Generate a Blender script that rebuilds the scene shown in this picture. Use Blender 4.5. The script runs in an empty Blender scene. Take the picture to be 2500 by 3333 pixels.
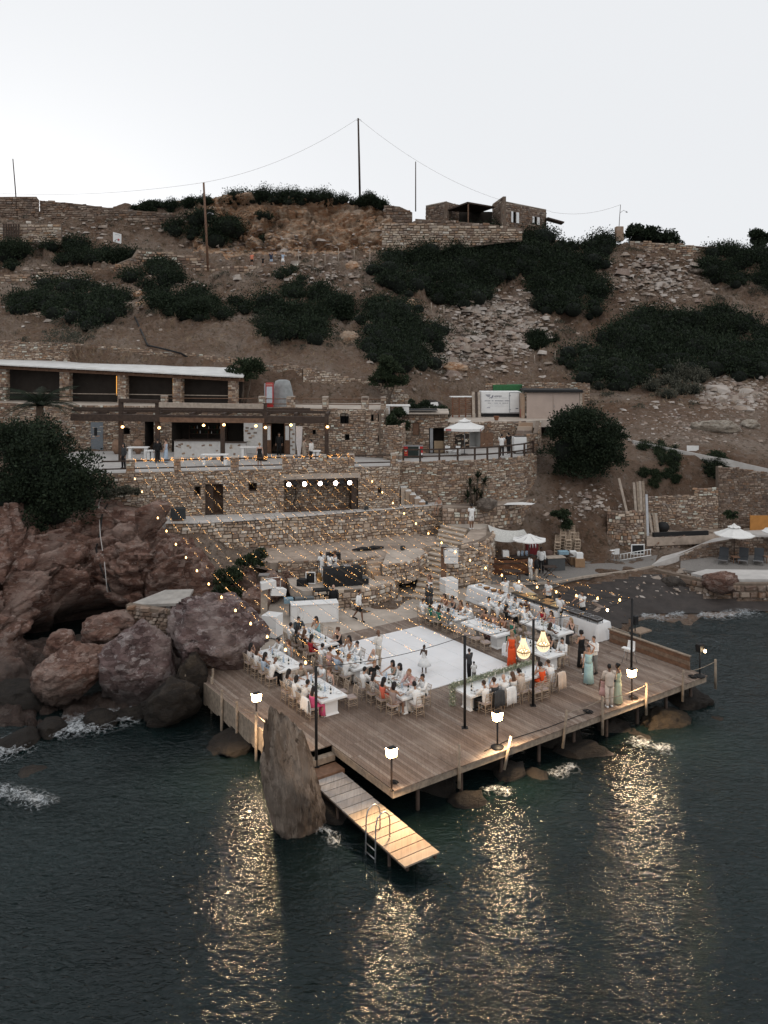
import bpy,bmesh,math,random
import numpy as np
from mathutils import Vector,Matrix,Quaternion,noise as mnoise
R=math.radians
random.seed(7);np.random.seed(7)
C=bpy.context.scene.collection
SC=bpy.context.scene
# ------------------------------------------------------------------ camera, sky, sun, exposure
F,VH,HC,DZ=2750.0,1140.0,16.3,1.3
cd=bpy.data.cameras.new('camera');cam=bpy.data.objects.new('camera',cd);C.objects.link(cam)
cam.location=(0,0,HC);cam.rotation_euler=(R(90),0,0)
cd.sensor_fit='VERTICAL';cd.sensor_height=24.0;cd.lens=24.0*F/3333.0
cd.shift_y=-(1666.5-VH)/3333.0;cd.clip_start=0.5;cd.clip_end=6000
SC.camera=cam
w=bpy.data.worlds.new('World');SC.world=w;w.use_nodes=True
wt=w.node_tree;wt.nodes.clear()
sky=wt.nodes.new('ShaderNodeTexSky');sky.sky_type='NISHITA';sky.sun_disc=False
sky.sun_elevation=R(4.0);sky.sun_rotation=R(-25);sky.altitude=0;sky.air_density=1.0;sky.dust_density=2.0;sky.ozone_density=1.5
hsv=wt.nodes.new('ShaderNodeHueSaturation');hsv.inputs['Saturation'].default_value=0.12
mul=wt.nodes.new('ShaderNodeMix');mul.data_type='RGBA';mul.inputs[0].default_value=0.9
mul.inputs[7].default_value=(7.65,7.82,8.08,1)
bgn=wt.nodes.new('ShaderNodeBackground');bgn.inputs[1].default_value=0.082
wo=wt.nodes.new('ShaderNodeOutputWorld')
wt.links.new(sky.outputs[0],hsv.inputs['Color']);wt.links.new(hsv.outputs[0],mul.inputs[6])
wt.links.new(mul.outputs[2],bgn.inputs[0]);wt.links.new(bgn.outputs[0],wo.inputs[0])
sl=bpy.data.lights.new('sun','SUN');sl.energy=0.25;sl.angle=R(25);sl.color=(1,.93,.86)
so=bpy.data.objects.new('sun',sl);C.objects.link(so);so.rotation_euler=(R(50),0,R(-155+180))
SC.view_settings.view_transform='Standard';SC.view_settings.look='None';SC.view_settings.gamma=1
SC.view_settings.exposure=0.53;SC.view_settings.use_curve_mapping=False
SC.cycles.use_denoising=True
try:SC.cycles.denoiser='OPENIMAGEDENOISE'
except Exception:pass
SC.cycles.max_bounces=5;SC.cycles.diffuse_bounces=2;SC.cycles.glossy_bounces=2;SC.cycles.transparent_max_bounces=6
SC.cycles.sample_clamp_indirect=4.0
SC.cycles.caustics_reflective=False;SC.cycles.caustics_refractive=False
# ------------------------------------------------------------------ places
def P(u,v,d):return Vector(((u-1250)/F*d,d,HC-(v-VH)/F*d))
def G(u,v,z):
 d=F*(HC-z)/(v-VH);return Vector(((u-1250)/F*d,d,z))
def X(u,d):return(u-1250)/F*d
K0=Vector((.17,28.65,0));AX=Vector((.8202,.572,0));BX=Vector((-.572,.8202,0));DROT=math.atan2(.572,.8202)
def W(s,t,z=DZ):
 p=K0+AX*s+BX*t;return Vector((p.x,p.y,z))
def ST(p):
 r=Vector((p[0],p[1],0))-K0;return r.dot(AX),r.dot(BX)
# ------------------------------------------------------------------ mesh builder
class MB:
 def __init__(s):s.v=[];s.f=[];s.m=[];s.smooth=[]
 def add(s,vs,fs,mi=0,sm=False):
  b=len(s.v);s.v.extend([tuple(q)for q in vs])
  for f in fs:s.f.append([b+i for i in f]);s.m.append(mi);s.smooth.append(sm)
  return s
 def box(s,c,d,rz=0,mi=0,M=None):
  x,y,z=d[0]/2,d[1]/2,d[2]/2;cs,sn=math.cos(rz),math.sin(rz);vs=[]
  for sx,sy,sz in((-1,-1,-1),(1,-1,-1),(1,1,-1),(-1,1,-1),(-1,-1,1),(1,-1,1),(1,1,1),(-1,1,1)):
   a,b,e=sx*x,sy*y,sz*z
   q=Vector((c[0]+a*cs-b*sn,c[1]+a*sn+b*cs,c[2]+e));vs.append(M@q if M else q)
  return s.add(vs,[(0,3,2,1),(4,5,6,7),(0,1,5,4),(1,2,6,5),(2,3,7,6),(3,0,4,7)],mi)
 def bbox(s,c,d,bev=.01,rz=0,mi=0):
  x,y,z=d[0]/2,d[1]/2,d[2]/2;cs,sn=math.cos(rz),math.sin(rz);vs=[]
  for(zz,k)in((-z,0),(z-bev,0),(z,bev)):
   for sx,sy in((-1,-1),(1,-1),(1,1),(-1,1)):
    a,b=sx*(x-k),sy*(y-k);vs.append((c[0]+a*cs-b*sn,c[1]+a*sn+b*cs,c[2]+zz))
  fs=[(3,2,1,0),(8,9,10,11)]
  for L in(0,4):
   for i in range(4):j=(i+1)%4;fs.append((L+i,L+j,L+4+j,L+4+i))
  return s.add(vs,fs,mi)
 def tube(s,pts,r,n=6,mi=0,cap=True,sm=True):
  pts=[Vector(p)for p in pts];rs=r if isinstance(r,(list,tuple))else[r]*len(pts);vs=[];fs=[]
  up=None
  for i,p in enumerate(pts):
   t=(pts[min(i+1,len(pts)-1)]-pts[max(i-1,0)])
   t=t.normalized()if t.length>1e-9 else Vector((0,0,1))
   if up is None:up=Vector((0,0,1))if abs(t.z)<.9 else Vector((1,0,0))
   a=t.cross(up).normalized();b=a.cross(t).normalized();up=b
   for k in range(n):
    th=2*math.pi*k/n;vs.append(p+(a*math.cos(th)+b*math.sin(th))*rs[i])
  for i in range(len(pts)-1):
   for k in range(n):
    k2=(k+1)%n;fs.append((i*n+k,i*n+k2,(i+1)*n+k2,(i+1)*n+k))
  if cap:fs.append(tuple(range(n-1,-1,-1)));fs.append(tuple((len(pts)-1)*n+k for k in range(n)))
  return s.add(vs,fs,mi,sm)
 def lathe(s,prof,n=12,c=(0,0,0),mi=0,sm=True):
  vs=[];fs=[]
  for(r,z)in prof:
   for k in range(n):
    th=2*math.pi*k/n;vs.append((c[0]+r*math.cos(th),c[1]+r*math.sin(th),c[2]+z))
  for i in range(len(prof)-1):
   for k in range(n):
    k2=(k+1)%n;fs.append((i*n+k,i*n+k2,(i+1)*n+k2,(i+1)*n+k))
  fs.append(tuple(range(n-1,-1,-1)));fs.append(tuple((len(prof)-1)*n+k for k in range(n)))
  return s.add(vs,fs,mi,sm)
 def ell(s,c,r,nu=10,nv=7,mi=0,M=None,sm=True):
  vs=[];fs=[]
  r=(r,r,r)if not isinstance(r,(tuple,list))else r
  for j in range(nv+1):
   ph=math.pi*j/nv
   for i in range(nu):
    th=2*math.pi*i/nu
    q=Vector((r[0]*math.sin(ph)*math.cos(th),r[1]*math.sin(ph)*math.sin(th),r[2]*math.cos(ph)))
    if M:q=M@q
    vs.append((c[0]+q[0],c[1]+q[1],c[2]+q[2]))
  for j in range(nv):
   for i in range(nu):
    i2=(i+1)%nu;fs.append((j*nu+i,(j+1)*nu+i,(j+1)*nu+i2,j*nu+i2))
  return s.add(vs,fs,mi,sm)
 def prism(s,poly,z0,z1,mi=0):
  n=len(poly);vs=[(p[0],p[1],z0)for p in poly]+[(p[0],p[1],z1)for p in poly]
  fs=[tuple(range(n-1,-1,-1)),tuple(range(n,2*n))]
  for i in range(n):j=(i+1)%n;fs.append((i,j,n+j,n+i))
  return s.add(vs,fs,mi)
 def quad(s,a,b,c,d,mi=0):return s.add([a,b,c,d],[(0,1,2,3)],mi)
 def hexa(s,lo,hi,mi=0):
  return s.add(list(lo)+list(hi),[(3,2,1,0),(4,5,6,7),(0,1,5,4),(1,2,6,5),(2,3,7,6),(3,0,4,7)],mi)
 def mesh(s,name,mats):
  me=bpy.data.meshes.new(name);me.from_pydata([tuple(q)for q in s.v],[],s.f)
  mats=mats if isinstance(mats,(list,tuple))else[mats]
  for m in mats:me.materials.append(m)
  if len(mats)>1:me.polygons.foreach_set('material_index',s.m)
  if any(s.smooth):me.polygons.foreach_set('use_smooth',s.smooth)
  me.update();return me
def np_mesh(name,v,f,mat,smooth=True,attr=None):
 """v (n,3), f (m,3|4) arrays -> mesh, fast"""
 me=bpy.data.meshes.new(name);v=np.asarray(v,np.float32);f=np.asarray(f,np.int32);k=f.shape[1]
 me.vertices.add(len(v));me.vertices.foreach_set('co',v.ravel())
 me.loops.add(f.size);me.loops.foreach_set('vertex_index',f.ravel())
 me.polygons.add(len(f));me.polygons.foreach_set('loop_start',np.arange(0,f.size,k,dtype=np.int32))
 me.polygons.foreach_set('loop_total',np.full(len(f),k,np.int32))
 if smooth:me.polygons.foreach_set('use_smooth',np.ones(len(f),bool))
 for m in(mat if isinstance(mat,(list,tuple))else[mat]):me.materials.append(m)
 if attr is not None:
  for an,dom,arr in attr:
   a=me.attributes.new(an,'FLOAT',dom);a.data.foreach_set('value',np.asarray(arr,np.float32))
 me.update(calc_edges=True);me.validate();return me
def obj(name,me,parent=None,loc=None,kind=None,rz=None):
 o=bpy.data.objects.new(name,me);C.objects.link(o)
 if parent is not None:o.parent=parent
 if loc is not None:o.location=loc
 if rz is not None:o.rotation_euler=(0,0,rz)
 if kind:o['kind']=kind
 return o
def tag(o,label,cat,group=None,kind=None):
 o['label']=label;o['category']=cat
 if group:o['group']=group
 if kind:o['kind']=kind
 return o
def thing(name,label,cat,loc=(0,0,0),rz=0,group=None):
 o=bpy.data.objects.new(name,None);C.objects.link(o);o.empty_display_size=.1
 o.location=loc;o.rotation_euler=(0,0,rz);return tag(o,label,cat,group)
def part(name,mb,mats,parent,world=False,label=None,kind=None):
 me=mb.mesh(name,mats)
 if world and parent is not None:
  M=(Matrix.Translation(parent.location)@parent.rotation_euler.to_matrix().to_4x4()).inverted()
  if parent.parent:
   pp=parent.parent
   M=M@(Matrix.Translation(pp.location)@pp.rotation_euler.to_matrix().to_4x4()).inverted()
  me.transform(M)
 o=obj(name,me,parent)
 if label:o['label']=label
 if kind:o['kind']=kind
 return o
def struct(name,me):return obj(name,me,kind='structure')
def dup(root,loc,rz,label=None,group=None,scale=None):
 r=root.copy();C.objects.link(r);r.location=loc;r.rotation_euler=(0,0,rz)
 if label:r['label']=label
 if group:r['group']=group
 if scale:r.scale=scale
 for ch in root.children:
  c=ch.copy();C.objects.link(c);c.parent=r
  for g in ch.children:e=g.copy();C.objects.link(e);e.parent=c
 return r
# ------------------------------------------------------------------ numpy noise
def _h(ix,iy,iz,k=0):
 n=(ix.astype(np.int64)*374761393+iy.astype(np.int64)*668265263+iz.astype(np.int64)*2147483647+k*974634533)&0xffffffff
 n=((n^(n>>13))*1274126177)&0xffffffff
 n=((n^(n>>16))*2246822519)&0xffffffff
 return((n^(n>>15))&0xffffff)/float(0xffffff)
def vnoise(p,k=0):
 i=np.floor(p).astype(np.int64);f=p-i;f=f*f*(3-2*f);r=0
 for a in(0,1):
  for b in(0,1):
   for c in(0,1):
    wgt=(f[:,0]if a else 1-f[:,0])*(f[:,1]if b else 1-f[:,1])*(f[:,2]if c else 1-f[:,2])
    r=r+wgt*_h(i[:,0]+a,i[:,1]+b,i[:,2]+c,k)
 return r*2-1
def fbm(p,oct=4,k=0,gain=.5):
 r=0;a=1;t=0
 for o in range(oct):r=r+a*vnoise(p*(2.03**o)+o*13.7,k+o);t+=a;a*=gain
 return r/t
def worley(p,k=0):
 i=np.floor(p).astype(np.int64);d1=np.full(len(p),9.);d2=d1.copy();cid=np.zeros(len(p));dl=np.zeros((len(p),3))
 for a in(-1,0,1):
  for b in(-1,0,1):
   for c in(-1,0,1):
    q=i+np.array([a,b,c]);x,y,z=q[:,0],q[:,1],q[:,2]
    fp=np.stack([x+_h(x,y,z,k),y+_h(x,y,z,k+1),z+_h(x,y,z,k+2)],1)
    d=np.linalg.norm(fp-p,axis=1);h=_h(x,y,z,k+3)
    n=d<d1;d2=np.where(n,d1,np.minimum(d2,d));cid=np.where(n,h,cid);dl=np.where(n[:,None],p-fp,dl);d1=np.where(n,d,d1)
 worley.delta=dl
 return d1,d2,cid
def facet(cid):return(worley.delta*np.stack([np.sin(cid*91),np.sin(cid*57+2),np.sin(cid*133+4)],1)).sum(1)
# ------------------------------------------------------------------ materials
class NT:
 def __init__(s,name):
  s.m=bpy.data.materials.new(name);s.m.use_nodes=True;s.t=s.m.node_tree;s.n=s.t.nodes;s.n.clear()
  s.out=s.new('ShaderNodeOutputMaterial')
 def new(s,t,**kw):
  q=s.n.new(t)
  for k,v in kw.items():setattr(q,k,v)
  return q
 def l(s,a,b):s.t.links.new(a,b)
 def noise(s,vec,scale,detail=3,rough=.55,dist=0):
  q=s.new('ShaderNodeTexNoise');q.inputs['Scale'].default_value=scale;q.inputs['Detail'].default_value=detail
  q.inputs['Roughness'].default_value=rough;q.inputs['Distortion'].default_value=dist
  if vec is not None:s.l(vec,q.inputs['Vector'])
  return q.outputs['Fac']
 def ramp(s,fac,stops,interp='LINEAR'):
  q=s.new('ShaderNodeValToRGB');q.color_ramp.interpolation=interp;e=q.color_ramp.elements
  while len(e)<len(stops):e.new(.5)
  for i,(p,c)in enumerate(stops):e[i].position=p;e[i].color=(*c,1)
  s.l(fac,q.inputs[0]);return q.outputs[0]
 def mix(s,fac,a,b,blend='MIX'):
  q=s.new('ShaderNodeMix',data_type='RGBA',blend_type=blend)
  for inp,val in((q.inputs[0],fac),(q.inputs[6],a),(q.inputs[7],b)):
   if hasattr(val,'is_linked')or isinstance(val,bpy.types.NodeSocket):s.l(val,inp)
   elif isinstance(val,(int,float)):inp.default_value=val if inp.type=='VALUE' else(val,val,val,1)
   else:inp.default_value=(*val,1)
  return q.outputs[2]
 def math(s,op,a,b=0.0,c=None):
  q=s.new('ShaderNodeMath',operation=op)
  for i,val in enumerate((a,b,c)):
   if val is None:continue
   if isinstance(val,bpy.types.NodeSocket):s.l(val,q.inputs[i])
   else:q.inputs[i].default_value=val
  return q.outputs[0]
 def bump(s,h,strength=.3,dist=.05,normal=None):
  q=s.new('ShaderNodeBump');q.inputs['Strength'].default_value=strength;q.inputs['Distance'].default_value=dist
  s.l(h,q.inputs['Height'])
  if normal is not None:s.l(normal,q.inputs['Normal'])
  return q.outputs[0]
 def pos(s):return s.new('ShaderNodeNewGeometry').outputs['Position']
 def objc(s):return s.new('ShaderNodeTexCoord').outputs['Object']
 def stretch(s,vec,sc,rot=(0,0,0)):
  q=s.new('ShaderNodeMapping');q.inputs['Scale'].default_value=sc;q.inputs['Rotation'].default_value=rot;s.l(vec,q.inputs[0]);return q.outputs[0]
 def done(s,col,rough=.7,normal=None,metal=0,spec=.3,emit=None,estr=0,alpha=None):
  b=s.new('ShaderNodeBsdfPrincipled');b.inputs['Specular IOR Level'].default_value=spec;b.inputs['Metallic'].default_value=metal
  for inp,val in(('Base Color',col),('Roughness',rough)):
   if isinstance(val,bpy.types.NodeSocket):s.l(val,b.inputs[inp])
   else:b.inputs[inp].default_value=(*val,1)if inp=='Base Color' else val
  if normal is not None:s.l(normal,b.inputs['Normal'])
  if emit is not None:b.inputs['Emission Color'].default_value=(*emit,1);b.inputs['Emission Strength'].default_value=estr
  s.l(b.outputs[0],s.out.inputs[0]);s.b=b;return s.m
MATS={}
def simple(name,col,rough=.6,var=.12,scale=6,bump=0,bscale=40,metal=0,spec=.3,dirt=None):
 """plain stuff with a little cloudy variation and grain, in the object's own space"""
 if name in MATS:return MATS[name]
 t=NT(name);o=t.objc();f=t.noise(o,scale,4)
 lo=tuple(max(0,c*(1-var))for c in col);hi=tuple(min(1,c*(1+var))for c in col)
 c=t.ramp(f,[(.3,lo),(.7,hi)])
 if dirt:c=t.mix(t.ramp(t.noise(o,scale*.35,5,.65),[(.52,(0,0,0)),(.72,(1,1,1))]),c,dirt)
 nrm=t.bump(t.noise(o,bscale,3),bump,.02)if bump else None
 MATS[name]=t.done(c,rough,nrm,metal,spec);return MATS[name]
def glow(name,col,strength,sample=True):
 if name in MATS:return MATS[name]
 t=NT(name);e=t.new('ShaderNodeEmission');e.inputs[0].default_value=(*col,1);e.inputs[1].default_value=strength
 t.l(e.outputs[0],t.out.inputs[0])
 t.m.cycles.emission_sampling='FRONT_BACK' if sample else 'NONE'
 MATS[name]=t.m;return t.m
def make_stone_mat(name,cols,bump=.5,joint=False,rough=.85):
 t=NT(name);a=t.new('ShaderNodeAttribute',attribute_name='rnd');oi=t.new('ShaderNodeObjectInfo')
 fr=t.math('FRACT',t.math('ADD',a.outputs['Fac'],oi.outputs['Random']))
 n=len(cols);c=t.ramp(fr,[(i/n,q)for i,q in enumerate(cols)],'CONSTANT')
 p=t.pos();c=t.mix(t.math('MULTIPLY',t.noise(p,7,5,.7),.6),c,t.mix(.5,c,(.14,.1,.075)))
 c=t.mix(t.ramp(t.noise(p,2.1,4,.65),[(.5,(0,0,0)),(.8,(.55,.55,.55))]),c,(.5,.46,.42))
 c=t.mix(t.ramp(t.noise(p,.5,3,.6),[(.48,(0,0,0)),(.78,(.3,.3,.3))]),c,(.24,.145,.095))
 return t.done(c,rough,t.bump(t.noise(p,14,5,.65),bump,.04),spec=.2)
STONE=make_stone_mat('rubble_stone',[(0.305,0.213,0.152),(0.415,0.293,0.207),(0.232,0.146,0.104),(0.488,0.366,0.268),(0.342,0.244,0.183),(0.561,0.451,0.36),(0.39,0.238,0.146),(0.268,0.22,0.189),(0.451,0.348,0.262),(0.66,0.66,0.573),(0.329,0.226,0.159),(0.403,0.311,0.244),(0.171,0.116,0.0915),(0.61,0.512,0.415)])
STONE_PALE=make_stone_mat('pale_rubble_stone',[(.44,.33,.245),(.56,.45,.35),(.34,.245,.175),(.62,.53,.43),(.48,.37,.28),(.72,.66,.58),(.42,.275,.175),(.29,.22,.18),(.57,.46,.36),(.46,.38,.315),(.25,.175,.13),(.52,.42,.33)])
STONE_DARK=make_stone_mat('dark_rubble_stone',[(.17,.115,.085),(.22,.155,.115),(.14,.095,.075),(.27,.2,.155),(.19,.14,.11),(.37,.3,.245),(.21,.125,.08),(.12,.09,.075)])
MORTAR=simple('mortar',(.17,.13,.1),.95,.25,3,.4,30)
# ================================================================== terrain
def make_rock_mat(name,cols,wet=True,scale=.55,bump=.9,st_=(1,1,2.2),mos=2.0,wet_shade_band=.25):
 t=NT(name);p=t.pos()
 st=t.stretch(p,st_,(.25,.35,0))
 c=t.ramp(t.noise(st,scale,8,.68,.6),[(.22,cols[0]),(.42,cols[1]),(.55,cols[2]),(.68,cols[3]),(.85,cols[4])])
 mv=t.new('ShaderNodeTexVoronoi');mv.inputs['Scale'].default_value=mos;mn=t.new('ShaderNodeTexNoise');mn.inputs['Scale'].default_value=2.5;mn.inputs['Detail'].default_value=4;t.l(st,mn.inputs['Vector'])
 ma=t.new('ShaderNodeVectorMath',operation='MULTIPLY_ADD');t.l(mn.outputs['Color'],ma.inputs[0]);ma.inputs[1].default_value=(.6,.6,.6);t.l(st,ma.inputs[2]);t.l(ma.outputs[0],mv.inputs['Vector'])
 sc=t.new('ShaderNodeSeparateColor');t.l(mv.outputs['Color'],sc.inputs[0]);c=t.mix(.68,c,t.ramp(sc.outputs[0],[(.0,cols[0]),(.3,cols[1]),(.55,cols[2]),(.78,cols[3]),(1,cols[4])]))
 c=t.mix(t.math('MULTIPLY',t.noise(p,5,6,.75),.8),c,t.mix(.6,c,cols[0]))
 v=t.new('ShaderNodeTexVoronoi',feature='DISTANCE_TO_EDGE');v.inputs['Scale'].default_value=.9
 dn=t.new('ShaderNodeTexNoise');dn.inputs['Scale'].default_value=1.6;dn.inputs['Detail'].default_value=5;t.l(st,dn.inputs['Vector'])
 wv=t.new('ShaderNodeVectorMath',operation='ADD');t.l(st,wv.inputs[0]);t.l(dn.outputs['Color'],wv.inputs[1]);t.l(wv.outputs[0],v.inputs['Vector'])
 crack=t.mix(t.ramp(t.noise(p,.6,3),[(.42,(0,0,0)),(.62,(1,1,1))]),t.ramp(v.outputs['Distance'],[(0,(.25,.25,.25)),(.03,(1,1,1))]),(1,1,1))
 c=t.mix(crack,t.mix(.6,c,(.035,.025,.02)),c)
 c=t.mix(t.ramp(t.noise(st,2.4,9,.72,.3),[(.54,(0,0,0)),(.66,(.7,.7,.7)),(.74,(.3,.3,.3))]),c,cols[4])
 c=t.mix(t.ramp(t.noise(st,1.3,9,.8,2.),[(.36,(.85,.85,.85)),(.47,(0,0,0))]),c,t.mix(.5,cols[0],(.02,.015,.013)))
 c=t.mix(t.ramp(t.noise(p,.45,3,.6),[(.5,(0,0,0)),(.66,(.7,.7,.7))]),c,t.mix(.5,cols[3],(.3,.26,.23)))
 if wet:  # wet rock near the water; higher up, shade at the rock's foot painted in
  sx=t.new('ShaderNodeSeparateXYZ');t.l(p,sx.inputs[0])
  zz=t.math('ADD',sx.outputs[2],t.math('MULTIPLY',t.noise(p,1.2,4),1.2))
  c=t.mix(t.ramp(t.math('MULTIPLY',zz,wet_shade_band),[(.42,(1,1,1)),(.8,(0,0,0))]),c,t.mix(.8,c,(.022,.019,.017)))
 h=t.math('ADD',t.math('MULTIPLY',crack,.5),t.math('ADD',t.math('MULTIPLY',sc.outputs[1],.35),t.math('ADD',t.noise(st,1.6,9,.78,1.2),t.noise(st,6,6,.75))))
 return t.done(c,.82,t.bump(h,bump,.22),spec=.25)
ROCK_RED=make_rock_mat('red_cliff_rock',[(.085,.045,.036),(.2,.102,.075),(.3,.172,.127),(.4,.26,.21),(.56,.45,.395)],wet_shade_band=.34)
ROCK_ORANGE=make_rock_mat('orange_cliff_rock',[(.3,.155,.085),(.5,.275,.155),(.6,.375,.23),(.68,.53,.39),(.78,.68,.56)],wet=False,scale=.4)
ROCK_PURPLE=make_rock_mat('purple_boulder_rock',[(.065,.042,.04),(.16,.1,.093),(.25,.167,.157),(.38,.28,.265),(.64,.57,.55)],scale=.8,wet_shade_band=.34)
ROCK_LIME=make_rock_mat('pale_limestone',[(.2,.16,.12),(.36,.3,.24),(.45,.39,.32),(.52,.46,.39),(.6,.55,.48)],wet=False,scale=.9)
ROCK_GREY=make_rock_mat('grey_brown_rock',[(.065,.052,.043),(.14,.11,.09),(.21,.165,.135),(.3,.245,.2),(.42,.36,.3)],scale=.9)
ROCK_TALL=make_rock_mat('tall_rock',[(.075,.052,.038),(.17,.122,.09),(.25,.188,.142),(.35,.275,.215),(.5,.41,.335)],scale=.9,st_=(2.2,1.6,.5),mos=1.6,wet_shade_band=1.1)
ROCK_WET=make_rock_mat('wet_shore_rock',[(.02,.016,.013),(.045,.034,.026),(.07,.05,.036),(.1,.075,.05),(.13,.1,.07)],scale=.9)
def earth_mat():
 t=NT('dry_earth');p=t.pos()
 c=t.ramp(t.noise(p,.13,6,.62,.5),[(.3,(.165,.103,.072)),(.44,(.255,.172,.126)),(.56,(.315,.236,.184)),(.72,(.47,.39,.33))])
 c=t.mix(t.ramp(t.noise(p,.55,6,.7,1.),[(.5,(0,0,0)),(.66,(.75,.75,.75))]),c,(.22,.122,.072))
 c=t.mix(t.ramp(t.noise(p,1.7,6,.75),[(.52,(0,0,0)),(.68,(.6,.6,.6))]),c,(.4,.35,.31))
 sp=t.new('ShaderNodeTexVoronoi');sp.inputs['Scale'].default_value=1.9;t.l(p,sp.inputs['Vector'])
 c=t.mix(t.ramp(sp.outputs['Distance'],[(.12,(.55,.55,.55)),(.2,(0,0,0))]),c,(.42,.38,.34))
 c=t.mix(t.ramp(t.noise(p,2.6,5,.8),[(.52,(0,0,0)),(.62,(.85,.85,.85))]),c,(.085,.065,.042))
 c=t.mix(t.math('MULTIPLY',t.noise(p,9,4,.8),.55),c,(.1,.07,.05))
 h=t.math('ADD',t.noise(p,1.4,8,.75,.6),t.math('MULTIPLY',t.noise(p,8,5,.8),.35))
 return t.done(c,.95,t.bump(h,1.0,.6),spec=.1)
EARTH=earth_mat()
COL={
 -900:[(28,-4),(35,-1.2),(38,.2),(42.5,1.2),(45,4.2),(50,6.6),(62,8.5),(72,11),(76.5,11.6),(79,17.4),(95,21.8),(106,26),(112,29),(118,34),(121,36),(135,36),(220,28)],
 -300:[(28,-4),(35,-1.2),(38,.2),(42.5,1.2),(45,4.2),(50,6.6),(62,8.5),(72,10.2),(78.8,11.2),(80.4,17.5),(95,21.8),(106,26),(112,29),(118,34),(121,36),(135,36),(220,28)],
 0:[(28,-4),(35,-1.2),(38,.2),(43.5,1.2),(45.8,4.0),(50.5,6.5),(62,8.5),(72,10.2),(78.8,11.2),(80.4,17.2),(95,21.8),(106,26),(112,29),(118,34),(121,36),(135,36),(220,28)],
 170:[(28,-4),(35,-1.2),(38,.1),(47,.9),(48.8,3.8),(51.6,6.4),(60,7.6),(70,8.6),(77.6,11.2),(79.4,16.9),(94,21.4),(105,25.6),(111,28.5),(117.5,33.2),(121,36),(135,36.5),(220,28)],
 300:[(28,-4),(35,-1.2),(38,.1),(48.6,.9),(50,4.0),(52.2,6.4),(58,6.7),(68,7.8),(75.5,11.2),(77,16.4),(93,21),(104,25.2),(110,27.5),(117,32),(121,36.3),(135,37),(220,28)],
 450:[(28,-4),(35,-1.2),(38.5,.1),(48.2,.9),(49.4,4.2),(52,5.9),(57,6.0),(68,7.7),(75,11.2),(76.5,16.1),(92,20.7),(104,25.2),(110,27.4),(116.6,31.8),(121,37),(135,37.5),(220,28)],
 600:[(28,-4),(36,-1.2),(40,.1),(48.6,1.0),(50.6,3.2),(53.4,4.3),(57.5,4.6),(68,7.6),(73.5,11),(75.5,15.5),(90,20.3),(103,25),(110,27.2),(116,30.6),(121,37.6),(135,38),(220,28)],
 780:[(28,-4),(38,-1.0),(43,.1),(48,1.0),(51.5,2.0),(54,3.2),(57,3.7),(68,7.6),(73,11),(75.3,15.1),(89,19.8),(102.5,24.9),(110,27.2),(116,30),(119.2,37.9),(135,38.5),(220,28)],
 1000:[(28,-4),(39,-1.0),(44,.1),(48,1.0),(52.5,1.05),(55,2.6),(57.5,3.3),(67,7.5),(72.5,11),(75.5,14.6),(88,19.1),(102,24.7),(110,27.3),(116,29.4),(119,37.9),(135,38.5),(220,28)],
 1200:[(28,-4),(40,-1.0),(45,.1),(48,1.0),(53,1.05),(57,2.9),(60,3.3),(67,7.4),(73,11),(76,13.9),(90,18.8),(103,24.5),(110,27.4),(116,29.8),(119,36.6),(135,37),(220,28)],
 1340:[(28,-4),(40,-1.0),(46,.1),(50,1.0),(55,1.1),(59,3.2),(62,3.6),(69,7.6),(76,9.6),(80,12.2),(91,17.4),(103.5,23),(110,26.6),(116,30),(119,34),(135,35),(220,28)],
 1450:[(28,-4),(40,-1.0),(47,.1),(51,1.0),(56,1.1),(60,3.3),(63,3.8),(70,7.6),(79,9.6),(84,11.6),(92,16.6),(104,22),(110,26),(115,30),(119,32.8),(135,33),(220,28)],
 1600:[(28,-4),(40,-1.0),(46,.1),(52,1.0),(57.5,1.15),(61,3.7),(64.5,4.6),(71,7.7),(81,9.7),(87,12),(93,16),(104,21.2),(110,25.5),(115,29.5),(119,32.5),(135,33),(220,28)],
 1750:[(28,-4),(40,-1.0),(45,.1),(52,1.0),(60,1.25),(63,3.4),(67,6.4),(72,8.0),(80.5,9.7),(87,12.2),(93,15.4),(104,20.3),(110,24.8),(115,28.8),(119,32),(135,32.5),(220,28)],
 1950:[(28,-4),(41,-1.0),(46.5,.1),(55,1.0),(61,1.3),(64,4.6),(69,7.2),(75,9),(80,10.2),(86,12.2),(94,15.5),(104,20),(110,24),(115,28),(119,31),(135,31.5),(220,28)],
 2120:[(28,-4),(44,-1.0),(51.5,.1),(57,1.0),(62,1.35),(66.5,3.0),(69,7.0),(75,9.3),(80.5,10.7),(87,12.5),(94.5,15.6),(104,19.7),(110,23.5),(115,27.4),(119,30.7),(135,31),(220,28)],
 2300:[(28,-4),(45,-1.0),(53,.1),(57.5,1.0),(62.5,1.5),(67,3.0),(69.5,7.6),(75,9.4),(81,11),(87,12.7),(95,15.7),(104,19.5),(110,23.2),(115,27),(119,30.5),(135,31),(220,28)],
 2500:[(28,-4),(44,-1.0),(52,.1),(58,1.0),(63,1.6),(67,3.0),(69,7.3),(75,9.2),(81,11),(87,12.8),(95,16),(104,19.8),(110,23.5),(115,27),(119,30.3),(135,31),(220,28)],
 3200:[(28,-4),(44,-1.0),(52,.1),(58,1.0),(63,1.6),(67,3.0),(69,7.3),(75,9.2),(81,11),(87,12.8),(95,16),(104,19.8),(110,23.5),(115,27),(119,30.3),(135,31),(220,28)],
}
AMPK=np.array([.3,.3,.3,.2,.35,.4,.15,.1,.2,.35,.9,1,1,.8,.5,.6,.8])
us=sorted(COL);tab=np.array([COL[u]for u in us],float)
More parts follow.
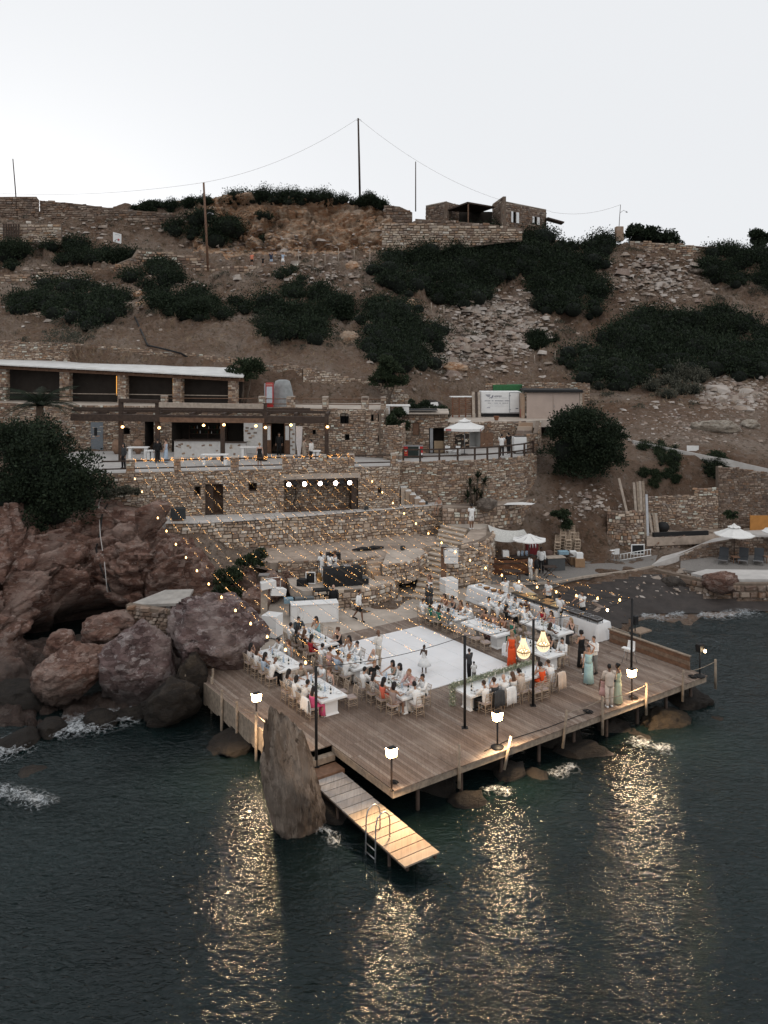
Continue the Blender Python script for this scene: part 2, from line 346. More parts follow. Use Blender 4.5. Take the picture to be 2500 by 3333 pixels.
ug=np.concatenate([np.linspace(-900,-120,30)[:-1],np.linspace(-120,2640,620),np.linspace(2640,3200,22)[1:]])
seg=[4,6,30,30,30,20,12,14,10,24,36,36,28,40,40,10,8]
kk=np.concatenate([np.linspace(k,k+1,seg[k]+1)[:-1]for k in range(16)]+[[16.0]])
def colinterp(u):
 j=np.clip(np.searchsorted(us,u)-1,0,len(us)-2);f=(u-us[j])/(us[j+1]-us[j]);f=f*f*(3-2*f)*.6+f*.4
 return tab[j]*(1-f)+tab[j+1]*f
cols=np.array([colinterp(u)for u in ug])
k0=np.minimum(kk.astype(int),15);fk=kk-k0
D=cols[:,k0,0]*(1-fk)+cols[:,k0+1,0]*fk
Z=cols[:,k0,1]*(1-fk)+cols[:,k0+1,1]*fk
amp=AMPK[k0]*(1-fk)+AMPK[k0+1]*fk
U2=np.repeat(ug[:,None],len(kk),1);K2=np.repeat(kk[None],len(ug),0)
left=np.clip((770-U2)/170,0,1)*np.clip((K2-.8)/.8,0,1)*np.clip((6.0-K2-np.clip((U2-480)/200,0,1))/.8,0,1)
ridge=np.clip((U2-560)/160,0,1)*np.clip((1345-U2)/60,0,1)*np.clip((K2-12.5)/.5,0,1)*np.clip((14.15-K2)/.3,0,1)
Pn=np.stack([(U2-1250)/F*D,D,Z],-1).reshape(-1,3)
nu,nk=U2.shape
base=Pn.reshape(nu,nk,3)
du=np.gradient(base,axis=0);dk=np.gradient(base,axis=1);N=np.cross(du,dk);N/=np.linalg.norm(N,axis=2,keepdims=True)+1e-9
A=(amp[None]*np.ones_like(U2)).reshape(-1);Lm=left.reshape(-1);Rm=ridge.reshape(-1)
h1,h2,hc=worley(Pn*np.array([.3,.3,.5])+fbm(Pn*.4,2,71)[:,None],73)
disp=A*(fbm(Pn*.16,4,1)*1.6+fbm(Pn*.7,4,5)*.75+fbm(Pn*2.3,3,9)*.3+np.where(hc>.55,(hc-.55)*2.2,0)*np.clip((h2-h1)*4,0,1))
gul=np.clip((K2.reshape(-1)-9)/1.5,0,1)*np.clip((13.5-K2.reshape(-1))/1.5,0,1)
disp-=gul*np.abs(fbm(Pn*np.array([.5,.12,.25]),3,17))*1.3
q=Pn*np.array([.2,.2,.46]);q=q+fbm(Pn*.5,3,21)[:,None]*.35
d1,d2,cid=worley(q,31);fa=facet(cid);e1,e2,cid2=worley(Pn*np.array([.6,.6,1.5])+fbm(Pn*.8,2,39)[:,None]*.3+7,41);fb=facet(cid2)
f1,f2,cid3=worley(Pn*np.array([1.9,1.9,3.4])+fbm(Pn*1.1,2,33)[:,None]*.6,43)
strata=np.abs(((Pn[:,2]+Pn[:,0]*.22+fbm(Pn*.35,3,77)*1.6)*.8)%1-.5)*.7
lump=(cid-.45)*2.3+fa*1.5+(cid2-.5)*.55+fb*.8-.75*np.exp(-(d2-d1)/.05)-.3*np.exp(-(e2-e1)/.06)+(cid3-.5)*.22+strata*Lm+fbm(Pn*1.7,4,3)*.3+fbm(Pn*4.5,3,13)*.12+fbm(Pn*.22,2,93)*1.0*Lm
lump-=Lm*2.4*np.exp(-((Pn[:,2]-1.3)/1.0)**2)*np.clip((U2.reshape(-1)-60)/120,0,1)
disp=disp*(1-np.maximum(Lm,Rm))+np.maximum(Lm,Rm*1.0)*lump*(1-.75*np.clip(np.abs(N.reshape(-1,3)[:,2])-.55,0,.45)/.45)
Pd=Pn+N.reshape(-1,3)*disp[:,None]
idx=np.arange(nu*nk).reshape(nu,nk)
quads=np.stack([idx[:-1,:-1],idx[1:,:-1],idx[1:,1:],idx[:-1,1:]],-1).reshape(-1,4)
nz=fbm(Pn*.8,3,99).reshape(nu,nk)[:-1,:-1].reshape(-1)*.35;fl=left[:-1,:-1].reshape(-1)+nz>.4;fr=ridge[:-1,:-1].reshape(-1)+nz>.4
def sub(nm,sel,mat):
 f=quads[sel];un,inv=np.unique(f,return_inverse=True);return struct(nm,np_mesh(nm,Pd[un],inv.reshape(f.shape),mat,False))
sub('hillside',~(fl|fr),EARTH);sub('sea_cliff',fl,ROCK_RED);sub('ridge_cliff',fr,ROCK_ORANGE)
from mathutils.bvhtree import BVHTree
TB=BVHTree.FromPolygons([Vector(p)for p in Pd],[tuple(f)for f in quads])
def hit(u,v):
 dr=Vector(((u-1250)/F,1,-(v-VH)/F)).normalized();r=TB.ray_cast(Vector((0,0,HC)),dr);return r[0]
def ground(x,y,top=60):
 r=TB.ray_cast(Vector((x,y,top)),Vector((0,0,-1)));return r[0].z if r[0]else 0
far=[];nx=60
for j in range(14):
 for i in range(nx):
  x=-900+1800*i/(nx-1);y=150+j*45
  far.append((x,y,27-j*1.2+5*mnoise.noise(Vector((x*.008,y*.008,2)))-abs(x)*.012))
struct('far_land',np_mesh('far_land',far,[(j*nx+i,j*nx+i+1,(j+1)*nx+i+1,(j+1)*nx+i)for j in range(13)for i in range(nx-1)],EARTH))
# ================================================================== sea
def sea_mat():
 t=NT('dark_sea_water');p=t.pos()
 s1=t.stretch(p,(1,1.7,1),(0,0,.35))
 n1=t.noise(s1,1.15,3,.55,.7);n2=t.noise(s1,3.6,3,.55,.5);n3=t.noise(p,.35,2);n4=t.noise(s1,9.5,2,.5,.3)
 h=t.math('ADD',t.math('MULTIPLY',n1,.8),t.math('ADD',t.math('MULTIPLY',n2,.75),t.math('ADD',t.math('MULTIPLY',n4,.03),t.math('MULTIPLY',n3,1.2))))
 nr=t.bump(h,1.0,.105)
 g=t.new('ShaderNodeBsdfGlossy');g.inputs['Roughness'].default_value=.035;t.l(nr,g.inputs['Normal']);g.inputs[0].default_value=(.8,.84,.86,1)
 fr=t.new('ShaderNodeFresnel');fr.inputs[0].default_value=1.33;t.l(nr,fr.inputs['Normal'])
 df=t.new('ShaderNodeBsdfDiffuse');t.l(t.ramp(t.noise(p,.09,3),[(.35,(.004,.0075,.008)),(.65,(.006,.0145,.0148))]),df.inputs[0])
 tr=t.new('ShaderNodeBsdfTransparent');tr.inputs[0].default_value=(.42,.47,.44,1)
 m1=t.new('ShaderNodeMixShader');m1.inputs[0].default_value=.86;t.l(tr.outputs[0],m1.inputs[1]);t.l(df.outputs[0],m1.inputs[2])
 m2=t.new('ShaderNodeMixShader');t.l(fr.outputs[0],m2.inputs[0]);t.l(m1.outputs[0],m2.inputs[1]);t.l(g.outputs[0],m2.inputs[2])
 t.l(m2.outputs[0],t.out.inputs[0]);return t.m
SEA=sea_mat()
xs=np.linspace(-26,34,400);ys=np.concatenate([np.linspace(17.5,42,300),np.linspace(42,58,80)[1:]])
gx,gy=np.meshgrid(xs,ys,indexing='ij');pw=np.stack([gx,gy,gx*0],-1).reshape(-1,3)
rx=pw[:,0]*math.cos(.35)-pw[:,1]*math.sin(.35);ry=pw[:,0]*math.sin(.35)+pw[:,1]*math.cos(.35)
wz=fbm(np.stack([rx*.5,ry*.85,rx*0],1),3,51)*.05+fbm(np.stack([rx*.22,ry*.3,rx*0+9],1),2,57)*.08+(1-np.abs(fbm(np.stack([rx*1.3,ry*2.1,rx*0+4],1),3,61)))*.022-.02
edge=np.minimum(np.minimum((pw[:,0]+26)/3,(34-pw[:,0])/3),np.minimum((pw[:,1]-17.5)/2,(58-pw[:,1])/2)).clip(0,1)
pw[:,2]=wz*edge
ii=np.arange(len(pw)).reshape(len(xs),len(ys))
wq=np.stack([ii[:-1,:-1],ii[1:,:-1],ii[1:,1:],ii[:-1,1:]],-1).reshape(-1,4)
ring=[(-26,17.5,0),(34,17.5,0),(34,58,0),(-26,58,0),(-1500,-2500,0),(1500,-2500,0),(1500,58,0),(-1500,58,0)]
nb=len(pw)
pw=np.concatenate([pw,np.array(ring)]);wq=np.concatenate([wq,np.array([(4,5,1,0),(5,6,2,1),(7,4,0,3)])+nb])
struct('sea',np_mesh('sea',pw,wq,SEA))
bed=NT('sea_bed_stones');bp=bed.pos();bv=bed.new('ShaderNodeTexVoronoi');bv.inputs['Scale'].default_value=1.3;bed.l(bp,bv.inputs['Vector'])
SEABED=bed.done(bed.mix(bed.noise(bp,.5,4),(.05,.045,.036),bed.ramp(bv.outputs['Distance'],[(.1,(.2,.17,.13)),(.6,(.05,.042,.034))])),.9)
bg=[];
for j in range(40):
 for i in range(70):
  x=-60+130*i/69;y=10+40*j/39
  bg.append((x,y,-5.5+4.4*min(1,max(0,(y-22-.0*x)/17))**1.0+.35*mnoise.noise(Vector((x*.3,y*.3,0)))))
struct('sea_bed',np_mesh('sea_bed',bg,[(j*70+i,j*70+i+1,(j+1)*70+i+1,(j+1)*70+i)for j in range(39)for i in range(69)],SEABED))
# ================================================================== rocks
_rock_n=[0]
def rock(name,c,r,mat,seed,rot=(0,0,0),sub_=4,rough=1.0,blocky=.5,taper=0):
 """an irregular boulder: a subdivided ball pushed about by cell and fractal noise, flat facets kept"""
 bm=bmesh.new();bmesh.ops.create_icosphere(bm,subdivisions=sub_,radius=1)
 v=np.array([q.co[:]for q in bm.verts]);f=np.array([[q.index for q in g.verts]for g in bm.faces]);bm.free()
 n=v/np.linalg.norm(v,axis=1,keepdims=True);k=seed*17
 s=n*1.25+seed*3.1
 d1,d2,cid=worley(s,k)
 m=1+rough*(fbm(n*.9+seed,3,k)*.42+fbm(n*2.4+seed,4,k+5)*.3+fbm(n*7+seed,3,k+9)*.045)+blocky*((cid-.5)*.22+np.sqrt(np.clip(d2-d1,0,1))*.16-.1)
 e1,e2,cid2=worley(n*3.2+seed,k+60)
 m=m+rough*((cid2-.5)*.2+np.clip(np.sqrt(np.clip(e2-e1,0,1))*.3,0,.12)-.06)
 v=n*(1+(m-1)*.8)[:,None];rgk=np.random.default_rng(seed*7+1)
 for _ in range(int(26*max(.4,blocky*2))):
  pn=rgk.normal(size=3);pn/=np.linalg.norm(pn);ov=v@pn-rgk.uniform(.74,1.05);v=v-np.clip(ov,0,None)[:,None]*pn*.93
 v=v*(1+rough*(fbm(n*5+seed,4,k+31)*.13+fbm(n*12+seed,3,k+37)*.06))[:,None]
 v[:,:2]*=(1-taper*np.clip(v[:,2:3]+.1,0,1.3));v=v*np.array(r)*1.06
 M=np.array(Matrix.Rotation(rot[2],3,'Z')@Matrix.Rotation(rot[1],3,'Y')@Matrix.Rotation(rot[0],3,'X'))
 v=v@M.T
 me=np_mesh(name,v,f,mat,False);return me
def boulder(label,c,r,mat,seed,rot=(0,0,0),sub_=4,group=None,rough=1.,blocky=.5,taper=0):
 o=obj('boulder',rock('boulder',c,r,mat,seed,rot,sub_,rough,blocky,taper),None,c);tag(o,label,'boulder',group);return o
BG='boulders along the shore'
def B(u,v,d,r,*a,**k):return boulder(k.pop('label'),P(u,v,d),r,*a,**k)
B(700,2062,40.8,(2.45,1.9,1.7),ROCK_PURPLE,3,(.1,.3,.1),5,blocky=.8,label='huge pale purple boulder touching the back end of the deck',group=BG)
B(452,2160,39.3,(2.0,1.6,2.15),ROCK_PURPLE,11,(0,.3,.3),5,taper=.4,blocky=.8,label='big pointed boulder with a pale grey tip above the surf',group=BG)
B(225,2190,38.8,(1.75,1.3,1.15),ROCK_RED,5,(0,-.3,.2),5,label='dark red angular boulder beside the pointed one',group=BG)
B(352,2045,42.6,(1.45,1.2,.8),ROCK_RED,8,(0,-.25,0),4,label='smooth rusty boulder lying under the cliff cave',group=BG)
B(196,2100,42,(.8,.8,.75),ROCK_RED,14,(0,0,0),4,label='small dark red boulder squeezed behind the angular one',group=BG)
B(560,2285,37.2,(1.25,.9,1.0),ROCK_WET,21,(0,-.45,.3),4,label='dark wet boulder at the foot of the pointed boulder',group=BG)
B(628,2215,38.5,(.7,.8,1.1),ROCK_WET,27,(0,0,.3),4,label='narrow dark rock between the boulders and the deck',group=BG)
r7=boulder('tall leaning brown rock standing in the sea beside the pier',P(946,2560,29.0),(1.0,1.1,2.5),ROCK_TALL,37,(.04,-.25,.1),5,BG,.9,.3,.3)
for i,(u,v,d,r,sd,lb)in enumerate([
 (60,2290,39,(1.7,1.3,1.0),41,'broad wet rock at the cliff foot'),(60,2425,35,(.9,.8,.5),42,'low wet rock just outside the breaking foam'),
 (165,2375,36.2,(.8,.6,.5),43,'low wet rock behind the breaking foam'),(330,2345,37,(.8,.7,.45),44,'flat dark rock in the surf below the boulders'),
 (1075,2660,29.8,(.7,.8,.45),45,'dark rock in the water by the gangplank'),(1120,2640,30.5,(.9,1.1,.8),46,'dark rock hidden under the deck steps'),
 (1515,2620,30.6,(.75,.6,.5),47,'round brown stone under the deck edge lit by the lamp'),(1655,2540,32.5,(.8,.7,.65),48,'rusty rock under the deck edge by the lamp post'),
 (1745,2560,32.3,(.8,.6,.5),49,'low lamp lit rock in the breaking water'),(1890,2500,34.2,(1.5,.9,.7),50,'long dark rock below the middle of the deck edge'),
 (2160,2375,37.4,(1.9,1.0,.75),51,'big ochre rock under the far end of the deck'),(2075,2420,36,(1.0,.8,.5),52,'wet rock with water running off it'),
 (2235,2330,39.5,(1.2,1.2,.8),53,'rounded rock by the last deck post'),(1800,2450,35.5,(1.6,1.2,.9),54,'dark rock in the shade under the deck'),
 (1400,2600,32,(1.2,1.2,.8),55,'dark rock in the shade under the front corner'),(1560,2510,34,(1.5,1.2,.9),56,'wide dark rock under the deck boards'),
 (2010,2440,36.5,(1.1,.9,.6),57,'dark low rock in front of the ochre rock'),(2340,2375,37.8,(.8,.7,.3),58,'rock just under the surface off the deck end'),
 (110,2520,33,(.9,.8,.35),59,'submerged rock off the cliff foot'),(440,2330,37.8,(1.3,.7,.45),60,'black ledge at the water line under the pointed boulder'),
 (770,2420,35,(1.3,1.1,.5),61,'sunken slab beside the deck skirt'),(1250,2560,33,(1.0,1.0,.8),62,'dark rock behind the gangplank')]):
 c=P(u,v,d);c.z=max(-.35,min(.6,c.z))
 boulder(lb,c,r,ROCK_WET if i not in(10,)else make_rock_mat('ochre_wet_rock',[(.04,.028,.015),(.09,.06,.025),(.16,.105,.04),(.2,.14,.06),(.16,.12,.08)]),sd,(.1,.1,sd),3 if r[0]<1 else 4,BG)
for i,(u,v,d,r,sd,lb,m)in enumerate([
 (1145,864,108,(1.5,1.0,.75),71,'pale block of rock fallen below the hill path',ROCK_ORANGE),(1340,992,101,(.9,.8,.9),72,'pale rock standing out of the dark bushes',ROCK_ORANGE),
 (478,995,99,(1.4,1,.9),73,'rounded pinkish rock between two bushes',ROCK_ORANGE),(450,957,101,(.7,.6,.6),74,'small pinkish rock above the rounded one',ROCK_ORANGE),
 (2330,1390,72.5,(2.0,1.0,.75),75,'long flat pale limestone ledge on the slope',ROCK_LIME),(2440,1380,72.6,(.9,.7,.6),76,'short pale limestone block next to the long ledge',ROCK_LIME),
 (2265,1378,74,(.5,.4,.3),77,'small pale stone left of the limestone ledge',ROCK_LIME),(1135,1100,82,(1.0,.8,.9),78,'pale rock outcrop among bushes above the terrace wall',ROCK_ORANGE),
 (1585,1640,60.2,(.7,.5,.45),79,'grey stone beside the spiky yucca',ROCK_GREY),(2270,878,113,(1.0,.7,.4),80,'thin rock slabs under the ridge wall',ROCK_GREY),
 (2195,1905,55.6,(.7,.6,.55),81,'pink angular stone in the sea wall rubble',ROCK_GREY),(2345,1898,54.9,(1.25,.9,.8),82,'large brown boulder built into the sea wall',ROCK_RED),
 (1480,1195,90,(1.4,.9,.7),83,'cracked earth coloured rock above the pallets',ROCK_ORANGE),(640,1310,61,(.4,.3,.3),84,'loose pale stone above the bar',ROCK_ORANGE)][:13]):
 hq=hit(u,v+6)if sd not in(79,81,82)else None;boulder(lb,hq or P(u,v,d),r,m,sd,(0,0,(sd*.7)%.5),4,'rocks on the slope')
# ---- white surf around the rocks
def foam_mat():
 t=NT('sea_foam');p=t.pos();n=t.noise(p,3.2,8,.75,1.4);a=t.new('ShaderNodeAttribute',attribute_name='rnd')
 dn=t.new('ShaderNodeTexNoise');dn.inputs['Scale'].default_value=2.2;dn.inputs['Detail'].default_value=5;t.l(p,dn.inputs['Vector'])
 wv=t.new('ShaderNodeVectorMath',operation='ADD');t.l(p,wv.inputs[0]);t.l(dn.outputs['Color'],wv.inputs[1])
 v=t.new('ShaderNodeTexVoronoi',feature='DISTANCE_TO_EDGE');v.inputs['Scale'].default_value=2.6;t.l(wv.outputs[0],v.inputs['Vector'])
 lace=t.math('MULTIPLY',t.ramp(v.outputs['Distance'],[(.0,(.7,.7,.7)),(.1,(0,0,0))]),t.math('MULTIPLY',a.outputs['Fac'],t.ramp(n,[(.35,(0,0,0)),(.6,(1,1,1))])))
 core=t.ramp(t.math('ADD',n,t.math('MULTIPLY',t.math('SUBTRACT',a.outputs['Fac'],1.0),.5)),[(.42,(0,0,0)),(.68,(.85,.85,.85))])
 f=t.math('MAXIMUM',lace,core)
 d=t.new('ShaderNodeBsdfDiffuse');d.inputs[0].default_value=(.6,.63,.65,1);tr=t.new('ShaderNodeBsdfTransparent')
 m=t.new('ShaderNodeMixShader');t.l(f,m.inputs[0]);t.l(tr.outputs[0],m.inputs[1]);t.l(d.outputs[0],m.inputs[2]);t.l(m.outputs[0],t.out.inputs[0]);return t.m
FOAM=foam_mat()
def foam(pts,wid,seed):
 vs=[];fs=[];rr=[]
 n=len(pts)
 P3=[G(u,v,.12)for u,v in pts];m=13
 for i,p in enumerate(P3):
  t=(P3[min(i+1,n-1)]-P3[max(i-1,0)]).normalized();nn=Vector((-t.y,t.x,0))
  for j in range(m):
   a=(j/(m-1)-.5)*2;e=min(1,i/1.5,(n-1-i)/1.5)
   vs.append(p+nn*a*wid*2.3*(.5+.5*e)+Vector((0,0,.13*(1-a*a)*(.5+mnoise.noise(p*2+Vector((j,seed,0)))))))
   rr.append((1-a*a)*e)
 for i in range(n-1):
  for j in range(m-1):fs.append((i*m+j,(i+1)*m+j,(i+1)*m+j+1,i*m+j+1))
 obj('sea_foam',np_mesh('sea_foam',vs,fs,FOAM,True,[('rnd','POINT',rr)]),kind='stuff')
def path(p,n):
 out=[]
 for i in range(len(p)-1):
  for k in range(n):out.append(tuple(p[i][c]+(p[i+1][c]-p[i][c])*k/n for c in range(2)))
 return out+[p[-1]]
foam(path([(200,2395),(270,2350),(350,2335),(430,2310),(485,2320)],6),.75,1)
foam(path([(150,2395),(215,2375),(300,2370)],6),.45,8)
foam(path([(-60,2470),(20,2440),(60,2415),(105,2410)],6),.55,2);foam(path([(-30,2560),(40,2585),(110,2600),(165,2630)],6),.3,3)
foam(path([(1790,2530),(1840,2505),(1880,2495)],6),.2,4);foam(path([(2050,2400),(2090,2420),(2135,2435),(2200,2440)],6),.26,5)
foam(path([(2060,1998),(2140,2010),(2230,1995),(2330,2005),(2480,1990)],7),.45,6)
foam(path([(2010,1945),(2080,1975),(2150,1990),(2220,1985)],6),.2,16);foam(path([(1030,2690),(1080,2720),(1110,2760)],5),.15,7)
foam(path([(1560,2575),(1620,2570),(1680,2590)],5),.15,10)
# ================================================================== stone walls
_stone_meshes={}
def stone_unit(rng):
 j=lambda a:rng.uniform(-a,a)
 v=[(-.5+j(.03),0,-.5+j(.06)),(.5+j(.03),0,-.5+j(.06)),(.5+j(.03),0,.5+j(.06)),(-.5+j(.03),0,.5+j(.06))]
 k=rng.uniform(.05,.13);kz=rng.uniform(.1,.2)
 w=[(-.5+k+j(.05),-1+j(.25),-.5+kz+j(.07)),(.5-k+j(.05),-1+j(.25),-.5+kz+j(.07)),(.5-k+j(.05),-1+j(.25),.5-kz+j(.07)),(-.5+k+j(.05),-1+j(.25),.5-kz+j(.07))]
 return v+w
STONE_F=[(4,5,6,7),(0,1,5,4),(1,2,6,5),(2,3,7,6),(3,0,4,7)]
def stone_mesh(mat,i):
 k=(mat.name,i)
 if k not in _stone_meshes:
  rng=random.Random(i*31+5);me=bpy.data.meshes.new('stone');me.from_pydata(stone_unit(rng),[],STONE_F);me.materials.append(mat);me.update();_stone_meshes[k]=me
 return _stone_meshes[k]
class Wall:
 """a rubble wall along a plan path: [(x, y, z_bottom, z_top), ...] listed so that the outer face looks to the path's right"""
 def __init__(s,path,thick=.4):
  s.p=path;s.L=[0]
  for a,b in zip(path,path[1:]):s.L.append(s.L[-1]+math.hypot(b[0]-a[0],b[1]-a[1]))
  s.th=thick
 def at(s,l):
  i=0
  while i<len(s.p)-2 and l>s.L[i+1]:i+=1
  f=(l-s.L[i])/max(1e-6,s.L[i+1]-s.L[i]);a,b=s.p[i],s.p[i+1]
  dx,dy=(b[0]-a[0]),(b[1]-a[1]);n=math.hypot(dx,dy)
  return(a[0]+dx*f,a[1]+dy*f,a[2]+(b[2]-a[2])*f,a[3]+(b[3]-a[3])*f,dx/n,dy/n)
 def pt(s,l,z,out=0):
  q=s.at(l);return Vector((q[0]+q[5]*out,q[1]-q[4]*out,z))
 def l_of_u(s,u):
  best=0;bd=1e9
  for i in range(401):
   l=s.L[-1]*i/400;q=s.at(l);uu=1250+q[0]/q[1]*F
   if abs(uu-u)<bd:bd=abs(uu-u);best=l
  return best
 def z_of(s,l,v):q=s.at(l);return HC-(v-VH)/F*q[1]
def build_wall(path,name='stone_wall',label=None,cat='stone wall',parent=None,openings=(),sh=(.075,.19),sw=(.15,.52),mat=STONE,thick=.4,
               singles=300,group=None,seed=1,proud=.05,cap=0,capmat=None,deep=.5,inner=None,partname='wall'):
 W_=Wall(path,thick);rng=random.Random(seed);Lt=W_.L[-1]
 cuts=sorted(set([0,Lt]+[x for o in openings for x in o[:2]]+W_.L[1:-1]));core=MB()
 for a,b in zip(cuts,cuts[1:]):
  if b-a<1e-4:continue
  m=(a+b)/2;ops=sorted([(o[2],o[3])for o in openings if o[0]<=m<=o[1]])
  qa,qb=W_.at(a+1e-5),W_.at(b-1e-5);spans=[];z=None
  bounds=[(-1e9,-1e9)]+ops+[(1e9,1e9)]
  for(p0,p1)in zip(bounds,bounds[1:]):
   lo,hi=p0[1],p1[0]
   za0,zb0=max(qa[2],lo),max(qb[2],lo);za1,zb1=min(qa[3],hi),min(qb[3],hi)
   if za1-za0<.01 and zb1-zb0<.01:continue
   A0=W_.pt(a+1e-5,za0);B0=W_.pt(b-1e-5,zb0);A1=W_.pt(a+1e-5,za1);B1=W_.pt(b-1e-5,zb1)
   oa=Vector((qa[5],-qa[4],0))*-thick;ob=Vector((qb[5],-qb[4],0))*-thick
   core.hexa([A0,B0,B0+ob,A0+oa],[A1,B1,B1+ob,A1+oa])
  for(z0,z1)in ops:
   dn=-deep;A0=W_.pt(a,z0,0);B0=W_.pt(b,z0,0);o_=Vector((qa[5],-qa[4],0))*dn
   A1=W_.pt(a,z1,0);B1=W_.pt(b,z1,0)
   core.quad(A0+o_,B0+o_,B1+o_,A1+o_,1);core.quad(A0,B0,B0+o_,A0+o_,1);core.quad(A1,A1+o_,B1+o_,B1,1)
   core.quad(A0,A0+o_,A1+o_,A1,1);core.quad(B0,B1,B1+o_,B0+o_,1)
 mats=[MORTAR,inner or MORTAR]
 if parent is None:
  root=thing(name,label,cat,(path[0][0],path[0][1],min(p[2]for p in path)),0,group);cp=part('wall_core',core,mats,root,True);sp=root
 else:
  root=parent;cp=part(partname,core,mats,parent,True);sp=cp
 stones=[];zmin=min(p[2]for p in path);zmax=max(p[3]for p in path);z=zmin;row=0
 while z<zmax-.03:
  h=rng.uniform(*sh);l=-rng.uniform(0,.3)
  while l<Lt:
   wd=min(sw[1],max(sw[0],rng.lognormvariate(math.log((sw[0]+sw[1])/2.3),.38)))
   l0,l1=max(0,l+.012),min(Lt,l+wd-.012);l+=wd
   m=(l0+l1)/2
   if l1-l0<.06:continue
   q=W_.at(m);zc=z+h/2+.035*math.sin(m*1.7+seed)+.02*math.sin(m*4.1)
   if zc-h*.35<q[2]or zc+h*.35>q[3]+(.05 if parent else .02+.16*rng.random()):continue
   bad=False
   for o in openings:
    if zc+h/2>o[2]+.02 and zc-h/2<o[3]-.02:
     if m>o[0]and m<o[1]:bad=True;break
     if l0<o[0]<l1:l1=o[0]
     elif l0<o[1]<l1:l0=o[1]
   if bad or l1-l0<.06:continue
   m=(l0+l1)/2;hh=h*rng.uniform(.84,1.0)-.012
   if rng.random()<.1:hh*=1.25
   stones.append((m,zc+rng.uniform(-.012,.012),l1-l0,hh,proud*rng.uniform(.5,1.5),rng.uniform(-.07,.07)))
  z+=h;row+=1
 dist=max(20,path[0][1]);order=sorted(range(len(stones)),key=lambda i:-stones[i][2]*stones[i][3]/W_.at(stones[i][0])[1]**2)
 single=set(order[:singles]);mass=MB();rnd=[]
 inv=(Matrix.Translation(sp.location)if parent is None else Matrix.Translation(parent.location)@parent.rotation_euler.to_matrix().to_4x4()).inverted()
 for i,(m,zc,wd,hh,pr,rot)in enumerate(stones):
  q=W_.at(m);c=W_.pt(m,zc,-.03);M=Matrix.Translation(c)@Matrix(((q[4],-q[5],0,0),(q[5],q[4],0,0),(0,0,1,0),(0,0,0,1)))@Matrix.Rotation(rot,4,'Y')@Matrix.Diagonal((wd,pr+.03,hh,1))
  if i in single:
   o=bpy.data.objects.new('stone',stone_mesh(mat,rng.randrange(10)));C.objects.link(o);o.parent=sp;o.matrix_local=inv@M
  else:
   M=inv@M;mass.add([M@Vector(x)for x in stone_unit(rng)],STONE_F);rnd+=[rng.random()]*5
 if rnd:
  me=mass.mesh('stone_infill',mat);a=me.attributes.new('rnd','FLOAT','FACE');a.data.foreach_set('value',rnd);obj('stone_infill',me,sp,kind='stuff')
 if cap:
  cb=MB();n=max(2,int(Lt/1.2))
  for i in range(n):
   a,b=Lt*i/n+.004,Lt*(i+1)/n-.004;za,zb=W_.at(a)[3],W_.at(b)[3]
   cb.hexa([W_.pt(a,za+.003,.1),W_.pt(b,zb+.003,.1),W_.pt(b,zb+.003,-thick-.05),W_.pt(a,za+.003,-thick-.05)],
     [W_.pt(a,za+cap,.09),W_.pt(b,zb+cap,.09),W_.pt(b,zb+cap,-thick-.04),W_.pt(a,za+cap,-thick-.04)])
  part('coping',cb,capmat or CONC,sp if parent is None else parent,True)
 W_.root=root;return W_
def ud(pts,zb,zt):
 return[(X(u,d),d,zb,zt)for u,d in pts]
def slab(nm,pts,z,th,mat,kind='structure',mats=None):
 b=MB();b.prism([(p[0],p[1])for p in pts],z-th,z);o=obj(nm,b.mesh(nm,mat),None);o['kind']=kind;return o
CONC=simple('worn_concrete',(.43,.37,.315),.85,.2,.8,.3,25,dirt=(.32,.27,.225))
PALECONC=simple('pale_concrete',(.5,.475,.45),.8,.14,1.2,.2,25,dirt=(.38,.35,.325))
FLOORC=simple('terrace_cement',(.44,.42,.4),.8,.1,1.5,.1,30)
SAND=simple('sandy_ground',(.37,.3,.245),.95,.25,1.6,.6,20,dirt=(.23,.18,.145))
WHITE=simple('white_paint',(.78,.78,.77),.5,.04,3)
WHITEWASH=simple('whitewash',(.72,.71,.69),.8,.08,4,.2,20)
DARKWOOD=simple('dark_brown_timber',(.055,.036,.027),.7,.3,5,.3,30)
MIDWOOD=simple('brown_timber',(.17,.095,.06),.65,.3,5,.3,30)
PALEWOOD=simple('weathered_timber',(.37,.31,.255),.8,.25,4,.3,30)
BLACK=simple('black_matte',(.012,.012,.013),.6,.2,5)
DARKSHADE=simple('dark_shade_colour',(.03,.024,.02),.9,.2,2)  # near black, interior shade put into the colour; plain dark on the supply table
METAL=simple('grey_metal',(.35,.35,.36),.35,.1,5,0,40,.8)
REDP=simple('red_enamel',(.42,.03,.03),.35,.1,4)
GREYCLOTH=simple('grey_tarpaulin',(.27,.28,.28),.7,.2,3,.3,8)
TERRA=simple('terracotta',(.3,.14,.08),.8,.2,4)
BULB=glow('warm_bulb',(1.0,.54,.2),6)
BULBW=glow('festoon_bulb',(1.0,.56,.2),5)
def box_part(nm,c,d,mat,parent,rz=0,bev=None,label=None):
 b=MB();(b.bbox(c,d,bev,rz)if bev else b.box(c,d,rz));return part(nm,b,mat,parent,True,label)
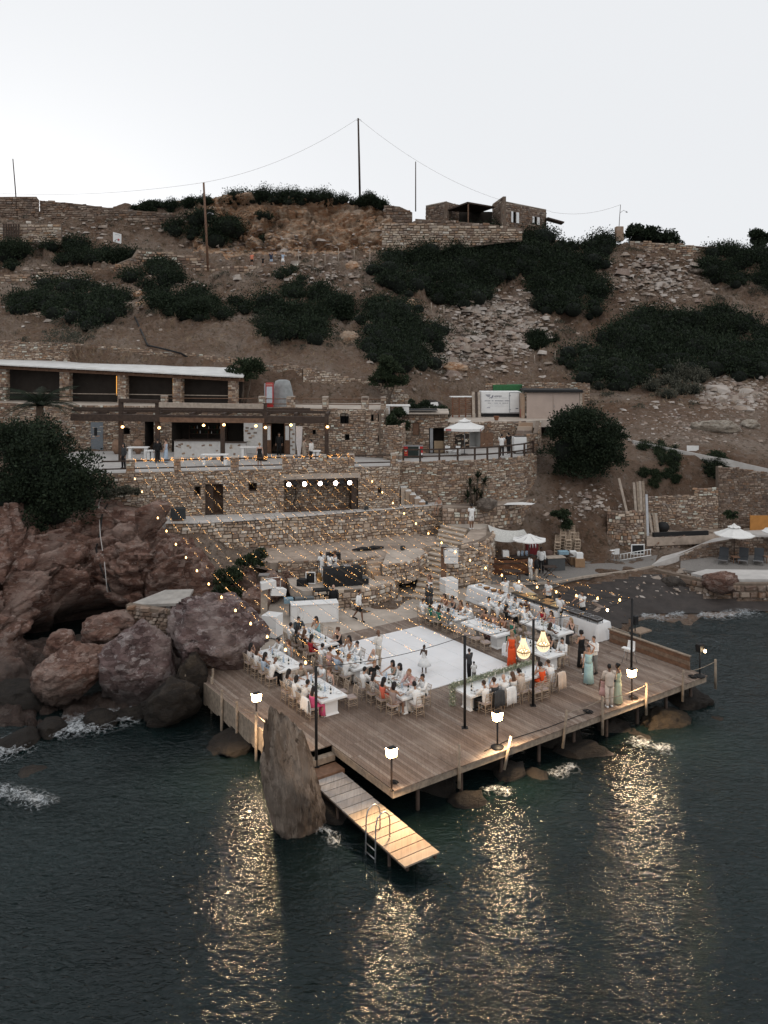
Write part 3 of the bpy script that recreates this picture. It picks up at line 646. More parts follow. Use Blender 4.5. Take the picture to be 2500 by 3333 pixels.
# ================================================================== ground slabs
A0=(X(300,55.6),55.6);A1=(.97,59.4)
BPTS=[(540,54.3),(650,54.4),(760,55),(1000,56.8),(1250,59),(1437,61)]
FPTS=[(1297,61.5),(1440,61.8),(1600,63),(1700,64.6),(1746,66.8)]
slab('plaza',[W(1.2,14.5),W(4,14.53),W(17.95,14.53),W(19.9,14.5),W(19.9,6.0),W(20.2,12),(X(1640,57.5),57.5),(X(1560,58.5),58.5),(X(1330,55),55),(X(1280,53),53),(X(900,51),51),(X(800,49),49),W(-.5,17.5)],1.27,.5,CONC)
slab('stage_floor',[(X(985,48.8),48.8),(X(1096,49.0),49.0),(X(1165,49.3),49.3),(X(1235,50),50),(X(1276,50.9),50.9),(X(1292,52.5),52.5),(X(1240,53.5),53.5),(X(930,52.3),52.3),(X(945,50),50)],2.4,.6,CONC)
slab('sand_terrace',[(X(880,52),52),(X(1230,52.6),52.6),(X(1420,57),57),(X(1437,61),61.2),(X(1250,59),59.3),(X(1000,56.8),57.1),(X(760,55),55.3),(X(820,53),53)],3.22,.5,SAND)
slab('stage_pad',[(X(1245,51.3),51.3),(X(1330,51.9),51.9),(X(1387,54.3),54.3),(X(1372,55.6),55.6),(X(1262,54.9),54.9)],3.3,.6,CONC)
slab('upper_ledge',[(X(u,d),d)for u,d in BPTS]+[(X(1440,61.9),61.9),(X(1297,61.6),61.6),(A1[0],A1[1]+.1),(A0[0],A0[1]+.1)],5.17,.5,PALECONC)
slab('bar_terrace',[(A0[0]+.05,A0[1]+.2),(A1[0]-.05,A1[1]+.2),(X(1297,61.7),61.7),(X(1440,62),62),(X(1600,63.2),63.2),(X(1700,64.8),64.8),(X(1742,67),67),(X(1720,75),75),(X(200,75),75),(X(220,57),57)],8.1,.5,FLOORC)
slab('top_terrace',[(X(-60,71.7),71.7),(X(200,69.5),69.5),(X(700,67.8),67.8),(X(985,66.8),66.8),(X(987,66.1),66.1),(X(1190,65.2),65.2),(X(1265,64.9),64.9),(X(1250,76),76),(X(760,76),76),(X(-60,79),79)],11.7,.5,CONC)
slab('planting_bed',[(X(1440,60.2),60.2),(X(1560,60.5),60.5),(X(1690,62.2),62.2),(X(1740,65),65),(X(1600,63.3),63.3),(X(1440,62),62)],5.0,.6,SAND)
slab('truck_yard',[(X(1452,71.6),71.6),(X(1715,72.6),72.6),(X(1780,74),74),(X(1930,76),76),(X(1930,82),82),(X(1480,84),84)],10.2,.6,CONC)
slab('stair_landing',[(X(1442,59.9),59.9),(X(1560,58.2),58.2),(X(1600,59.6),59.6),(X(1560,60.6),60.6),(X(1440,61.1),61.1)],3.95,.5,CONC)
# ================================================================== lower walls
build_wall(ud(BPTS,2.5,5.16),label='long rough retaining wall below the floodlit stage opening',mat=STONE_PALE,seed=2,sh=(.12,.3),sw=(.2,.6),proud=.075,group='dry stone retaining walls')
build_wall(ud([(905,51.7),(1060,51.8),(1180,52.3),(1235,53.3)],2.3,3.3),label='low stone wall behind the black draped music desk',mat=STONE,seed=3,group='dry stone retaining walls',singles=200)
build_wall([(X(1020,48.55),48.55,1.2,2.38),(X(1096,48.9),48.9,1.2,2.38),(X(1165,49.15),49.15,1.2,2.36),(X(1235,49.9),49.9,1.2,2.36),(X(1276,50.7),50.7,1.2,2.36),(X(1296,52.4),52.4,1.2,2.4)],label='rough stone front wall of the small stage',mat=STONE_PALE,seed=4,sh=(.14,.3),sw=(.2,.55),proud=.09,group='dry stone retaining walls',singles=250)
build_wall([(X(1245,51.2),51.2,2.3,3.28),(X(1330,51.8),51.8,2,3.28),(X(1389,54.2),54.2,2,3.28),(X(1374,55.7),55.7,2.2,3.28)],label='curved stone wall holding the pale concrete pad beside the stairs',mat=STONE_PALE,seed=5,sh=(.14,.3),sw=(.2,.5),proud=.09,group='dry stone retaining walls',singles=200)
build_wall([(X(1449,53.0),53.0,1.2,2.2),(X(1468,53.1),53.1,1.2,3.0),(X(1505,53.4),53.4,1.2,3.95),(X(1575,54.6),54.6,1.1,4.0),(X(1602,56.2),56.2,1.1,3.95),(X(1605,59.5),59.5,1.1,4.0)],label='chunky stone bastion between the stairs and the beach bar',mat=STONE_PALE,seed=6,sh=(.16,.34),sw=(.22,.6),proud=.12,group='dry stone retaining walls')
slab('bastion_top',[(X(1500,53.8),53.8),(X(1572,55),55),(X(1600,57),57),(X(1600,59.5),59.5),(X(1536,58.6),58.6),(X(1512,56),56)],3.93,2.5,SAND)
build_wall(ud([(1440,60.0),(1560,60.2),(1640,61),(1695,62.2),(1745,64.8)],2.0,5.05),label='stone wall under the yucca bed above the beach bar',mat=STONE,seed=7,sh=(.12,.28),group='dry stone retaining walls')
build_wall(ud(FPTS,4.2,8.12),label='tall curved stone wall under the white parasol terrace',mat=STONE,seed=8,group='dry stone retaining walls')
build_wall(ud([(1977,62.8),(2040,62.3),(2098,62.6)],1.6,4.35),label='short rubble wall beside the leaning planks',mat=STONE,seed=9,sh=(.14,.32),proud=.1,group='dry stone retaining walls',singles=150)
build_wall([(X(2110,65.6),65.6,1.6,4.85),(X(2260,65.6),65.6,1.6,5.0),(X(2262,65.55),65.55,1.6,5.5),(X(2338,65.5),65.5,1.6,5.6)],label='long stone wall behind the dark beam near the beach path',mat=STONE,seed=10,group='dry stone retaining walls')
build_wall([(X(2338,65.9),65.9,1.6,7.2),(X(2440,66.2),66.2,1.6,6.9),(X(2600,66.2),66.2,1.6,6.3)],label='high stone wall behind the orange board',mat=STONE_DARK,seed=11,group='dry stone retaining walls',singles=250)
build_wall([(X(2122,57.6),57.6,.2,1.4),(X(2200,56.4),56.4,0,1.35),(X(2260,55.7),55.7,0,1.3),(X(2330,54.5),54.5,-.2,1.25),(X(2420,54.3),54.3,-.2,1.3),(X(2620,54.4),54.4,-.2,1.3)],label='low sea wall of mixed rubble below the sun loungers',mat=STONE_DARK,seed=12,sh=(.16,.4),sw=(.25,.8),proud=.14,group='dry stone retaining walls',singles=220)
build_wall([(X(2215,60.0),60.0,1.0,1.62),(X(2300,61.2),61.2,1.0,2.2),(X(2400,61.6),61.6,1.0,2.5),(X(2600,61.8),61.8,1.0,2.6)],label='low dark wall behind the sun loungers',mat=STONE_DARK,seed=13,group='dry stone retaining walls',singles=150)
build_wall([(X(2100,62.6),62.6,1.2,2.3),(X(2200,63),63,1.4,2.4),(X(2320,64),64,1.8,2.5)],label='crumbling low wall under the long dark beam',mat=STONE_DARK,seed=14,sh=(.12,.3),proud=.12,group='dry stone retaining walls',singles=100)
build_wall([(X(-60,79.2),79.2,11.6,17.3),(X(300,77.6),77.6,11.6,16.7),(X(750,75.9),75.9,11.6,15.6)],label='long stone wall behind the white roofed loggia',mat=STONE,seed=15,group='dry stone retaining walls')
build_wall([(X(752,75.8),75.8,11.6,15.55),(X(860,75.2),75.2,11.6,15.25),(X(985,74.9),74.9,11.6,14.8)],label='stone wall behind the red fridge and grey tarpaulin',mat=STONE,seed=16,group='dry stone retaining walls',singles=250)
build_wall([(X(987,74.6),74.6,11.6,14.7),(X(1110,74.9),74.9,11.6,14.05),(X(1190,75.2),75.2,11.6,13.5),(X(1330,76),76,9.6,12.4)],label='pale stone wall with two triangular niches',mat=STONE_PALE,seed=17,group='dry stone retaining walls')
cb=MB()
for(a,b)in zip(BPTS,BPTS[1:]):
 pa,pb=P(a[0],0,a[1]),P(b[0],0,b[1]);t=(pb-pa).normalized();n=Vector((t.y,-t.x,0));L=math.hypot(pb.x-pa.x,pb.y-pa.y)
 k=max(1,int(L/.7))
 for i in range(k):
  q0=Vector((pa.x,pa.y,5.172)).lerp(Vector((pb.x,pb.y,5.172)),i/k);q1=Vector((pa.x,pa.y,5.172)).lerp(Vector((pb.x,pb.y,5.172)),(i+1)/k-.012)
  wdt=.55+.12*random.random();e=.12+.05*random.random()
  cb.hexa([q0+n*e,q1+n*e,q1-n*wdt,q0-n*wdt],[x+Vector((0,0,.06+.02*random.random()))for x in(q0+n*(e-.02),q1+n*(e-.02),q1-n*wdt,q0-n*wdt)])
o=obj('ledge_coping',cb.mesh('ledge_coping',PALECONC));tag(o,'pale irregular coping stones along the ledge below the stage opening','coping')
# ================================================================== the terrace building with the stage opening
tb=thing('stone_terrace_building','long stone building under the bar terrace with a floodlit stage opening','building',(A0[0],A0[1],5.1))
WA=Wall([(A0[0],A0[1],4.6,8.13),(A1[0],A1[1],4.6,8.13)])
def op(Wl,u0,u1,v0,v1):
 l0,l1=Wl.l_of_u(u0),Wl.l_of_u(u1);m=(l0+l1)/2;return(l0,l1,Wl.z_of(m,v1),Wl.z_of(m,v0))
ops=[op(WA,632,653,1583,1611),op(WA,668,726,1576,1690),op(WA,810,836,1572,1598),op(WA,925,1165,1558,1692),op(WA,1229,1241,1587,1604)]
ops[1]=(ops[1][0],ops[1][1],5.15,ops[1][3]);ops[3]=(ops[3][0],ops[3][1],5.15,ops[3][3])
WA=build_wall([(A0[0],A0[1],4.6,8.13),(A1[0],A1[1],4.6,8.13)],parent=tb,openings=ops[:3]+ops[4:]+[ops[3]],seed=20,inner=STONE,deep=1.7,mat=STONE_PALE)
build_wall([(A1[0]+.02,A1[1]+.02,4.6,8.13),(X(1299,61.4),61.4,4.6,8.13)],parent=tb,seed=21,partname='side_wall',singles=60)
l0,l1,z0,z1=ops[3]
q=MB();q.hexa([WA.pt(l0-.25,z1+.01,.07),WA.pt(l1+.15,z1+.01,.07),WA.pt(l1+.15,z1+.01,-.3),WA.pt(l0-.25,z1+.01,-.3)],[WA.pt(l0-.25,z1+.36,.07),WA.pt(l1+.15,z1+.36,.07),WA.pt(l1+.15,z1+.36,-.3),WA.pt(l0-.25,z1+.36,-.3)])
part('lintel',q,CONC,tb,True)
q=MB();q.hexa([WA.pt(l0,z1-.14,.02),WA.pt(l1,z1-.14,.02),WA.pt(l1,z1-.14,-.12),WA.pt(l0,z1-.14,-.12)],[WA.pt(l0,z1,.02),WA.pt(l1,z1,.02),WA.pt(l1,z1,-.12),WA.pt(l0,z1,-.12)]);part('stage_beam',q,DARKWOOD,tb,True)
pa,pb=WA.pt(l0+.05,0,-1.55),WA.pt(l1-.05,0,-1.55)
build_wall([(pa.x,pa.y,5.1,z1-.05),(pb.x,pb.y,5.1,z1-.05)],parent=tb,seed=22,partname='stage_back_wall',mat=STONE_PALE,thick=.1,singles=150)
q=MB();q.hexa([WA.pt(l1-.45,5.17,-.05),WA.pt(l1-.06,5.17,-.05),WA.pt(l1-.06,5.17,-1.2),WA.pt(l1-.45,5.17,-1.2)],[WA.pt(l1-.45,z1-.15,-.05),WA.pt(l1-.06,z1-.15,-.05),WA.pt(l1-.06,z1-.15,-1.2),WA.pt(l1-.45,z1-.15,-1.2)]);part('dark_partition',q,DARKWOOD,tb,True)
l0,l1,z0,z1=ops[1]
for k in range(4):
 a=l0+.03+(l1-l0)*.42*k/4;q=MB();q.hexa([WA.pt(a,5.18,-.2),WA.pt(a+(l1-l0)*.1,5.18,-.2),WA.pt(a+(l1-l0)*.1,5.18,-.26),WA.pt(a,5.18,-.26)],[WA.pt(a,z1-.05,-.2),WA.pt(a+(l1-l0)*.1,z1-.05,-.2),WA.pt(a+(l1-l0)*.1,z1-.05,-.26),WA.pt(a,z1-.05,-.26)]);part('door_board',q,DARKWOOD,tb,True)
for oo in(ops[0],ops[2],ops[4]):
 q=MB();a,b,c0,c1=oo
 for(x0,x1,y0,y1)in((a,a+.06,c0,c1),(b-.06,b,c0,c1),(a+.062,b-.062,c1-.06,c1),(a+.062,b-.062,c0,c0+.05)):
  q.hexa([WA.pt(x0,y0,-.12),WA.pt(x1,y0,-.12),WA.pt(x1,y0,-.2),WA.pt(x0,y0,-.2)],[WA.pt(x0,y1,-.12),WA.pt(x1,y1,-.12),WA.pt(x1,y1,-.2),WA.pt(x0,y1,-.2)])
 part('window_frame',q,DARKWOOD,tb,True)
def pier(p,w_,d_,z0,z1,parent,rz,seed):
 b=MB();b.box((p[0],p[1],(z0+z1)/2),(w_-.06,d_-.06,z1-z0),rz);pr=part('pier',b,MORTAR,parent,True)
 m=MB();rnd=[];rng=random.Random(seed);inv=Matrix.Translation(parent.location).inverted();z=z0
 while z<z1-.05:
  h=min(rng.uniform(.12,.22),z1-z)
  for face in range(4):
   L=w_ if face%2==0 else d_;off=(d_ if face%2==0 else w_)/2-.03;l=-L/2
   while l<L/2-.05:
    wd=min(rng.uniform(.16,.4),L/2-l);M=inv@Matrix.Translation((p[0],p[1],z+h/2))@Matrix.Rotation(rz+face*math.pi/2,4,'Z')@Matrix.Translation((l+wd/2,-off,0))@Matrix.Diagonal((wd-.015,.05,h-.015,1))
    m.add([M@Vector(x)for x in stone_unit(rng)],STONE_F);rnd+=[rng.random()]*5;l+=wd
  z+=h
 b=MB();b.bbox((p[0],p[1],z1+.03),(w_+.02,d_+.02,.06),.02,rz);b.v=[inv@Vector(x)for x in b.v];obj('pier_cap',b.mesh('pier_cap',CONC),pr)
 me=m.mesh('stone_infill',STONE);a=me.attributes.new('rnd','FLOAT','FACE');a.data.foreach_set('value',rnd);obj('stone_infill',me,pr,kind='stuff');return pr
rA=math.atan2(A1[1]-A0[1],A1[0]-A0[0])
rail=thing('terrace_railing','stone piers with dark rails hung with fairy lights along the bar terrace','railing',(A0[0],A0[1],8.1))
piers=[(412,438),(566,588),(751,776),(919,955),(1040,1062),(1135,1153),(1275,1296)]
pl=[]
for i,(u0,u1)in enumerate(piers):
 a,b=WA.l_of_u(u0),WA.l_of_u(u1);c=WA.pt((a+b)/2,0,-.22);pier((c.x,c.y),b-a,.42,8.11,9.0,rail,rA,50+i);pl.append((a,b))
la=[(WA.l_of_u(330),pl[0][0])]+[(pl[i][1],pl[i+1][0])for i in range(len(pl)-1)]
for(a,b)in la:
 for zz,hh in((8.93,.09),(8.42,.08)):
  q=MB();q.hexa([WA.pt(a,zz-hh/2,-.17),WA.pt(b,zz-hh/2,-.17),WA.pt(b,zz-hh/2,-.25),WA.pt(a,zz-hh/2,-.25)],[WA.pt(a,zz+hh/2,-.17),WA.pt(b,zz+hh/2,-.17),WA.pt(b,zz+hh/2,-.25),WA.pt(a,zz+hh/2,-.25)]);part('rail',q,DARKWOOD,rail,True)
a,b=pl[3][1]+.01,pl[5][0]-.01
build_wall([(*WA.pt(a,0,-.02)[:2],8.12,8.75),(*WA.pt(pl[4][0]-.01,0,-.02)[:2],8.12,8.75)],parent=rail,partname='parapet',seed=23,singles=60,thick=.36,mat=STONE_PALE)
build_wall([(*WA.pt(pl[4][1]+.01,0,-.02)[:2],8.12,8.75),(*WA.pt(b,0,-.02)[:2],8.12,8.75)],parent=rail,partname='parapet',seed=24,singles=60,thick=.36,mat=STONE_PALE)
l0,l1,z0,z1=ops[3]
spots=[]
for i,(u,v,lit)in enumerate([(939,1582,1),(960,1588,0),(990,1581,1),(1012,1586,0),(1042,1576,1),(1063,1582,0),(1091,1572,1),(1111,1578,0),(1138,1567,1)]):
 l=WA.l_of_u(u);zz=z1-.32;c=WA.pt(l,zz,.1)
 t=thing('stage_spotlight',('lit' if lit else 'dark')+' round stage spotlight hanging under the lintel, %s from the door side'%['first','second','third','fourth','fifth','sixth','seventh','eighth','ninth'][i],'spotlight',c,rA,'stage spotlights')
 b=MB();M=Matrix.Rotation(R(80),4,'X')
 b.lathe([(.09,-.16),(.17,-.1),(.19,.08),(.15,.085)],12);b.v=[M@Vector(x)for x in b.v];part('housing',b,BLACK,t)
 b=MB();b.tube([(-.2,0,0),(-.2,0,.2),(.2,0,.2),(.2,0,0)],.014,5);b.tube([(0,0,.2),(0,0,.32)],.02,5);part('yoke',b,BLACK,t)
 b=MB();b.lathe([(.001,.0),(.145,.0),(.145,.012),(.001,.02)],14,(0,0,.087));b.v=[M@Vector(x)for x in b.v];part('lens',b,glow('spot_lens',(1,.8,.72),14)if lit else BLACK,t)
# ================================================================== bar building, tower, upper terrace
bar=thing('bar_building','two storey stone bar building behind the pergola with white counter','building',(X(340,68.5),68.5,8.1))
L2p=[(X(200,69.3),69.3,8.1,11.78),(X(985,66.6),66.6,8.1,11.78)]
WL=Wall(L2p)
o_bar=op(WL,560,792,1368,1482);o_bar=(o_bar[0],o_bar[1],8.12,o_bar[3])
o_door=op(WL,868,925,1378,1482);o_door=(o_door[0],o_door[1],8.12,o_door[3])
o_left=op(WL,472,500,1372,1482);o_left=(o_left[0],o_left[1],8.12,o_left[3])
o_n=op(WL,401,423,1393,1413)
WL=build_wall(L2p,parent=bar,openings=[o_bar,o_door,o_left,o_n],deep=2.2,inner=DARKSHADE,seed=25,mat=STONE)
def wall_panel(Wl,u0,u1,v0,v1,out,nm,mat,parent,th=.05,zb=None):
 a,b=Wl.l_of_u(u0),Wl.l_of_u(u1);m=(a+b)/2;z1=Wl.z_of(m,v0);z0=zb if zb is not None else Wl.z_of(m,v1)
 q=MB();q.hexa([Wl.pt(a,z0,out),Wl.pt(b,z0,out),Wl.pt(b,z0,out-th),Wl.pt(a,z0,out-th)],[Wl.pt(a,z1,out),Wl.pt(b,z1,out),Wl.pt(b,z1,out-th),Wl.pt(a,z1,out-th)]);return part(nm,q,mat,parent,True)
wall_panel(WL,794,862,1372,1480,.1,'white_wall',WHITEWASH,bar,.08,8.11)
for(u,v)in((806,1392),(812,1410),(803,1402),(824,1418),(815,1424),(822,1395),(832,1408),(812,1436)):
 wall_panel(WL,u-5,u+5,v-2.5,v+2.5,.14,'stone',STONE,bar,.06)
wall_panel(WL,866,868,1376,1480,.09,'door_frame',MIDWOOD,bar,.1,8.11);wall_panel(WL,925,928,1376,1480,.09,'door_frame',MIDWOOD,bar,.1,8.11)
d1_=wall_panel(WL,869,884,1380,1480,.05,'door',MIDWOOD,bar,.06,8.13);wall_panel(WL,871,881,1386,1432,.065,'door_pane',WHITE,bar,.012)
d2_=wall_panel(WL,929,944,1380,1480,.1,'door',MIDWOOD,bar,.06,8.13);wall_panel(WL,931,942,1386,1432,.115,'door_pane',WHITE,bar,.012)
wall_panel(WL,946,963,1372,1480,.16,'white_pilaster',WHITEWASH,bar,.14,8.11)
for(u,v)in((951,1398),(957,1412),(950,1426),(957,1438),(951,1450),(956,1462)):wall_panel(WL,u-4,u+4,v-2.5,v+2.5,.2,'stone',STONE,bar,.06)
wall_panel(WL,868,1000,1365,1374,.12,'door_lintel',WHITEWASH,bar,.1)
wall_panel(WL,296,336,1374,1470,.07,'door',simple('grey_blue_door',(.16,.18,.2),.6,.1),bar,.06,8.12);wall_panel(WL,309,318,1392,1418,.085,'door_window',BLACK,bar,.012)
build_wall([(X(-60,71.5),71.5,7.6,11.9),(X(200,69.32),69.32,7.6,11.8)],parent=bar,seed=36,partname='palm_side_wall',singles=60)
sh=thing('bar_shelves','dark shelves with bottles behind the white bar counter','shelves',WL.pt((o_bar[0]+o_bar[1])/2,8.12,-1.9),math.atan2(L2p[1][1]-L2p[0][1],L2p[1][0]-L2p[0][0]))
for zz in(.9,1.3,1.7):q=MB();q.box((-.6,0,zz),(3.2,.3,.04));part('shelf',q,DARKWOOD,sh)
for xx in(-2.2,-.6,1.0):q=MB();q.box((xx,.02,1.0),(.05,.3,1.9));part('upright',q,DARKWOOD,sh)
for i in range(26):
 q=MB();hh=random.uniform(.2,.32);x=-2.0+2.9*(i%13)/12;z_=1.32 if i<13 else 1.72
 q.lathe([(.035,0),(.037,hh*.6),(.012,hh*.75),(.012,hh)],6,(x,-.05,z_));part('bottle',q,[BLACK,simple('green_glass',(.03,.08,.04),.2),simple('amber_glass',(.25,.1,.03),.2),WHITE][i%4],sh)
def counter(u0,u1,d,z1,lab,stones=True):
 c=P((u0+u1)/2,0,d);L=(u1-u0)/F*d
 t=thing('bar_counter',lab,'bar counter',(c.x,c.y,8.1),-.03)
 q=MB();q.bbox((0,0,z1/2),(L,.6,z1),.01);part('counter_body',q,WHITEWASH,t)
 q=MB();q.bbox((0,-.03,z1+.025),(L+.08,.75,.045),.01);part('counter_top',q,DARKWOOD,t)
 if stones:
  for i in range(int(L*3.2)):
   q=MB();M=Matrix.Translation((random.uniform(-L/2+.15,L/2-.15),-.3,random.uniform(.15,z1-.15)))@Matrix.Rotation(random.uniform(-.3,.3),4,'Y')@Matrix.Diagonal((random.uniform(.14,.26),.035,random.uniform(.09,.17),1))
   q.add([M@Vector(x)for x in stone_unit(random)],STONE_F);part('stone',q,STONE,t)
 return t
counter(570,722,65.2,1.22,'long whitewashed bar counter dotted with stones and dark top')
counter(733,802,65.0,1.1,'short whitewashed counter next to the bar post')
tw=[(X(985,65.9),65.9,8.1,11.74),(X(1190,65.0),65.0,8.1,11.74)];WT=Wall(tw)
tops=[op(WT,1108,1135,1346,1378),op(WT,1123,1137,1414,1432),op(WT,1018,1028,1399,1413)]
tower=thing('stone_tower_house','stone block house with small arched window beside the bar','building',(tw[0][0],tw[0][1],8.1))
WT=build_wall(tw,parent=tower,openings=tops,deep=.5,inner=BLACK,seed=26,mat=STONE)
tw2=[(X(1190,64.75),64.75,8.1,11.74),(X(1250,64.3),64.3,8.1,11.74)];WT2=Wall(tw2)
build_wall(tw2,parent=tower,openings=[op(WT2,1208,1216,1350,1371),op(WT2,1230,1238,1348,1372),op(WT2,1230,1239,1418,1438)],deep=.4,inner=BLACK,seed=27,partname='corner_wall',singles=120)
build_wall([(X(1250,64.3),64.3,8.1,11.74),(X(1268,67.5),67.5,8.1,11.74)],parent=tower,seed=28,partname='side_wall',singles=60)
a,b,z0,z1=tops[0];n=7
for i in range(n):
 th=math.pi*(i+.5)/n;r_=(b-a)/2+.1;q=MB();c=WT.pt((a+b)/2-math.cos(th)*r_,z1-.02+math.sin(th)*r_*.45,.05)
 M=Matrix.Translation(c)@Matrix.Rotation(math.atan2(tw[1][1]-tw[0][1],tw[1][0]-tw[0][0]),4,'Z')@Matrix.Rotation(-(th-math.pi/2)*-.6,4,'Y')@Matrix.Diagonal((.13,.07,.24,1));q.add([M@Vector(x)for x in stone_unit(random)],STONE_F);part('arch_stone',q,STONE_PALE,tower,True)
build_wall([(X(1248,63.6),63.6,8.1,10.6),(X(1270,62.9),62.9,8.1,10.7),(X(1306,63.4),63.4,8.1,10.6),(X(1318,65.5),65.5,8.1,10.6)],label='small rounded stone annex between the tower and the hut',name='stone_annex',cat='building',seed=29,singles=200,openings=[])
ur=thing('upper_railing','stone piers with thin brown rails along the upper terrace','railing',(X(700,66.3),66.3,11.7))
ups=[(525,545,67.0),(843,865,66.2),(934,960,66),(1050,1069,65.7),(1177,1200,65.4),(1240,1256,65.3)]
for i,(u0,u1,d)in enumerate(ups):pier((X((u0+u1)/2,d),d),(u1-u0)/F*d,.4,11.71,12.65,ur,-.02,80+i)
for i in range(len(ups)-1):
 a,b=P(ups[i][1],0,ups[i][2]),P(ups[i+1][0],0,ups[i+1][2])
 for zz in(12.5,12.1):q=MB();q.tube([(a.x,a.y,zz),(b.x,b.y,zz)],.035,5);part('rail',q,MIDWOOD,ur,True)
# ================================================================== loggia with white roof
lg=thing('loggia','white roofed open stone loggia above the pergola','building',(X(390,74.5),74.5,11.7))
def ll(u):f=u/790.;d=76.6+(71.2-76.6)*f;return Vector((X(u,d),d,0))
pl_=[(2,26),(200,231),(388,415),(567,595),(747,773)]
for i,(u0,u1)in enumerate(pl_):
 a,b=ll(u0),ll(u1);c=(a+b)/2;f=u0/790.;pier((c.x,c.y),(b-a).length,.55,11.71,14.5-.75*f,lg,math.atan2((b-a).y,(b-a).x),90+i)
q0,q1=ll(-60),ll(800);r0,r1=Vector((X(-60,80),80,15.5)),Vector((X(690,75.2),75.2,14.75))
q0.z,q1.z=15.05,14.0;fw=Vector((-.05,-.9,0));q0+=fw;q1+=fw
rf=MB();rf.hexa([q0,q1,Vector((X(800,74.6),74.6,14.6)),r0],[x+Vector((0,0,.1))for x in(q0,q1,Vector((X(790,74.6),74.6,14.62)),r0)]);part('roof',rf,simple('white_roof_sheet',(.62,.615,.6),.7,.1,1.2,0,40,dirt=(.5,.48,.45)),lg,True)
b=MB();b.hexa([ll(-60)+Vector((0,-.3,14.72)),ll(795)+Vector((0,-.3,13.66)),ll(795)+Vector((0,-.05,13.66)),ll(-60)+Vector((0,-.05,14.72))],[ll(-60)+Vector((0,-.3,14.97)),ll(795)+Vector((0,-.3,13.91)),ll(795)+Vector((0,-.05,13.91)),ll(-60)+Vector((0,-.05,14.97))]);part('eave_beam',b,MIDWOOD,lg,True)
for i in range(26):
 u=10+i*31;a=ll(u);f=u/790;q=MB();q.box((a.x,a.y+1.0,14.9-1.0*f),(.08,3.6,.14));part('rafter',q,MIDWOOD,lg,True)
q=MB();a,b=ll(-60)+Vector((0,1.2,11.71)),ll(790)+Vector((-.2,1.2,11.71));q.hexa([a,b,b+Vector((0,.2,0)),a+Vector((0,.2,0))],[a+Vector((0,0,3.3)),b+Vector((0,0,2.6)),b+Vector((0,.2,2.6)),a+Vector((0,.2,3.3))]);part('back_wall',q,DARKSHADE,lg,True)  # wall coloured near black; the loggia's deep shade is put into the colour
for i in range(4):
 a,b=ll(pl_[i][1]),ll(pl_[i+1][0]);q=MB();q.tube([a+Vector((0,0,12.45)),b+Vector((0,0,12.45))],.04,5);part('rail',q,PALEWOOD,lg,True)
# ================================================================== pergola
pg=thing('pergola','dark timber pergola over the bar terrace','pergola',(X(620,62.5),62.5,8.1))
def beam(nm,a,b,w_,h_,mat,parent):
 a,b=Vector(a),Vector(b);t=(b-a).normalized();up=Vector((0,0,1));s=t.cross(up);s=s.normalized()if s.length>.01 else Vector((1,0,0));up=s.cross(t);q=MB()
 f=lambda p,i,j:p+s*i*w_/2+up*j*h_/2
 q.hexa([f(a,-1,-1),f(b,-1,-1),f(b,1,-1),f(a,1,-1)],[f(a,-1,1),f(b,-1,1),f(b,1,1),f(a,1,1)]);return part(nm,q,mat,parent,True)
for(u,zt)in((394,12.72),(513,12.6),(725,11.6),(862,12.4),(1063,11.5)):beam('post',(X(u,62.5),62.5,8.1),(X(u,62.5),62.5,zt),.3,.3,DARKWOOD,pg)
beam('front_beam',(X(232,62.3),62.3,11.36),(X(1070,62.3),62.3,11.16),.3,.5,DARKWOOD,pg)
beam('front_fascia',(X(520,62.05),62.05,11.2),(X(860,62.05),62.05,11.12),.12,.34,MIDWOOD,pg)
beam('top_beam',(X(392,62.4),62.4,12.6),(X(516,62.4),62.4,12.5),.28,.26,DARKWOOD,pg)
beam('top_beam',(X(518,62.35),62.35,12.28),(X(858,62.35),62.35,12.15),.2,.36,PALEWOOD,pg)
for(u)in(300,394,513,620,725,862,960,1063):beam('cross_beam',(X(u,62.45),62.5,11.5),(X(u-(u-1250)*.055,66.3),66.3,11.5),.2,.26,DARKWOOD,pg)
beam('rear_beam',(X(240,65.8),65.8,11.75),(X(1010,65.3),65.3,11.72),.2,.22,DARKWOOD,pg)
beam('middle_beam',(X(235,64),64,11.76),(X(1060,64),64,11.6),.2,.2,DARKWOOD,pg)
for i,(u,v)in enumerate(((399,1387),(518,1390),(663,1382),(729,1380),(833,1384),(864,1389),(947,1381),(1066,1387))):
 d=62.1 if i not in(2,4,6)else 64;c=P(u,v,d)
 t=thing('pendant_bulb','warm bulb on a short cord under the pergola, %s from the palm end'%['first','second','third','fourth','fifth','sixth','seventh','eighth'][i],'hanging bulb',c,0,'bulbs under the pergola')
 q=MB();q.tube([(0,0,.05),(0,0,.42)],.012,5);part('cord',q,BLACK,t);q=MB();q.lathe([(.03,.04),(.1,-.02),(.11,-.08),(.06,-.14)],8);part('bulb',q,BULB,t)
for(u,f_)in((378,.48),(562,.71)):
 a=ll(u);c=(a.x,a.y+.15,12.6);q=MB();q.box((0,0,.6),(.05,.06,1.7));o=obj('wall_light',q.mesh('wall_light',glow('amber_strip',(1,.45,.1),.8)),None,c);tag(o,'amber light strip on the loggia pillar nearest the %s'%('palm' if u<400 else 'open kitchen'),'wall light')
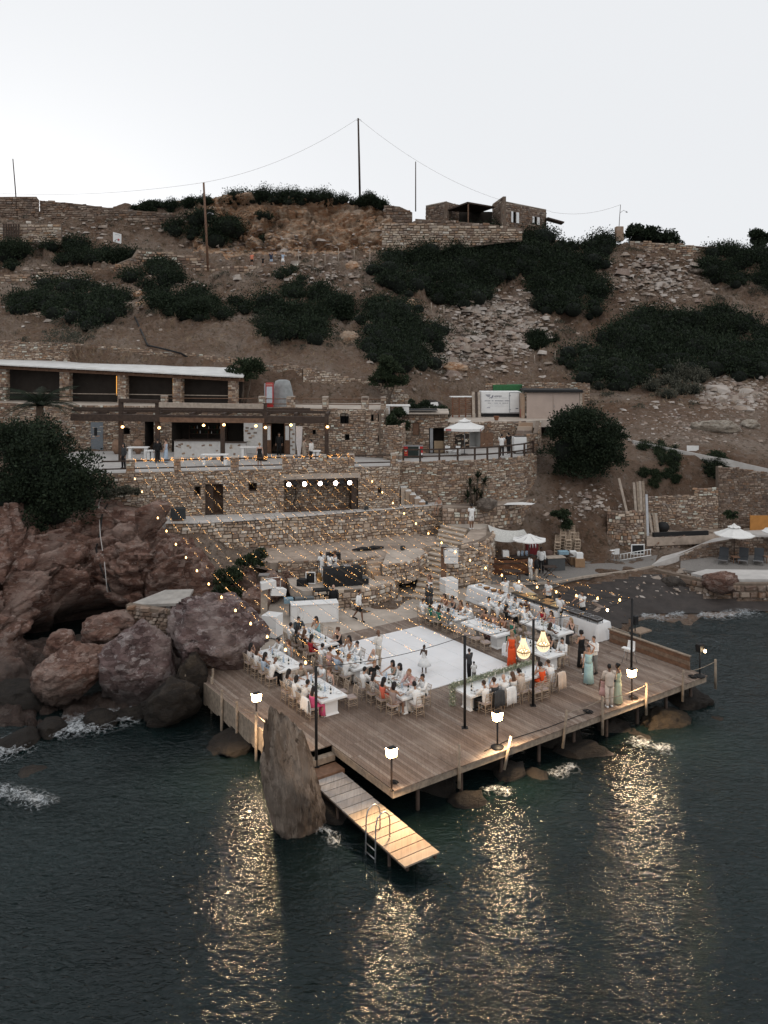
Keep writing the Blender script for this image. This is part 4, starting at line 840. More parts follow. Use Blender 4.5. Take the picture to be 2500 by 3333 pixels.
# ================================================================== the timber deck
def plank_mat(name,cols,rough=.75):
 t=NT(name);a=t.new('ShaderNodeAttribute',attribute_name='rnd');oi=t.new('ShaderNodeObjectInfo')
 fr=t.math('FRACT',t.math('ADD',a.outputs['Fac'],oi.outputs['Random']));c=t.ramp(fr,[(i/len(cols),q)for i,q in enumerate(cols)],'CONSTANT')
 p=t.pos();g=t.stretch(p,(9,.55,9),(0,0,-DROT))
 g2=t.noise(g,1.8,5,.65,.4)
 c=t.mix(t.ramp(g2,[(.3,(.75,.75,.75)),(.62,(0,0,0))]),c,t.mix(.55,c,(.06,.042,.032)))
 c=t.mix(t.ramp(t.noise(p,.45,5,.65,.8),[(.48,(0,0,0)),(.74,(.6,.6,.6))]),c,(.36,.3,.25))
 c=t.mix(t.ramp(t.noise(p,.8,4,.6,.4),[(.55,(0,0,0)),(.8,(.5,.5,.5))]),c,(.1,.066,.048))
 return t.done(c,rough,t.bump(g2,.35,.01),spec=.25)
DECK=plank_mat('weathered_deck_board',[(0.198,0.144,0.113),(0.234,0.176,0.142),(0.168,0.122,0.096),(0.258,0.198,0.161),(0.216,0.158,0.125),(0.186,0.137,0.11),(0.294,0.236,0.196)])
PIER=plank_mat('pier_board',[(.33,.25,.18),(.36,.28,.2),(.3,.22,.16)]);PIERG=plank_mat('grey_pier_board',[(.36,.34,.33),(.4,.38,.37),(.32,.3,.29)])
POSTW=simple('sea_worn_post',(.27,.215,.165),.85,.3,6,.4,30)
dk=thing('timber_deck','large weathered timber deck over the sea holding the dinner tables','deck',(K0.x,K0.y,DZ))
def tmin(s):return 4.1 if s<.22 else 0.0
def tmax(s):return 12.4+(s+1.5)*2.1 if s<-.6 else(14.3+.2*(s+.6)if s<.5 else 14.5)
brks=[0,3.7,7.3,10.9,14.6];PW=.148;planks=[]
n_=int(round((17.95+1.4)/PW))
for i in range(n_):
 s=-1.4+(i+.5)*PW;off=((i//14)%3)*.9-.9;a,b=tmin(s),tmax(s);bb=[a]+[x+off for x in brks if a+.5<x+off<b-.5]+[b]
 for j in range(len(bb)-1):
  if bb[j+1]-bb[j]>.05:planks.append((s,bb[j]+.004,bb[j+1]-.004))
inv=Matrix.Translation(dk.location).inverted();rng=random.Random(4)
planks.sort(key=lambda q:W((q[0]),(q[1]+q[2])/2).y);mass=MB();rnd=[]
for k,(s,a,b)in enumerate(planks):
 q=MB();zt=rng.uniform(-.004,.004);c=[W(s-PW/2+.0045,a,0),W(s+PW/2-.0045,a,0),W(s+PW/2-.0045,b,0),W(s-PW/2+.0045,b,0)]
 lo=[x+Vector((0,0,DZ-.04))for x in c];hi=[x+Vector((0,0,DZ+zt))for x in c]
 if k<300:q.hexa(lo,hi);part('plank',q,DECK,dk,True)
 else:mass.hexa([inv@x for x in lo],[inv@x for x in hi]);rnd+=[rng.random()]*6
me=mass.mesh('plank_rest',DECK);a_=me.attributes.new('rnd','FLOAT','FACE');a_.data.foreach_set('value',rnd);obj('plank_rest',me,dk,kind='stuff')
def dbeam(nm,a,b,w_,h_,mat=POSTW,parent=None):return beam(nm,a,b,w_,h_,mat,parent or dk)
dbeam('edge_beam',W(.2,.09,1.13),W(17.95,.09,1.13),.09,.24);dbeam('edge_beam',W(.24,0.05,1.13),W(.24,4.05,1.13),.08,.24);dbeam('edge_beam',W(-1.35,4.1,1.13),W(-1.35,12.4,1.13),.08,.24)
dbeam('edge_beam',W(17.9,.1,1.13),W(17.9,5.9,1.13),.08,.24);dbeam('edge_beam',W(-1.35,12.4,1.13),W(-.6,14.1,1.13),.08,.24)
for t_ in(1.4,3.4,5.4):dbeam('joist',W(.3,t_,1.12),W(17.9,t_,1.12),.12,.22,DARKWOOD)
for i,s in enumerate((1.6,3.6,5.6,7.6,9.6,11.6,13.6,15.6,17.4)):
 for t_ in(.5,3.0):q=MB();p=W(s,t_,0);q.tube([(p.x,p.y,-1.6),(p.x,p.y,1.12)],.075,7);part('pile',q,DARKWOOD,dk,True)
for t_ in(5,7,9,11):q=MB();p=W(-1.1,t_,0);q.tube([(p.x,p.y,-1.6),(p.x,p.y,1.12)],.075,7);part('pile',q,DARKWOOD,dk,True)
for k in range(24):
 t0_,t1_=6.2+k*.26,6.2+k*.26+.245;q=MB();z0_=.35+.12*random.random();a,b=W(-1.44,t0_,0),W(-1.44,t1_,0);o_=AX*.03
 q.hexa([a+Vector((0,0,z0_)),b+Vector((0,0,z0_)),b+o_+Vector((0,0,z0_)),a+o_+Vector((0,0,z0_))],[a+Vector((0,0,1.34)),b+Vector((0,0,1.34)),b+o_+Vector((0,0,1.34)),a+o_+Vector((0,0,1.34))]);part('skirt_board',q,POSTW,dk,True)
lw=thing('timber_parapet','low wooden parapet on the sea side of the deck','parapet',W(17.85,3.2,DZ))
for k in range(3):
 a,b=W(17.84,.85,DZ+.12+.21*k),W(17.84,5.6,DZ+.12+.21*k);beam('board',a,b,.05,.195,[MIDWOOD,simple('greyed_brown_board',(.2,.14,.1),.8,.3,5),MIDWOOD][k],lw)
beam('top_rail',W(17.84,.82,DZ+.675),W(17.84,5.65,DZ+.675),.16,.05,POSTW,lw)
for t_ in(1.2,2.6,4.0,5.3):p=W(17.92,t_,0);q=MB();q.box((p.x,p.y,DZ+.32),(.08,.08,.64),DROT);part('post',q,POSTW,lw,True)
eposts=[(1470,2423,2565,0),(1640,2405,2505,.3),(1811,2316,2435,.17),(1942,2267,2392,0),(2076,2223,2327,.03),(2197,2183,2283,.05),(2304,2146,2242,0)]
ptops=[]
for i,(u,v0,v1,lean)in enumerate(eposts):
 s=ST(G(u,(v0+v1)/2-10,DZ))[0];p=W(s,-.06,0);d=p.y;uu=1250+p.x/d*F;z1,z0=HC-(v0-VH)/F*d,HC-(v1-VH)/F*d
 t=thing('edge_post',['straight worn post near the front corner of the deck','pale post leaning beside the floor lamp','leaning worn post in the middle of the deck edge','upright post beside the coil of cable','post lit by the lamp beside the cream suited man','post before the last bay of the deck edge','last post at the far corner of the deck'][i],'post',(p.x,p.y,z0),0,'posts along the deck edge')
 q=MB();tp=(AX*lean*(z1-z0)+Vector((0,0,z1-z0)));q.tube([(0,0,0),tp*.5,tp],[.062,.058,.055],7);part('post_shaft',q,POSTW,t);ptops.append(Vector((p.x,p.y,z0))+tp*.93)
lposts=[]
for i,(t_,z1)in enumerate(((4.4,2.1),(7.0,1.95),(8.8,1.75),(10.3,1.75),(12.2,1.6),(12.9,1.7))):
 p=W(-1.52 if i<4 else-1.5+(i-3)*.35,t_,0);t=thing('edge_post','worn post on the rock side of the deck, %s from the pier'%['first','second','third','fourth','fifth','sixth'][i],'post',(p.x,p.y,-1.2),0,'posts along the deck edge');q=MB();q.tube([(0,0,0),(0.01,0,z1+1.2)],.06,7);part('post_shaft',q,POSTW,t);lposts.append(Vector((p.x,p.y,z1-.08)))
def rope(label,pts,r=.018,sag=.12,mat=None,name='rope',cat='rope',n=8):
 q=MB();P_=[]
 for a,b in zip(pts,pts[1:]):
  for k in range(n):f=k/n;P_.append(a.lerp(b,f)-Vector((0,0,sag*4*f*(1-f)*(b-a).length/3)))
 P_.append(pts[-1]);c=P_[len(P_)//2];q.tube([x-c for x in P_],r,5);o=obj(name,q.mesh(name,mat or POSTW),None,c);return tag(o,label,cat)
rope('slack rope linking the posts of the deck edge',ptops[2:],.016,.1)
rope('rope linking the posts on the rock side',lposts,.016,.1)
rope('thick black cable lying along the front edge of the deck',[W(4.6,.35,DZ+.02),W(6,.5,DZ+.02),W(8,.4,DZ+.02),W(9.8,.45,DZ+.02),W(10.4,.4,DZ+.02)],.014,0,BLACK,'cable','cable')
def coil(p,lab,r=.22):
 q=MB();q.tube([(math.cos(a*.6)*(r-.004*a),math.sin(a*.6)*(r-.004*a)*.9,.02+.012*(a%9))for a in range(44)],.018,5);o=obj('cable_coil',q.mesh('cable_coil',BLACK),None,p);tag(o,lab,'cable coil','coils of cable on the deck')
coil(W(10.4,.45),'coil of black cable beside the upright edge post');coil(W(13.1,.3),'coil of rope at the foot of the lamp near the cream suit');coil(W(17.2,.25),'coil of black cable at the far deck corner');coil(W(.5,.4),'small coil behind the corner lamp',.15)
# ---- steps, landing and gangplank
gp=thing('gangplank','plank bathing pier sloping out from the deck, grey then tan boards','pier',W(-.6,.2,.7))
for k in range(14):
 f0=3.08-k*.412;f1=f0-.385;q=MB();z_=.72-k*.012;wl,wr=-1.22-.005*k,.06
 c=[W(wl,f1,0),W(wr,f1,0),W(wr,f0,0),W(wl,f0,0)];q.hexa([x+Vector((0,0,z_-.05))for x in c],[x+Vector((0,0,z_+random.uniform(-.005,.005)))for x in c]);part('plank',q,PIERG if k<6 else PIER,gp,True)
for s in(-1.12,-.04):beam('stringer',W(s,3.1,.6),W(s,-2.6,.43),.08,.16,DARKWOOD,gp)
for(s,t_)in((-1.12,1.5),(-.04,1.5),(-1.12,-1.6),(-.04,-1.6)):q=MB();p=W(s,t_,0);q.tube([(p.x,p.y,-1.8),(p.x,p.y,.5)],.06,6);part('pile',q,DARKWOOD,gp,True)
st_=thing('deck_steps','two wooden steps from the deck down to the pier landing','steps',W(-.5,3.7,.8))
for(t0_,t1_,z_,nm)in((3.78,4.08,1.06,'tread'),(3.1,3.76,.8,'landing_board')):
 c=[W(-1.35,t0_,0),W(.18,t0_,0),W(.18,t1_,0),W(-1.35,t1_,0)];q=MB();q.hexa([x+Vector((0,0,z_-.22))for x in c],[x+Vector((0,0,z_))for x in c]);part(nm,q,POSTW if z_>1 else MIDWOOD,st_,True)
ld=thing('bathing_ladder','curved steel handrails of the bathing ladder on the pier','ladder',W(-1.25,-.9,.65))
for k,t_ in enumerate((-.65,-1.2)):
 pts=[W(-.82,t_,.63),W(-.82,t_,1.2),W(-.86,t_,1.36),W(-1.0,t_,1.5),W(-1.15,t_,1.5),W(-1.3,t_,1.38),W(-1.36,t_,1.15),W(-1.38,t_,.3),W(-1.4,t_,-.9)]
 q=MB();q.tube(pts,.024,7);part('handrail',q,METAL,ld,True)
for z_ in(-.5,-.2,.1,.38):q=MB();q.tube([W(-1.39,-.65,z_),W(-1.39,-1.2,z_)],.02,5);part('rung',q,METAL,ld,True)
# ---- dance floor
df=thing('dance_floor','white panelled dance floor in the middle of the deck','dance floor',W(8.5,9.5,DZ))
WFL=simple('white_floor_panel',(.8,.8,.81),.35,.03,1.0,0,40,0,.4,dirt=(.72,.71,.7))
ns,nt=5,6
for i in range(ns):
 for j in range(nt):
  s0,s1=5.5+5.88*i/ns+.004,5.5+5.88*(i+1)/ns-.004;t0_,t1_=6.0+7.1*j/nt+.004,6.0+7.1*(j+1)/nt-.004
  c=[W(s0,t0_,0),W(s1,t0_,0),W(s1,t1_,0),W(s0,t1_,0)];q=MB();q.hexa([x+Vector((0,0,DZ+.008))for x in c],[x+Vector((0,0,DZ+.045+random.uniform(-.0015,.0015)))for x in c]);part('floor_panel',q,WFL,df,True)
# ================================================================== lamps and poles
LAMPG=glow('lamp_glass',(1.0,.60,.25),40)
def lamp(p,ztop,lab,base=False,rz=DROT,lit=True):
 t=thing('lamp_post',lab,'lamp post',(p.x,p.y,p.z),rz,'lamp posts round the deck');h=ztop-p.z
 q=MB();q.tube([(0,0,0),(0,0,h-.16)],.035,8);part('post_shaft',q,BLACK if base else DARKWOOD,t)
 if base:q=MB();q.lathe([(.24,0),(.25,.05),(.1,.08),(.05,.12)],14);part('foot',q,BLACK,t)
 q=MB();q.bbox((0,0,h+.165),(.3,.22,.03),.012);part('lamp_cap',q,BLACK,t);q=MB();q.box((0,0,h-.155),(.3,.22,.03));part('lamp_base',q,BLACK,t)
 q=MB();q.hexa([(-.14,-.1,h-.14),(.14,-.1,h-.14),(.14,.1,h-.14),(-.14,.1,h-.14)],[(-.17,-.13,h+.148),(.17,-.13,h+.148),(.17,.13,h+.148),(-.17,.13,h+.148)]);part('lantern',q,LAMPG if lit else BLACK,t)
 if lit:
  sd=bpy.data.lights.new('lamp_flood','SPOT');sd.energy=620;sd.color=(1,.70,.41);sd.spot_size=R(165);sd.spot_blend=.6;sd.shadow_soft_size=.145
  so_=bpy.data.objects.new('lamp_flood',sd);C.objects.link(so_);so_.parent=t;so_.location=(-.45 if 'rock side' in lab else 0,-.5,h-.02);so_.rotation_euler=(R(-48),0,(-.9 if 'rock side' in lab else-.35 if 'front corner' in lab else 0))
 for(x,y)in((-.155,-.118),(.155,-.118),(.155,.118),(-.155,.118)):q=MB();q.tube([(x*.92,y*.9,h-.14),(x*1.12,y*1.12,h+.15)],.009,4);part('lantern_bar',q,BLACK,t)
 return t
lamp(W(-1.45,7.1),2.48,'lit lamp on a post at the rock side of the deck, near the standing rock')
lamp(W(.12,.02),2.62,'lit lamp on the post at the front corner of the deck, beside the gangplank')
lamp(W(5.22,.3),2.48,'lit lamp with round black foot in the middle of the deck edge',True)
lamp(W(12.87,.2),2.48,'lit lamp on the deck edge behind the cream suited man')
lamp(W(17.6,.15),2.62,'tall black unlit lamp at the far corner of the deck',True,DROT,False)
q=MB();q.lathe([(.045,-.05),(.055,.04),(.03,.06)],8);o=obj('post_light',q.mesh('post_light',glow('small_lamp',(1,.72,.42),25)),None,W(17.7,-.06,2.5));tag(o,'small glowing light on the last edge post at the far corner','lamp')
q=MB();q.lathe([(.05,-.05),(.06,.04),(.03,.06)],8);o=obj('post_light',q.mesh('post_light',MATS['small_lamp']),None,W(15.6,8.0,2.35)+Vector((3.6,1.2,0)));tag(o,'small glowing light on the ledge beyond the parapet','lamp')
POLES=[]
for i,(u,v,top,lab)in enumerate(((1030,2494,2170,'tall black pole on the landing beside the gangplank'),(1513,2369,2069,'tall black pole at the near end of the head table'),(1735,2297,2016,'tall black pole between the two chandeliers'),(2055,2191,1948,'tall black pole near the parapet and the high chair'))):
 p=G(u,v,DZ if i else .82);ps=ST(p);d=p.y;zt=HC-(top-VH)/F*d
 t=thing('string_light_pole',lab,'pole',p,0,'poles holding the string lights');q=MB();q.tube([(0,0,0),(.02*(i-1),0,zt-p.z)],.055,8);part('pole_shaft',q,BLACK,t)
 q=MB();q.box((0,0,.012),(.24,.24,.02));part('foot_plate',q,BLACK,t);POLES.append(Vector((p.x,p.y,zt)))
# ================================================================== string lights
FAIRY=glow('fairy_light',(1.0,.45,.12),4.6,False);FAIRYW=glow('fairy_light_pale',(1.0,.6,.26),5.8,False)
WIRE=simple('thin_wire',(.12,.085,.05),.5)
cab=MB();cpts=[]
for a,b in zip(POLES,POLES[1:]):
 for k in range(10):f=k/10;cpts.append(a.lerp(b,f)-Vector((0,0,.9*f*(1-f))))
cpts.append(POLES[-1]);cc=cpts[15];cab.tube([x-cc for x in cpts],.012,4);o=obj('support_cable',cab.mesh('support_cable',BLACK),None,cc);tag(o,'thin cable joining the tops of the four black poles','cable')
OCT_F=[(0,1,4),(1,2,4),(2,3,4),(3,0,4),(1,0,5),(2,1,5),(3,2,5),(0,3,5)]
def catenary(a,b,sag,n):return[a.lerp(b,k/n)-Vector((0,0,sag*4*(k/n)*(1-k/n)))for k in range(n+1)]
rng=random.Random(12);NS=24
for i in range(NS):
 f=i/(NS-1);l=WA.l_of_u(438+(1135-438)*f);a=WA.pt(l,9.0,-.1)
 g=f**1.0*(len(cpts)-1);k=int(min(g,len(cpts)-2));b=cpts[k].lerp(cpts[k+1],g-k)
 pts=catenary(a,b,1.25+rng.uniform(-.15,.25),60)
 t=thing('fairy_light_string','string of tiny warm fairy lights, number %s counted from the red rocks'%['one','two','three','four','five','six','seven','eight','nine','ten','eleven','twelve','thirteen','fourteen','fifteen','sixteen','seventeen','eighteen','nineteen','twenty','twenty-one','twenty-two','twenty-three','twenty-four'][i],'fairy lights',a,0,'strings of fairy lights over the deck')
 q=MB();q.tube([x-a for x in pts[::2]],.005,3,0,False);part('wire',q,WIRE,t)
 m=MB();L=(b-a).length;x=.1;dens=1.0
 while x<L:
  fz=x/L;c=a.lerp(b,fz)-Vector((0,0,(1.25)*4*fz*(1-fz)))-a+Vector((rng.uniform(-.04,.04),rng.uniform(-.04,.04),rng.uniform(-.05,.03)));r=rng.uniform(.0065,.0115)
  m.add([c+Vector(w_)*r for w_ in((1,0,0),(0,1,0),(-1,0,0),(0,-1,0),(0,0,1),(0,0,-1))],OCT_F,0 if rng.random()<.6 else 1)
  x+=rng.choice((.06,.07,.1,.16,.3))*(.8+1.6*(math.sin(x*3.6+i)>.15))
 part('bulbs',m,[FAIRY,FAIRYW],t,kind='stuff')
 m=MB()
 for _ in range(14):
  c=Vector((rng.gauss(0,.1),rng.gauss(0,.05),rng.gauss(-.03,.07)));r=rng.uniform(.01,.018);m.add([c+Vector(w_)*r for w_ in((1,0,0),(0,1,0),(-1,0,0),(0,-1,0),(0,0,1),(0,0,-1))],OCT_F)
 part('bulb_bunch',m,FAIRY,t,kind='stuff')
def festoon(lab,pts,n,seed):
 c0=pts[0];t=thing('festoon_light_string',lab,'festoon lights',c0,0,'strings of large bulbs');q=MB();q.tube([p-c0 for p in pts],.01,4,0,False);part('wire',q,BLACK,t)
 Ls=[0]
 for a,b in zip(pts,pts[1:]):Ls.append(Ls[-1]+(b-a).length)
 for k in range(n):
  l=Ls[-1]*(k+.5)/n;i=max(0,min(len(pts)-2,int(np.searchsorted(Ls,l))-1));c=pts[i].lerp(pts[i+1],(l-Ls[i])/(Ls[i+1]-Ls[i]))-c0
  q=MB();q.lathe([(.02,-.02),(.04,-.06),(.05,-.1),(.034,-.14),(.01,-.15)],8,c);part('bulb',q,BULBW,t)
festoon('festoon of large warm bulbs over the red rocks down to the pole by the gangplank',catenary(WA.pt(WA.l_of_u(428),8.3,.1),POLES[0],1.5,40),15,1)
PB=P(1196,1545,59.2);festoon('festoon of large warm bulbs over the stairs and buffet to the pole by the parapet',catenary(PB,POLES[3],2.1,40),17,2)
# ================================================================== chandeliers
for i,(p,lab)in enumerate(((Vector((5.83,35.3,3.84)),'glowing crystal chandelier hanging in front of the woman in orange'),(Vector((6.78,36.0,3.88)),'glowing crystal chandelier hanging beyond the black pole'))):
 t=thing('chandelier',lab,'chandelier',p,0,'crystal chandeliers');CR=glow('crystal_glow',(1,.72,.42),1.15);BR=simple('old_brass',(.3,.2,.09),.35,.2,5,0,40,.8)
 for(r0,z0,r1,z1,nn,nm)in((.075,.46,.275,-.1,26,'strand'),):
  m=MB()
  for k in range(nn):
   th=2*math.pi*k/nn;pr=[]
   for j in range(9):f=j/8;r=r0+(r1-r0)*f**1.7;pr.append((r*math.cos(th),r*math.sin(th),z0+(z1-z0)*f))
   m.tube(pr,.0095,4)
  part('crystal_strands',m,CR,t)
 m=MB()
 for k in range(22):
  th=2*math.pi*k/22;m.tube([(.275*math.cos(j/7*math.pi/2)*math.cos(th),.275*math.cos(j/7*math.pi/2)*math.sin(th),-.12-.3*math.sin(j/7*math.pi/2))for j in range(8)],.011,4)
 part('crystal_basket',m,CR,t)
 for(r,z_,h_)in((.285,-.11,.035),(.085,.46,.03)):m=MB();m.lathe([(r-.015,-h_/2),(r,-h_/2),(r,h_/2),(r-.015,h_/2)],24,(0,0,z_));part('brass_ring',m,BR,t)
 for k in range(6):th=k*math.pi/3;m=MB();m.ell((.13*math.cos(th),.13*math.sin(th),-.13),(.035,.035,.05),8,6);part('bulb',m,glow('chandelier_bulb',(1,.72,.42),14),t)
 m=MB();m.tube([(0,0,.46),(0,0,.95)],.008,4);part('chain',m,BR,t)
# ================================================================== tables and chairs
CHW=simple('limed_chair_wood',(.44,.345,.26),.55,.15,6,.1,40);CUSH=simple('taupe_cushion',(.36,.29,.265),.85,.1,6,.2,60)
TABW=simple('white_table_lacquer',(.8,.8,.79),.4,.02,3)
def chair_proto():
 t=thing('chiavari_chair','limed wooden chair at a dinner table','chair',(0,0,-50))
 q=MB();q.bbox((0,0,.445),(.4,.4,.035),.008);part('seat',q,CHW,t)
 for sx in(-1,1):
  q=MB();q.tube([(sx*.185,.185,0),(sx*.18,.18,.43)],.016,6);part('leg',q,CHW,t)
  q=MB();q.tube([(sx*.19,-.215,0),(sx*.18,-.185,.44),(sx*.185,-.21,.7),(sx*.19,-.265,.92)],.016,6);part('leg',q,CHW,t)
 q=MB()
 for zz in(.16,.25):
  for sx in(-1,1):q.tube([(sx*.184,.184,zz),(sx*.186,-.2,zz)],.01,5)
  q.tube([(-.184,.184,zz+.03),(.184,.184,zz+.03)],.01,5);q.tube([(-.186,-.2,zz-.02),(.186,-.2,zz-.02)],.01,5)
 part('stretchers',q,CHW,t)
 q=MB()
 for zz,y in((.9,-.26),(.78,-.232),(.6,-.2)):q.tube([(-.187,y,zz),(.187,y,zz)],.013,5)
 for k in range(6):x=-.13+.052*k;q.tube([(x,-.26,.9),(x,-.232,.78)],.008,4);q.tube([(x,-.2,.6),(x,-.232,.78)],.007,4)
 part('backrest',q,CHW,t)
 return t
CH0=chair_proto();cushion_me=MB().bbox((0,.005,.485),(.39,.39,.05),.02).mesh('cushion',CUSH);first_chair=[True]
def chair(p,rz,label,group='chairs at the dinner tables',cushion=True,tilt=None):
 if first_chair[0]:first_chair[0]=False;r=CH0;r.location=p;r.rotation_euler=(0,0,rz);r['label']=label;r['group']=group
 else:
  r=CH0.copy();C.objects.link(r);r.location=p;r.rotation_euler=tilt or(0,0,rz);r['label']=label;r['group']=group
  for ch in CH0.children:
   if ch.name.startswith('cushion'):continue
   c=ch.copy();C.objects.link(c);c.parent=r
 if cushion:obj('cushion',cushion_me,r)
 return r
ORD=['first','second','third','fourth','fifth','sixth','seventh','eighth','ninth']
TABLES={
 'T0':(4.62,13.0,1.15,2.8,'the table by the white bar counter'),'T1':(1.72,11.4,1.25,2.9,'the table nearest the purple boulder'),
 'T2':(1.58,7.5,1.25,2.8,'the table with the woman in pink'),'T3':(4.45,9.6,1.15,2.75,'the table where the bearded man stands'),
 'T4':(4.4,5.9,1.15,2.9,'the front table beside the white floor'),
 'R1':(12.65,12.5,1.15,2.85,'the table by the tall white box'),'R2':(12.7,9.25,1.2,2.75,'the table with a row of empty chairs'),
 'R3':(12.6,5.7,1.15,2.8,'the table behind the chandeliers'),'R4':(15.65,11.2,1.15,2.8,'the table along the far buffet'),'R5':(15.3,7.6,1.15,2.75,'the table along the near buffet')}
def table(s,t_,ws,wt_,lab):
 t=thing('dining_table',lab,'table',W(s,t_),DROT,'white dinner tables');q=MB();q.bbox((0,0,.715),(ws,wt_,.09),.012);part('tabletop',q,TABW,t)
 L=max(ws,wt_)
 for k in(-1,1):
  o_=(0,k*(wt_/2-.5))if wt_>ws else(k*(ws/2-.55),0)
  q=MB();q.box((o_[0],o_[1],.36),(.62,.5,.6));q.hexa([(o_[0]-.36,o_[1]-.3,.0),(o_[0]+.36,o_[1]-.3,.0),(o_[0]+.36,o_[1]+.3,.0),(o_[0]-.36,o_[1]+.3,.0)],[(o_[0]-.311,o_[1]-.251,.09),(o_[0]+.311,o_[1]-.251,.09),(o_[0]+.311,o_[1]+.251,.09),(o_[0]-.311,o_[1]+.251,.09)]);part('pedestal',q,TABW,t)
 return t
PLATE=simple('white_porcelain',(.8,.79,.77),.2,.02);GLASSM=simple('clear_glassware',(.66,.7,.74),.08,.05,5,0,40,0,.6);WINE=simple('dark_wine_bottle',(.015,.02,.015),.15);LABELM=simple('bottle_label',(.75,.72,.66),.7);BLUEG=simple('blue_water_bottle',(.4,.5,.62),.15);LEAFG=simple('grey_green_leaves',(.16,.19,.13),.8,.35,9);FLOW=simple('cream_flowers',(.68,.63,.52),.8,.1)
plate_me=MB().lathe([(.001,.004),(.09,.0),(.13,.018),(.132,.022),(.09,.008),(.001,.009)],14).mesh('dinner_plate',PLATE)
glass_me=MB().lathe([(.035,0),(.036,.004),(.006,.01),(.006,.09),(.03,.12),(.037,.16),(.032,.2),(.028,.2),(.03,.16),(.004,.105)],8).mesh('wine_glass',GLASSM)
tumb_me=MB().lathe([(.03,0),(.036,.1),(.033,.1),(.028,.006)],8).mesh('tumbler',GLASSM)
nap_me=MB().add([(-.09,-.05,.0),(.09,-.06,.004),(.1,.05,.0),(-.08,.06,.006),(-.05,-.02,.03),(.05,-.03,.025),(.06,.02,.03),(-.04,.03,.022)],[(0,1,5,4),(1,2,6,5),(2,3,7,6),(3,0,4,7),(4,5,6,7)]).mesh('napkin',WHITE)
bot={}
for nm,h,m in(('wine_bottle',.3,WINE),('water_bottle',.28,BLUEG)):
 bot[nm]=(MB().lathe([(.036,0),(.038,.01),(.038,h*.58),(.034,h*.66),(.014,h*.78),(.013,h),(.001,h)],10).mesh(nm,m),MB().lathe([(.0388,h*.2),(.0388,h*.48)],10).mesh('label',LABELM))
def bottle(p,nm,lab):
 t=obj(nm,bot[nm][0],None,p);tag(t,lab,'bottle','bottles on the dinner tables')
 if nm=='wine_bottle':obj('label',bot[nm][1],t)
def centrepiece(p,lab,L=.5,rz=0):
 t=thing('flower_centrepiece',lab,'centrepiece',p,rz,'table centrepieces');v=[];f=[];rg=random.Random(int(p.x*100))
 for k in range(170):
  c=Vector((rg.gauss(0,.07),rg.gauss(0,L/2.6),abs(rg.gauss(.06,.05))));a=Vector((rg.gauss(0,1),rg.gauss(0,1),rg.gauss(0,1))).normalized();b=a.cross(Vector((rg.gauss(0,1),rg.gauss(0,1),1))).normalized();i=len(v);s_=rg.uniform(.018,.04)
  v+=[c-a*s_,c-b*s_*.5,c+a*s_,c+b*s_*.5];f.append((i,i+1,i+2,i+3))
 me=bpy.data.meshes.new('foliage');me.from_pydata([tuple(x)for x in v],[],f);me.materials.append(LEAFG);obj('foliage',me,t,kind='stuff')
 for k in range(7):q=MB();q.ell((rg.gauss(0,.05),rg.gauss(0,L/3),rg.uniform(.08,.14)),rg.uniform(.022,.035),7,5);part('flower',q,FLOW,t)
TT=DZ+.762
for key,(s,t_,ws,wt_,desc)in TABLES.items():
 table(s,t_,ws,wt_,'white lacquered dinner table, '+desc);rg=random.Random(hash(key)%1000 if False else sum(map(ord,key)))
 centrepiece(W(s,t_-.1,TT),'low grey green floral centrepiece on '+desc,.8,DROT)
 for k in range(4):
  for sd in(-1,1):
   tt=t_-wt_/2+wt_*(k+.5)/4;o=obj('dinner_plate',plate_me,None,W(s+sd*(ws/2-.2),tt,TT));tag(o,'white plate %s from sea end, %s side, '%(ORD[k],('rock' if key[0]=='T' else 'floor')if sd<0 else('floor' if key[0]=='T' else 'buffet'))+desc,'plate','plates laid on '+desc)
   o=obj('wine_glass',glass_me,None,W(s+sd*(ws/2-.38),tt+.13,TT));tag(o,'stemmed wine glass on '+desc,'glass','wine glasses on '+desc)
   if rg.random()<.6:o=obj('tumbler',tumb_me,None,W(s+sd*(ws/2-.36),tt-.08,TT));tag(o,'clear water tumbler on '+desc,'glass','tumblers on '+desc)
   if rg.random()<.6:o=obj('napkin',nap_me,None,W(s+sd*(ws/2-.18),tt+.22,TT),None,rg.random()*3);tag(o,'crumpled white napkin on '+desc,'napkin','napkins on '+desc)
 for k,(a,b,nm)in enumerate(((.12,-.9,'wine_bottle'),(-.1,.2,'wine_bottle'),(.15,.75,'water_bottle'),(.05,-.55,'water_bottle'))):bottle(W(s+a,t_+b,TT),nm,'%s bottle %s on '%(('dark wine','blue water')[nm=='water_bottle'],('nearest the sea','by the flowers','nearest the land','second from sea')[k])+desc)
table(8.6,3.62,4.65,1.15,'long white head table with a leafy garland along its back edge')
gl=thing('flower_garland','grey green leafy garland with pale roses draped along the head table','garland',W(8.6,4.1,TT));rg=random.Random(3);v=[];f=[]
def leafc(c):
 a=Vector((rg.gauss(0,1),rg.gauss(0,1),rg.gauss(0,1))).normalized();b=a.cross(Vector((rg.gauss(0,1),rg.gauss(0,1),1))).normalized();i=len(v);s_=rg.uniform(.02,.05);v.extend([c-a*s_,c-b*s_*.5,c+a*s_,c+b*s_*.5]);f.append((i,i+1,i+2,i+3))
for k in range(3600):x=rg.uniform(-2.45,2.4);leafc(Vector((x*AX.x-.05,x*AX.y,.08))+Vector((rg.gauss(0,.08),rg.gauss(0,.08),abs(rg.gauss(0,.07)))))
e=W(6.22,4.15,0)-gl.location;e.z=0
for k in range(700):z_=rg.uniform(-.74,.1);leafc(e+Vector((rg.gauss(0,.07),rg.gauss(0,.07),z_)))
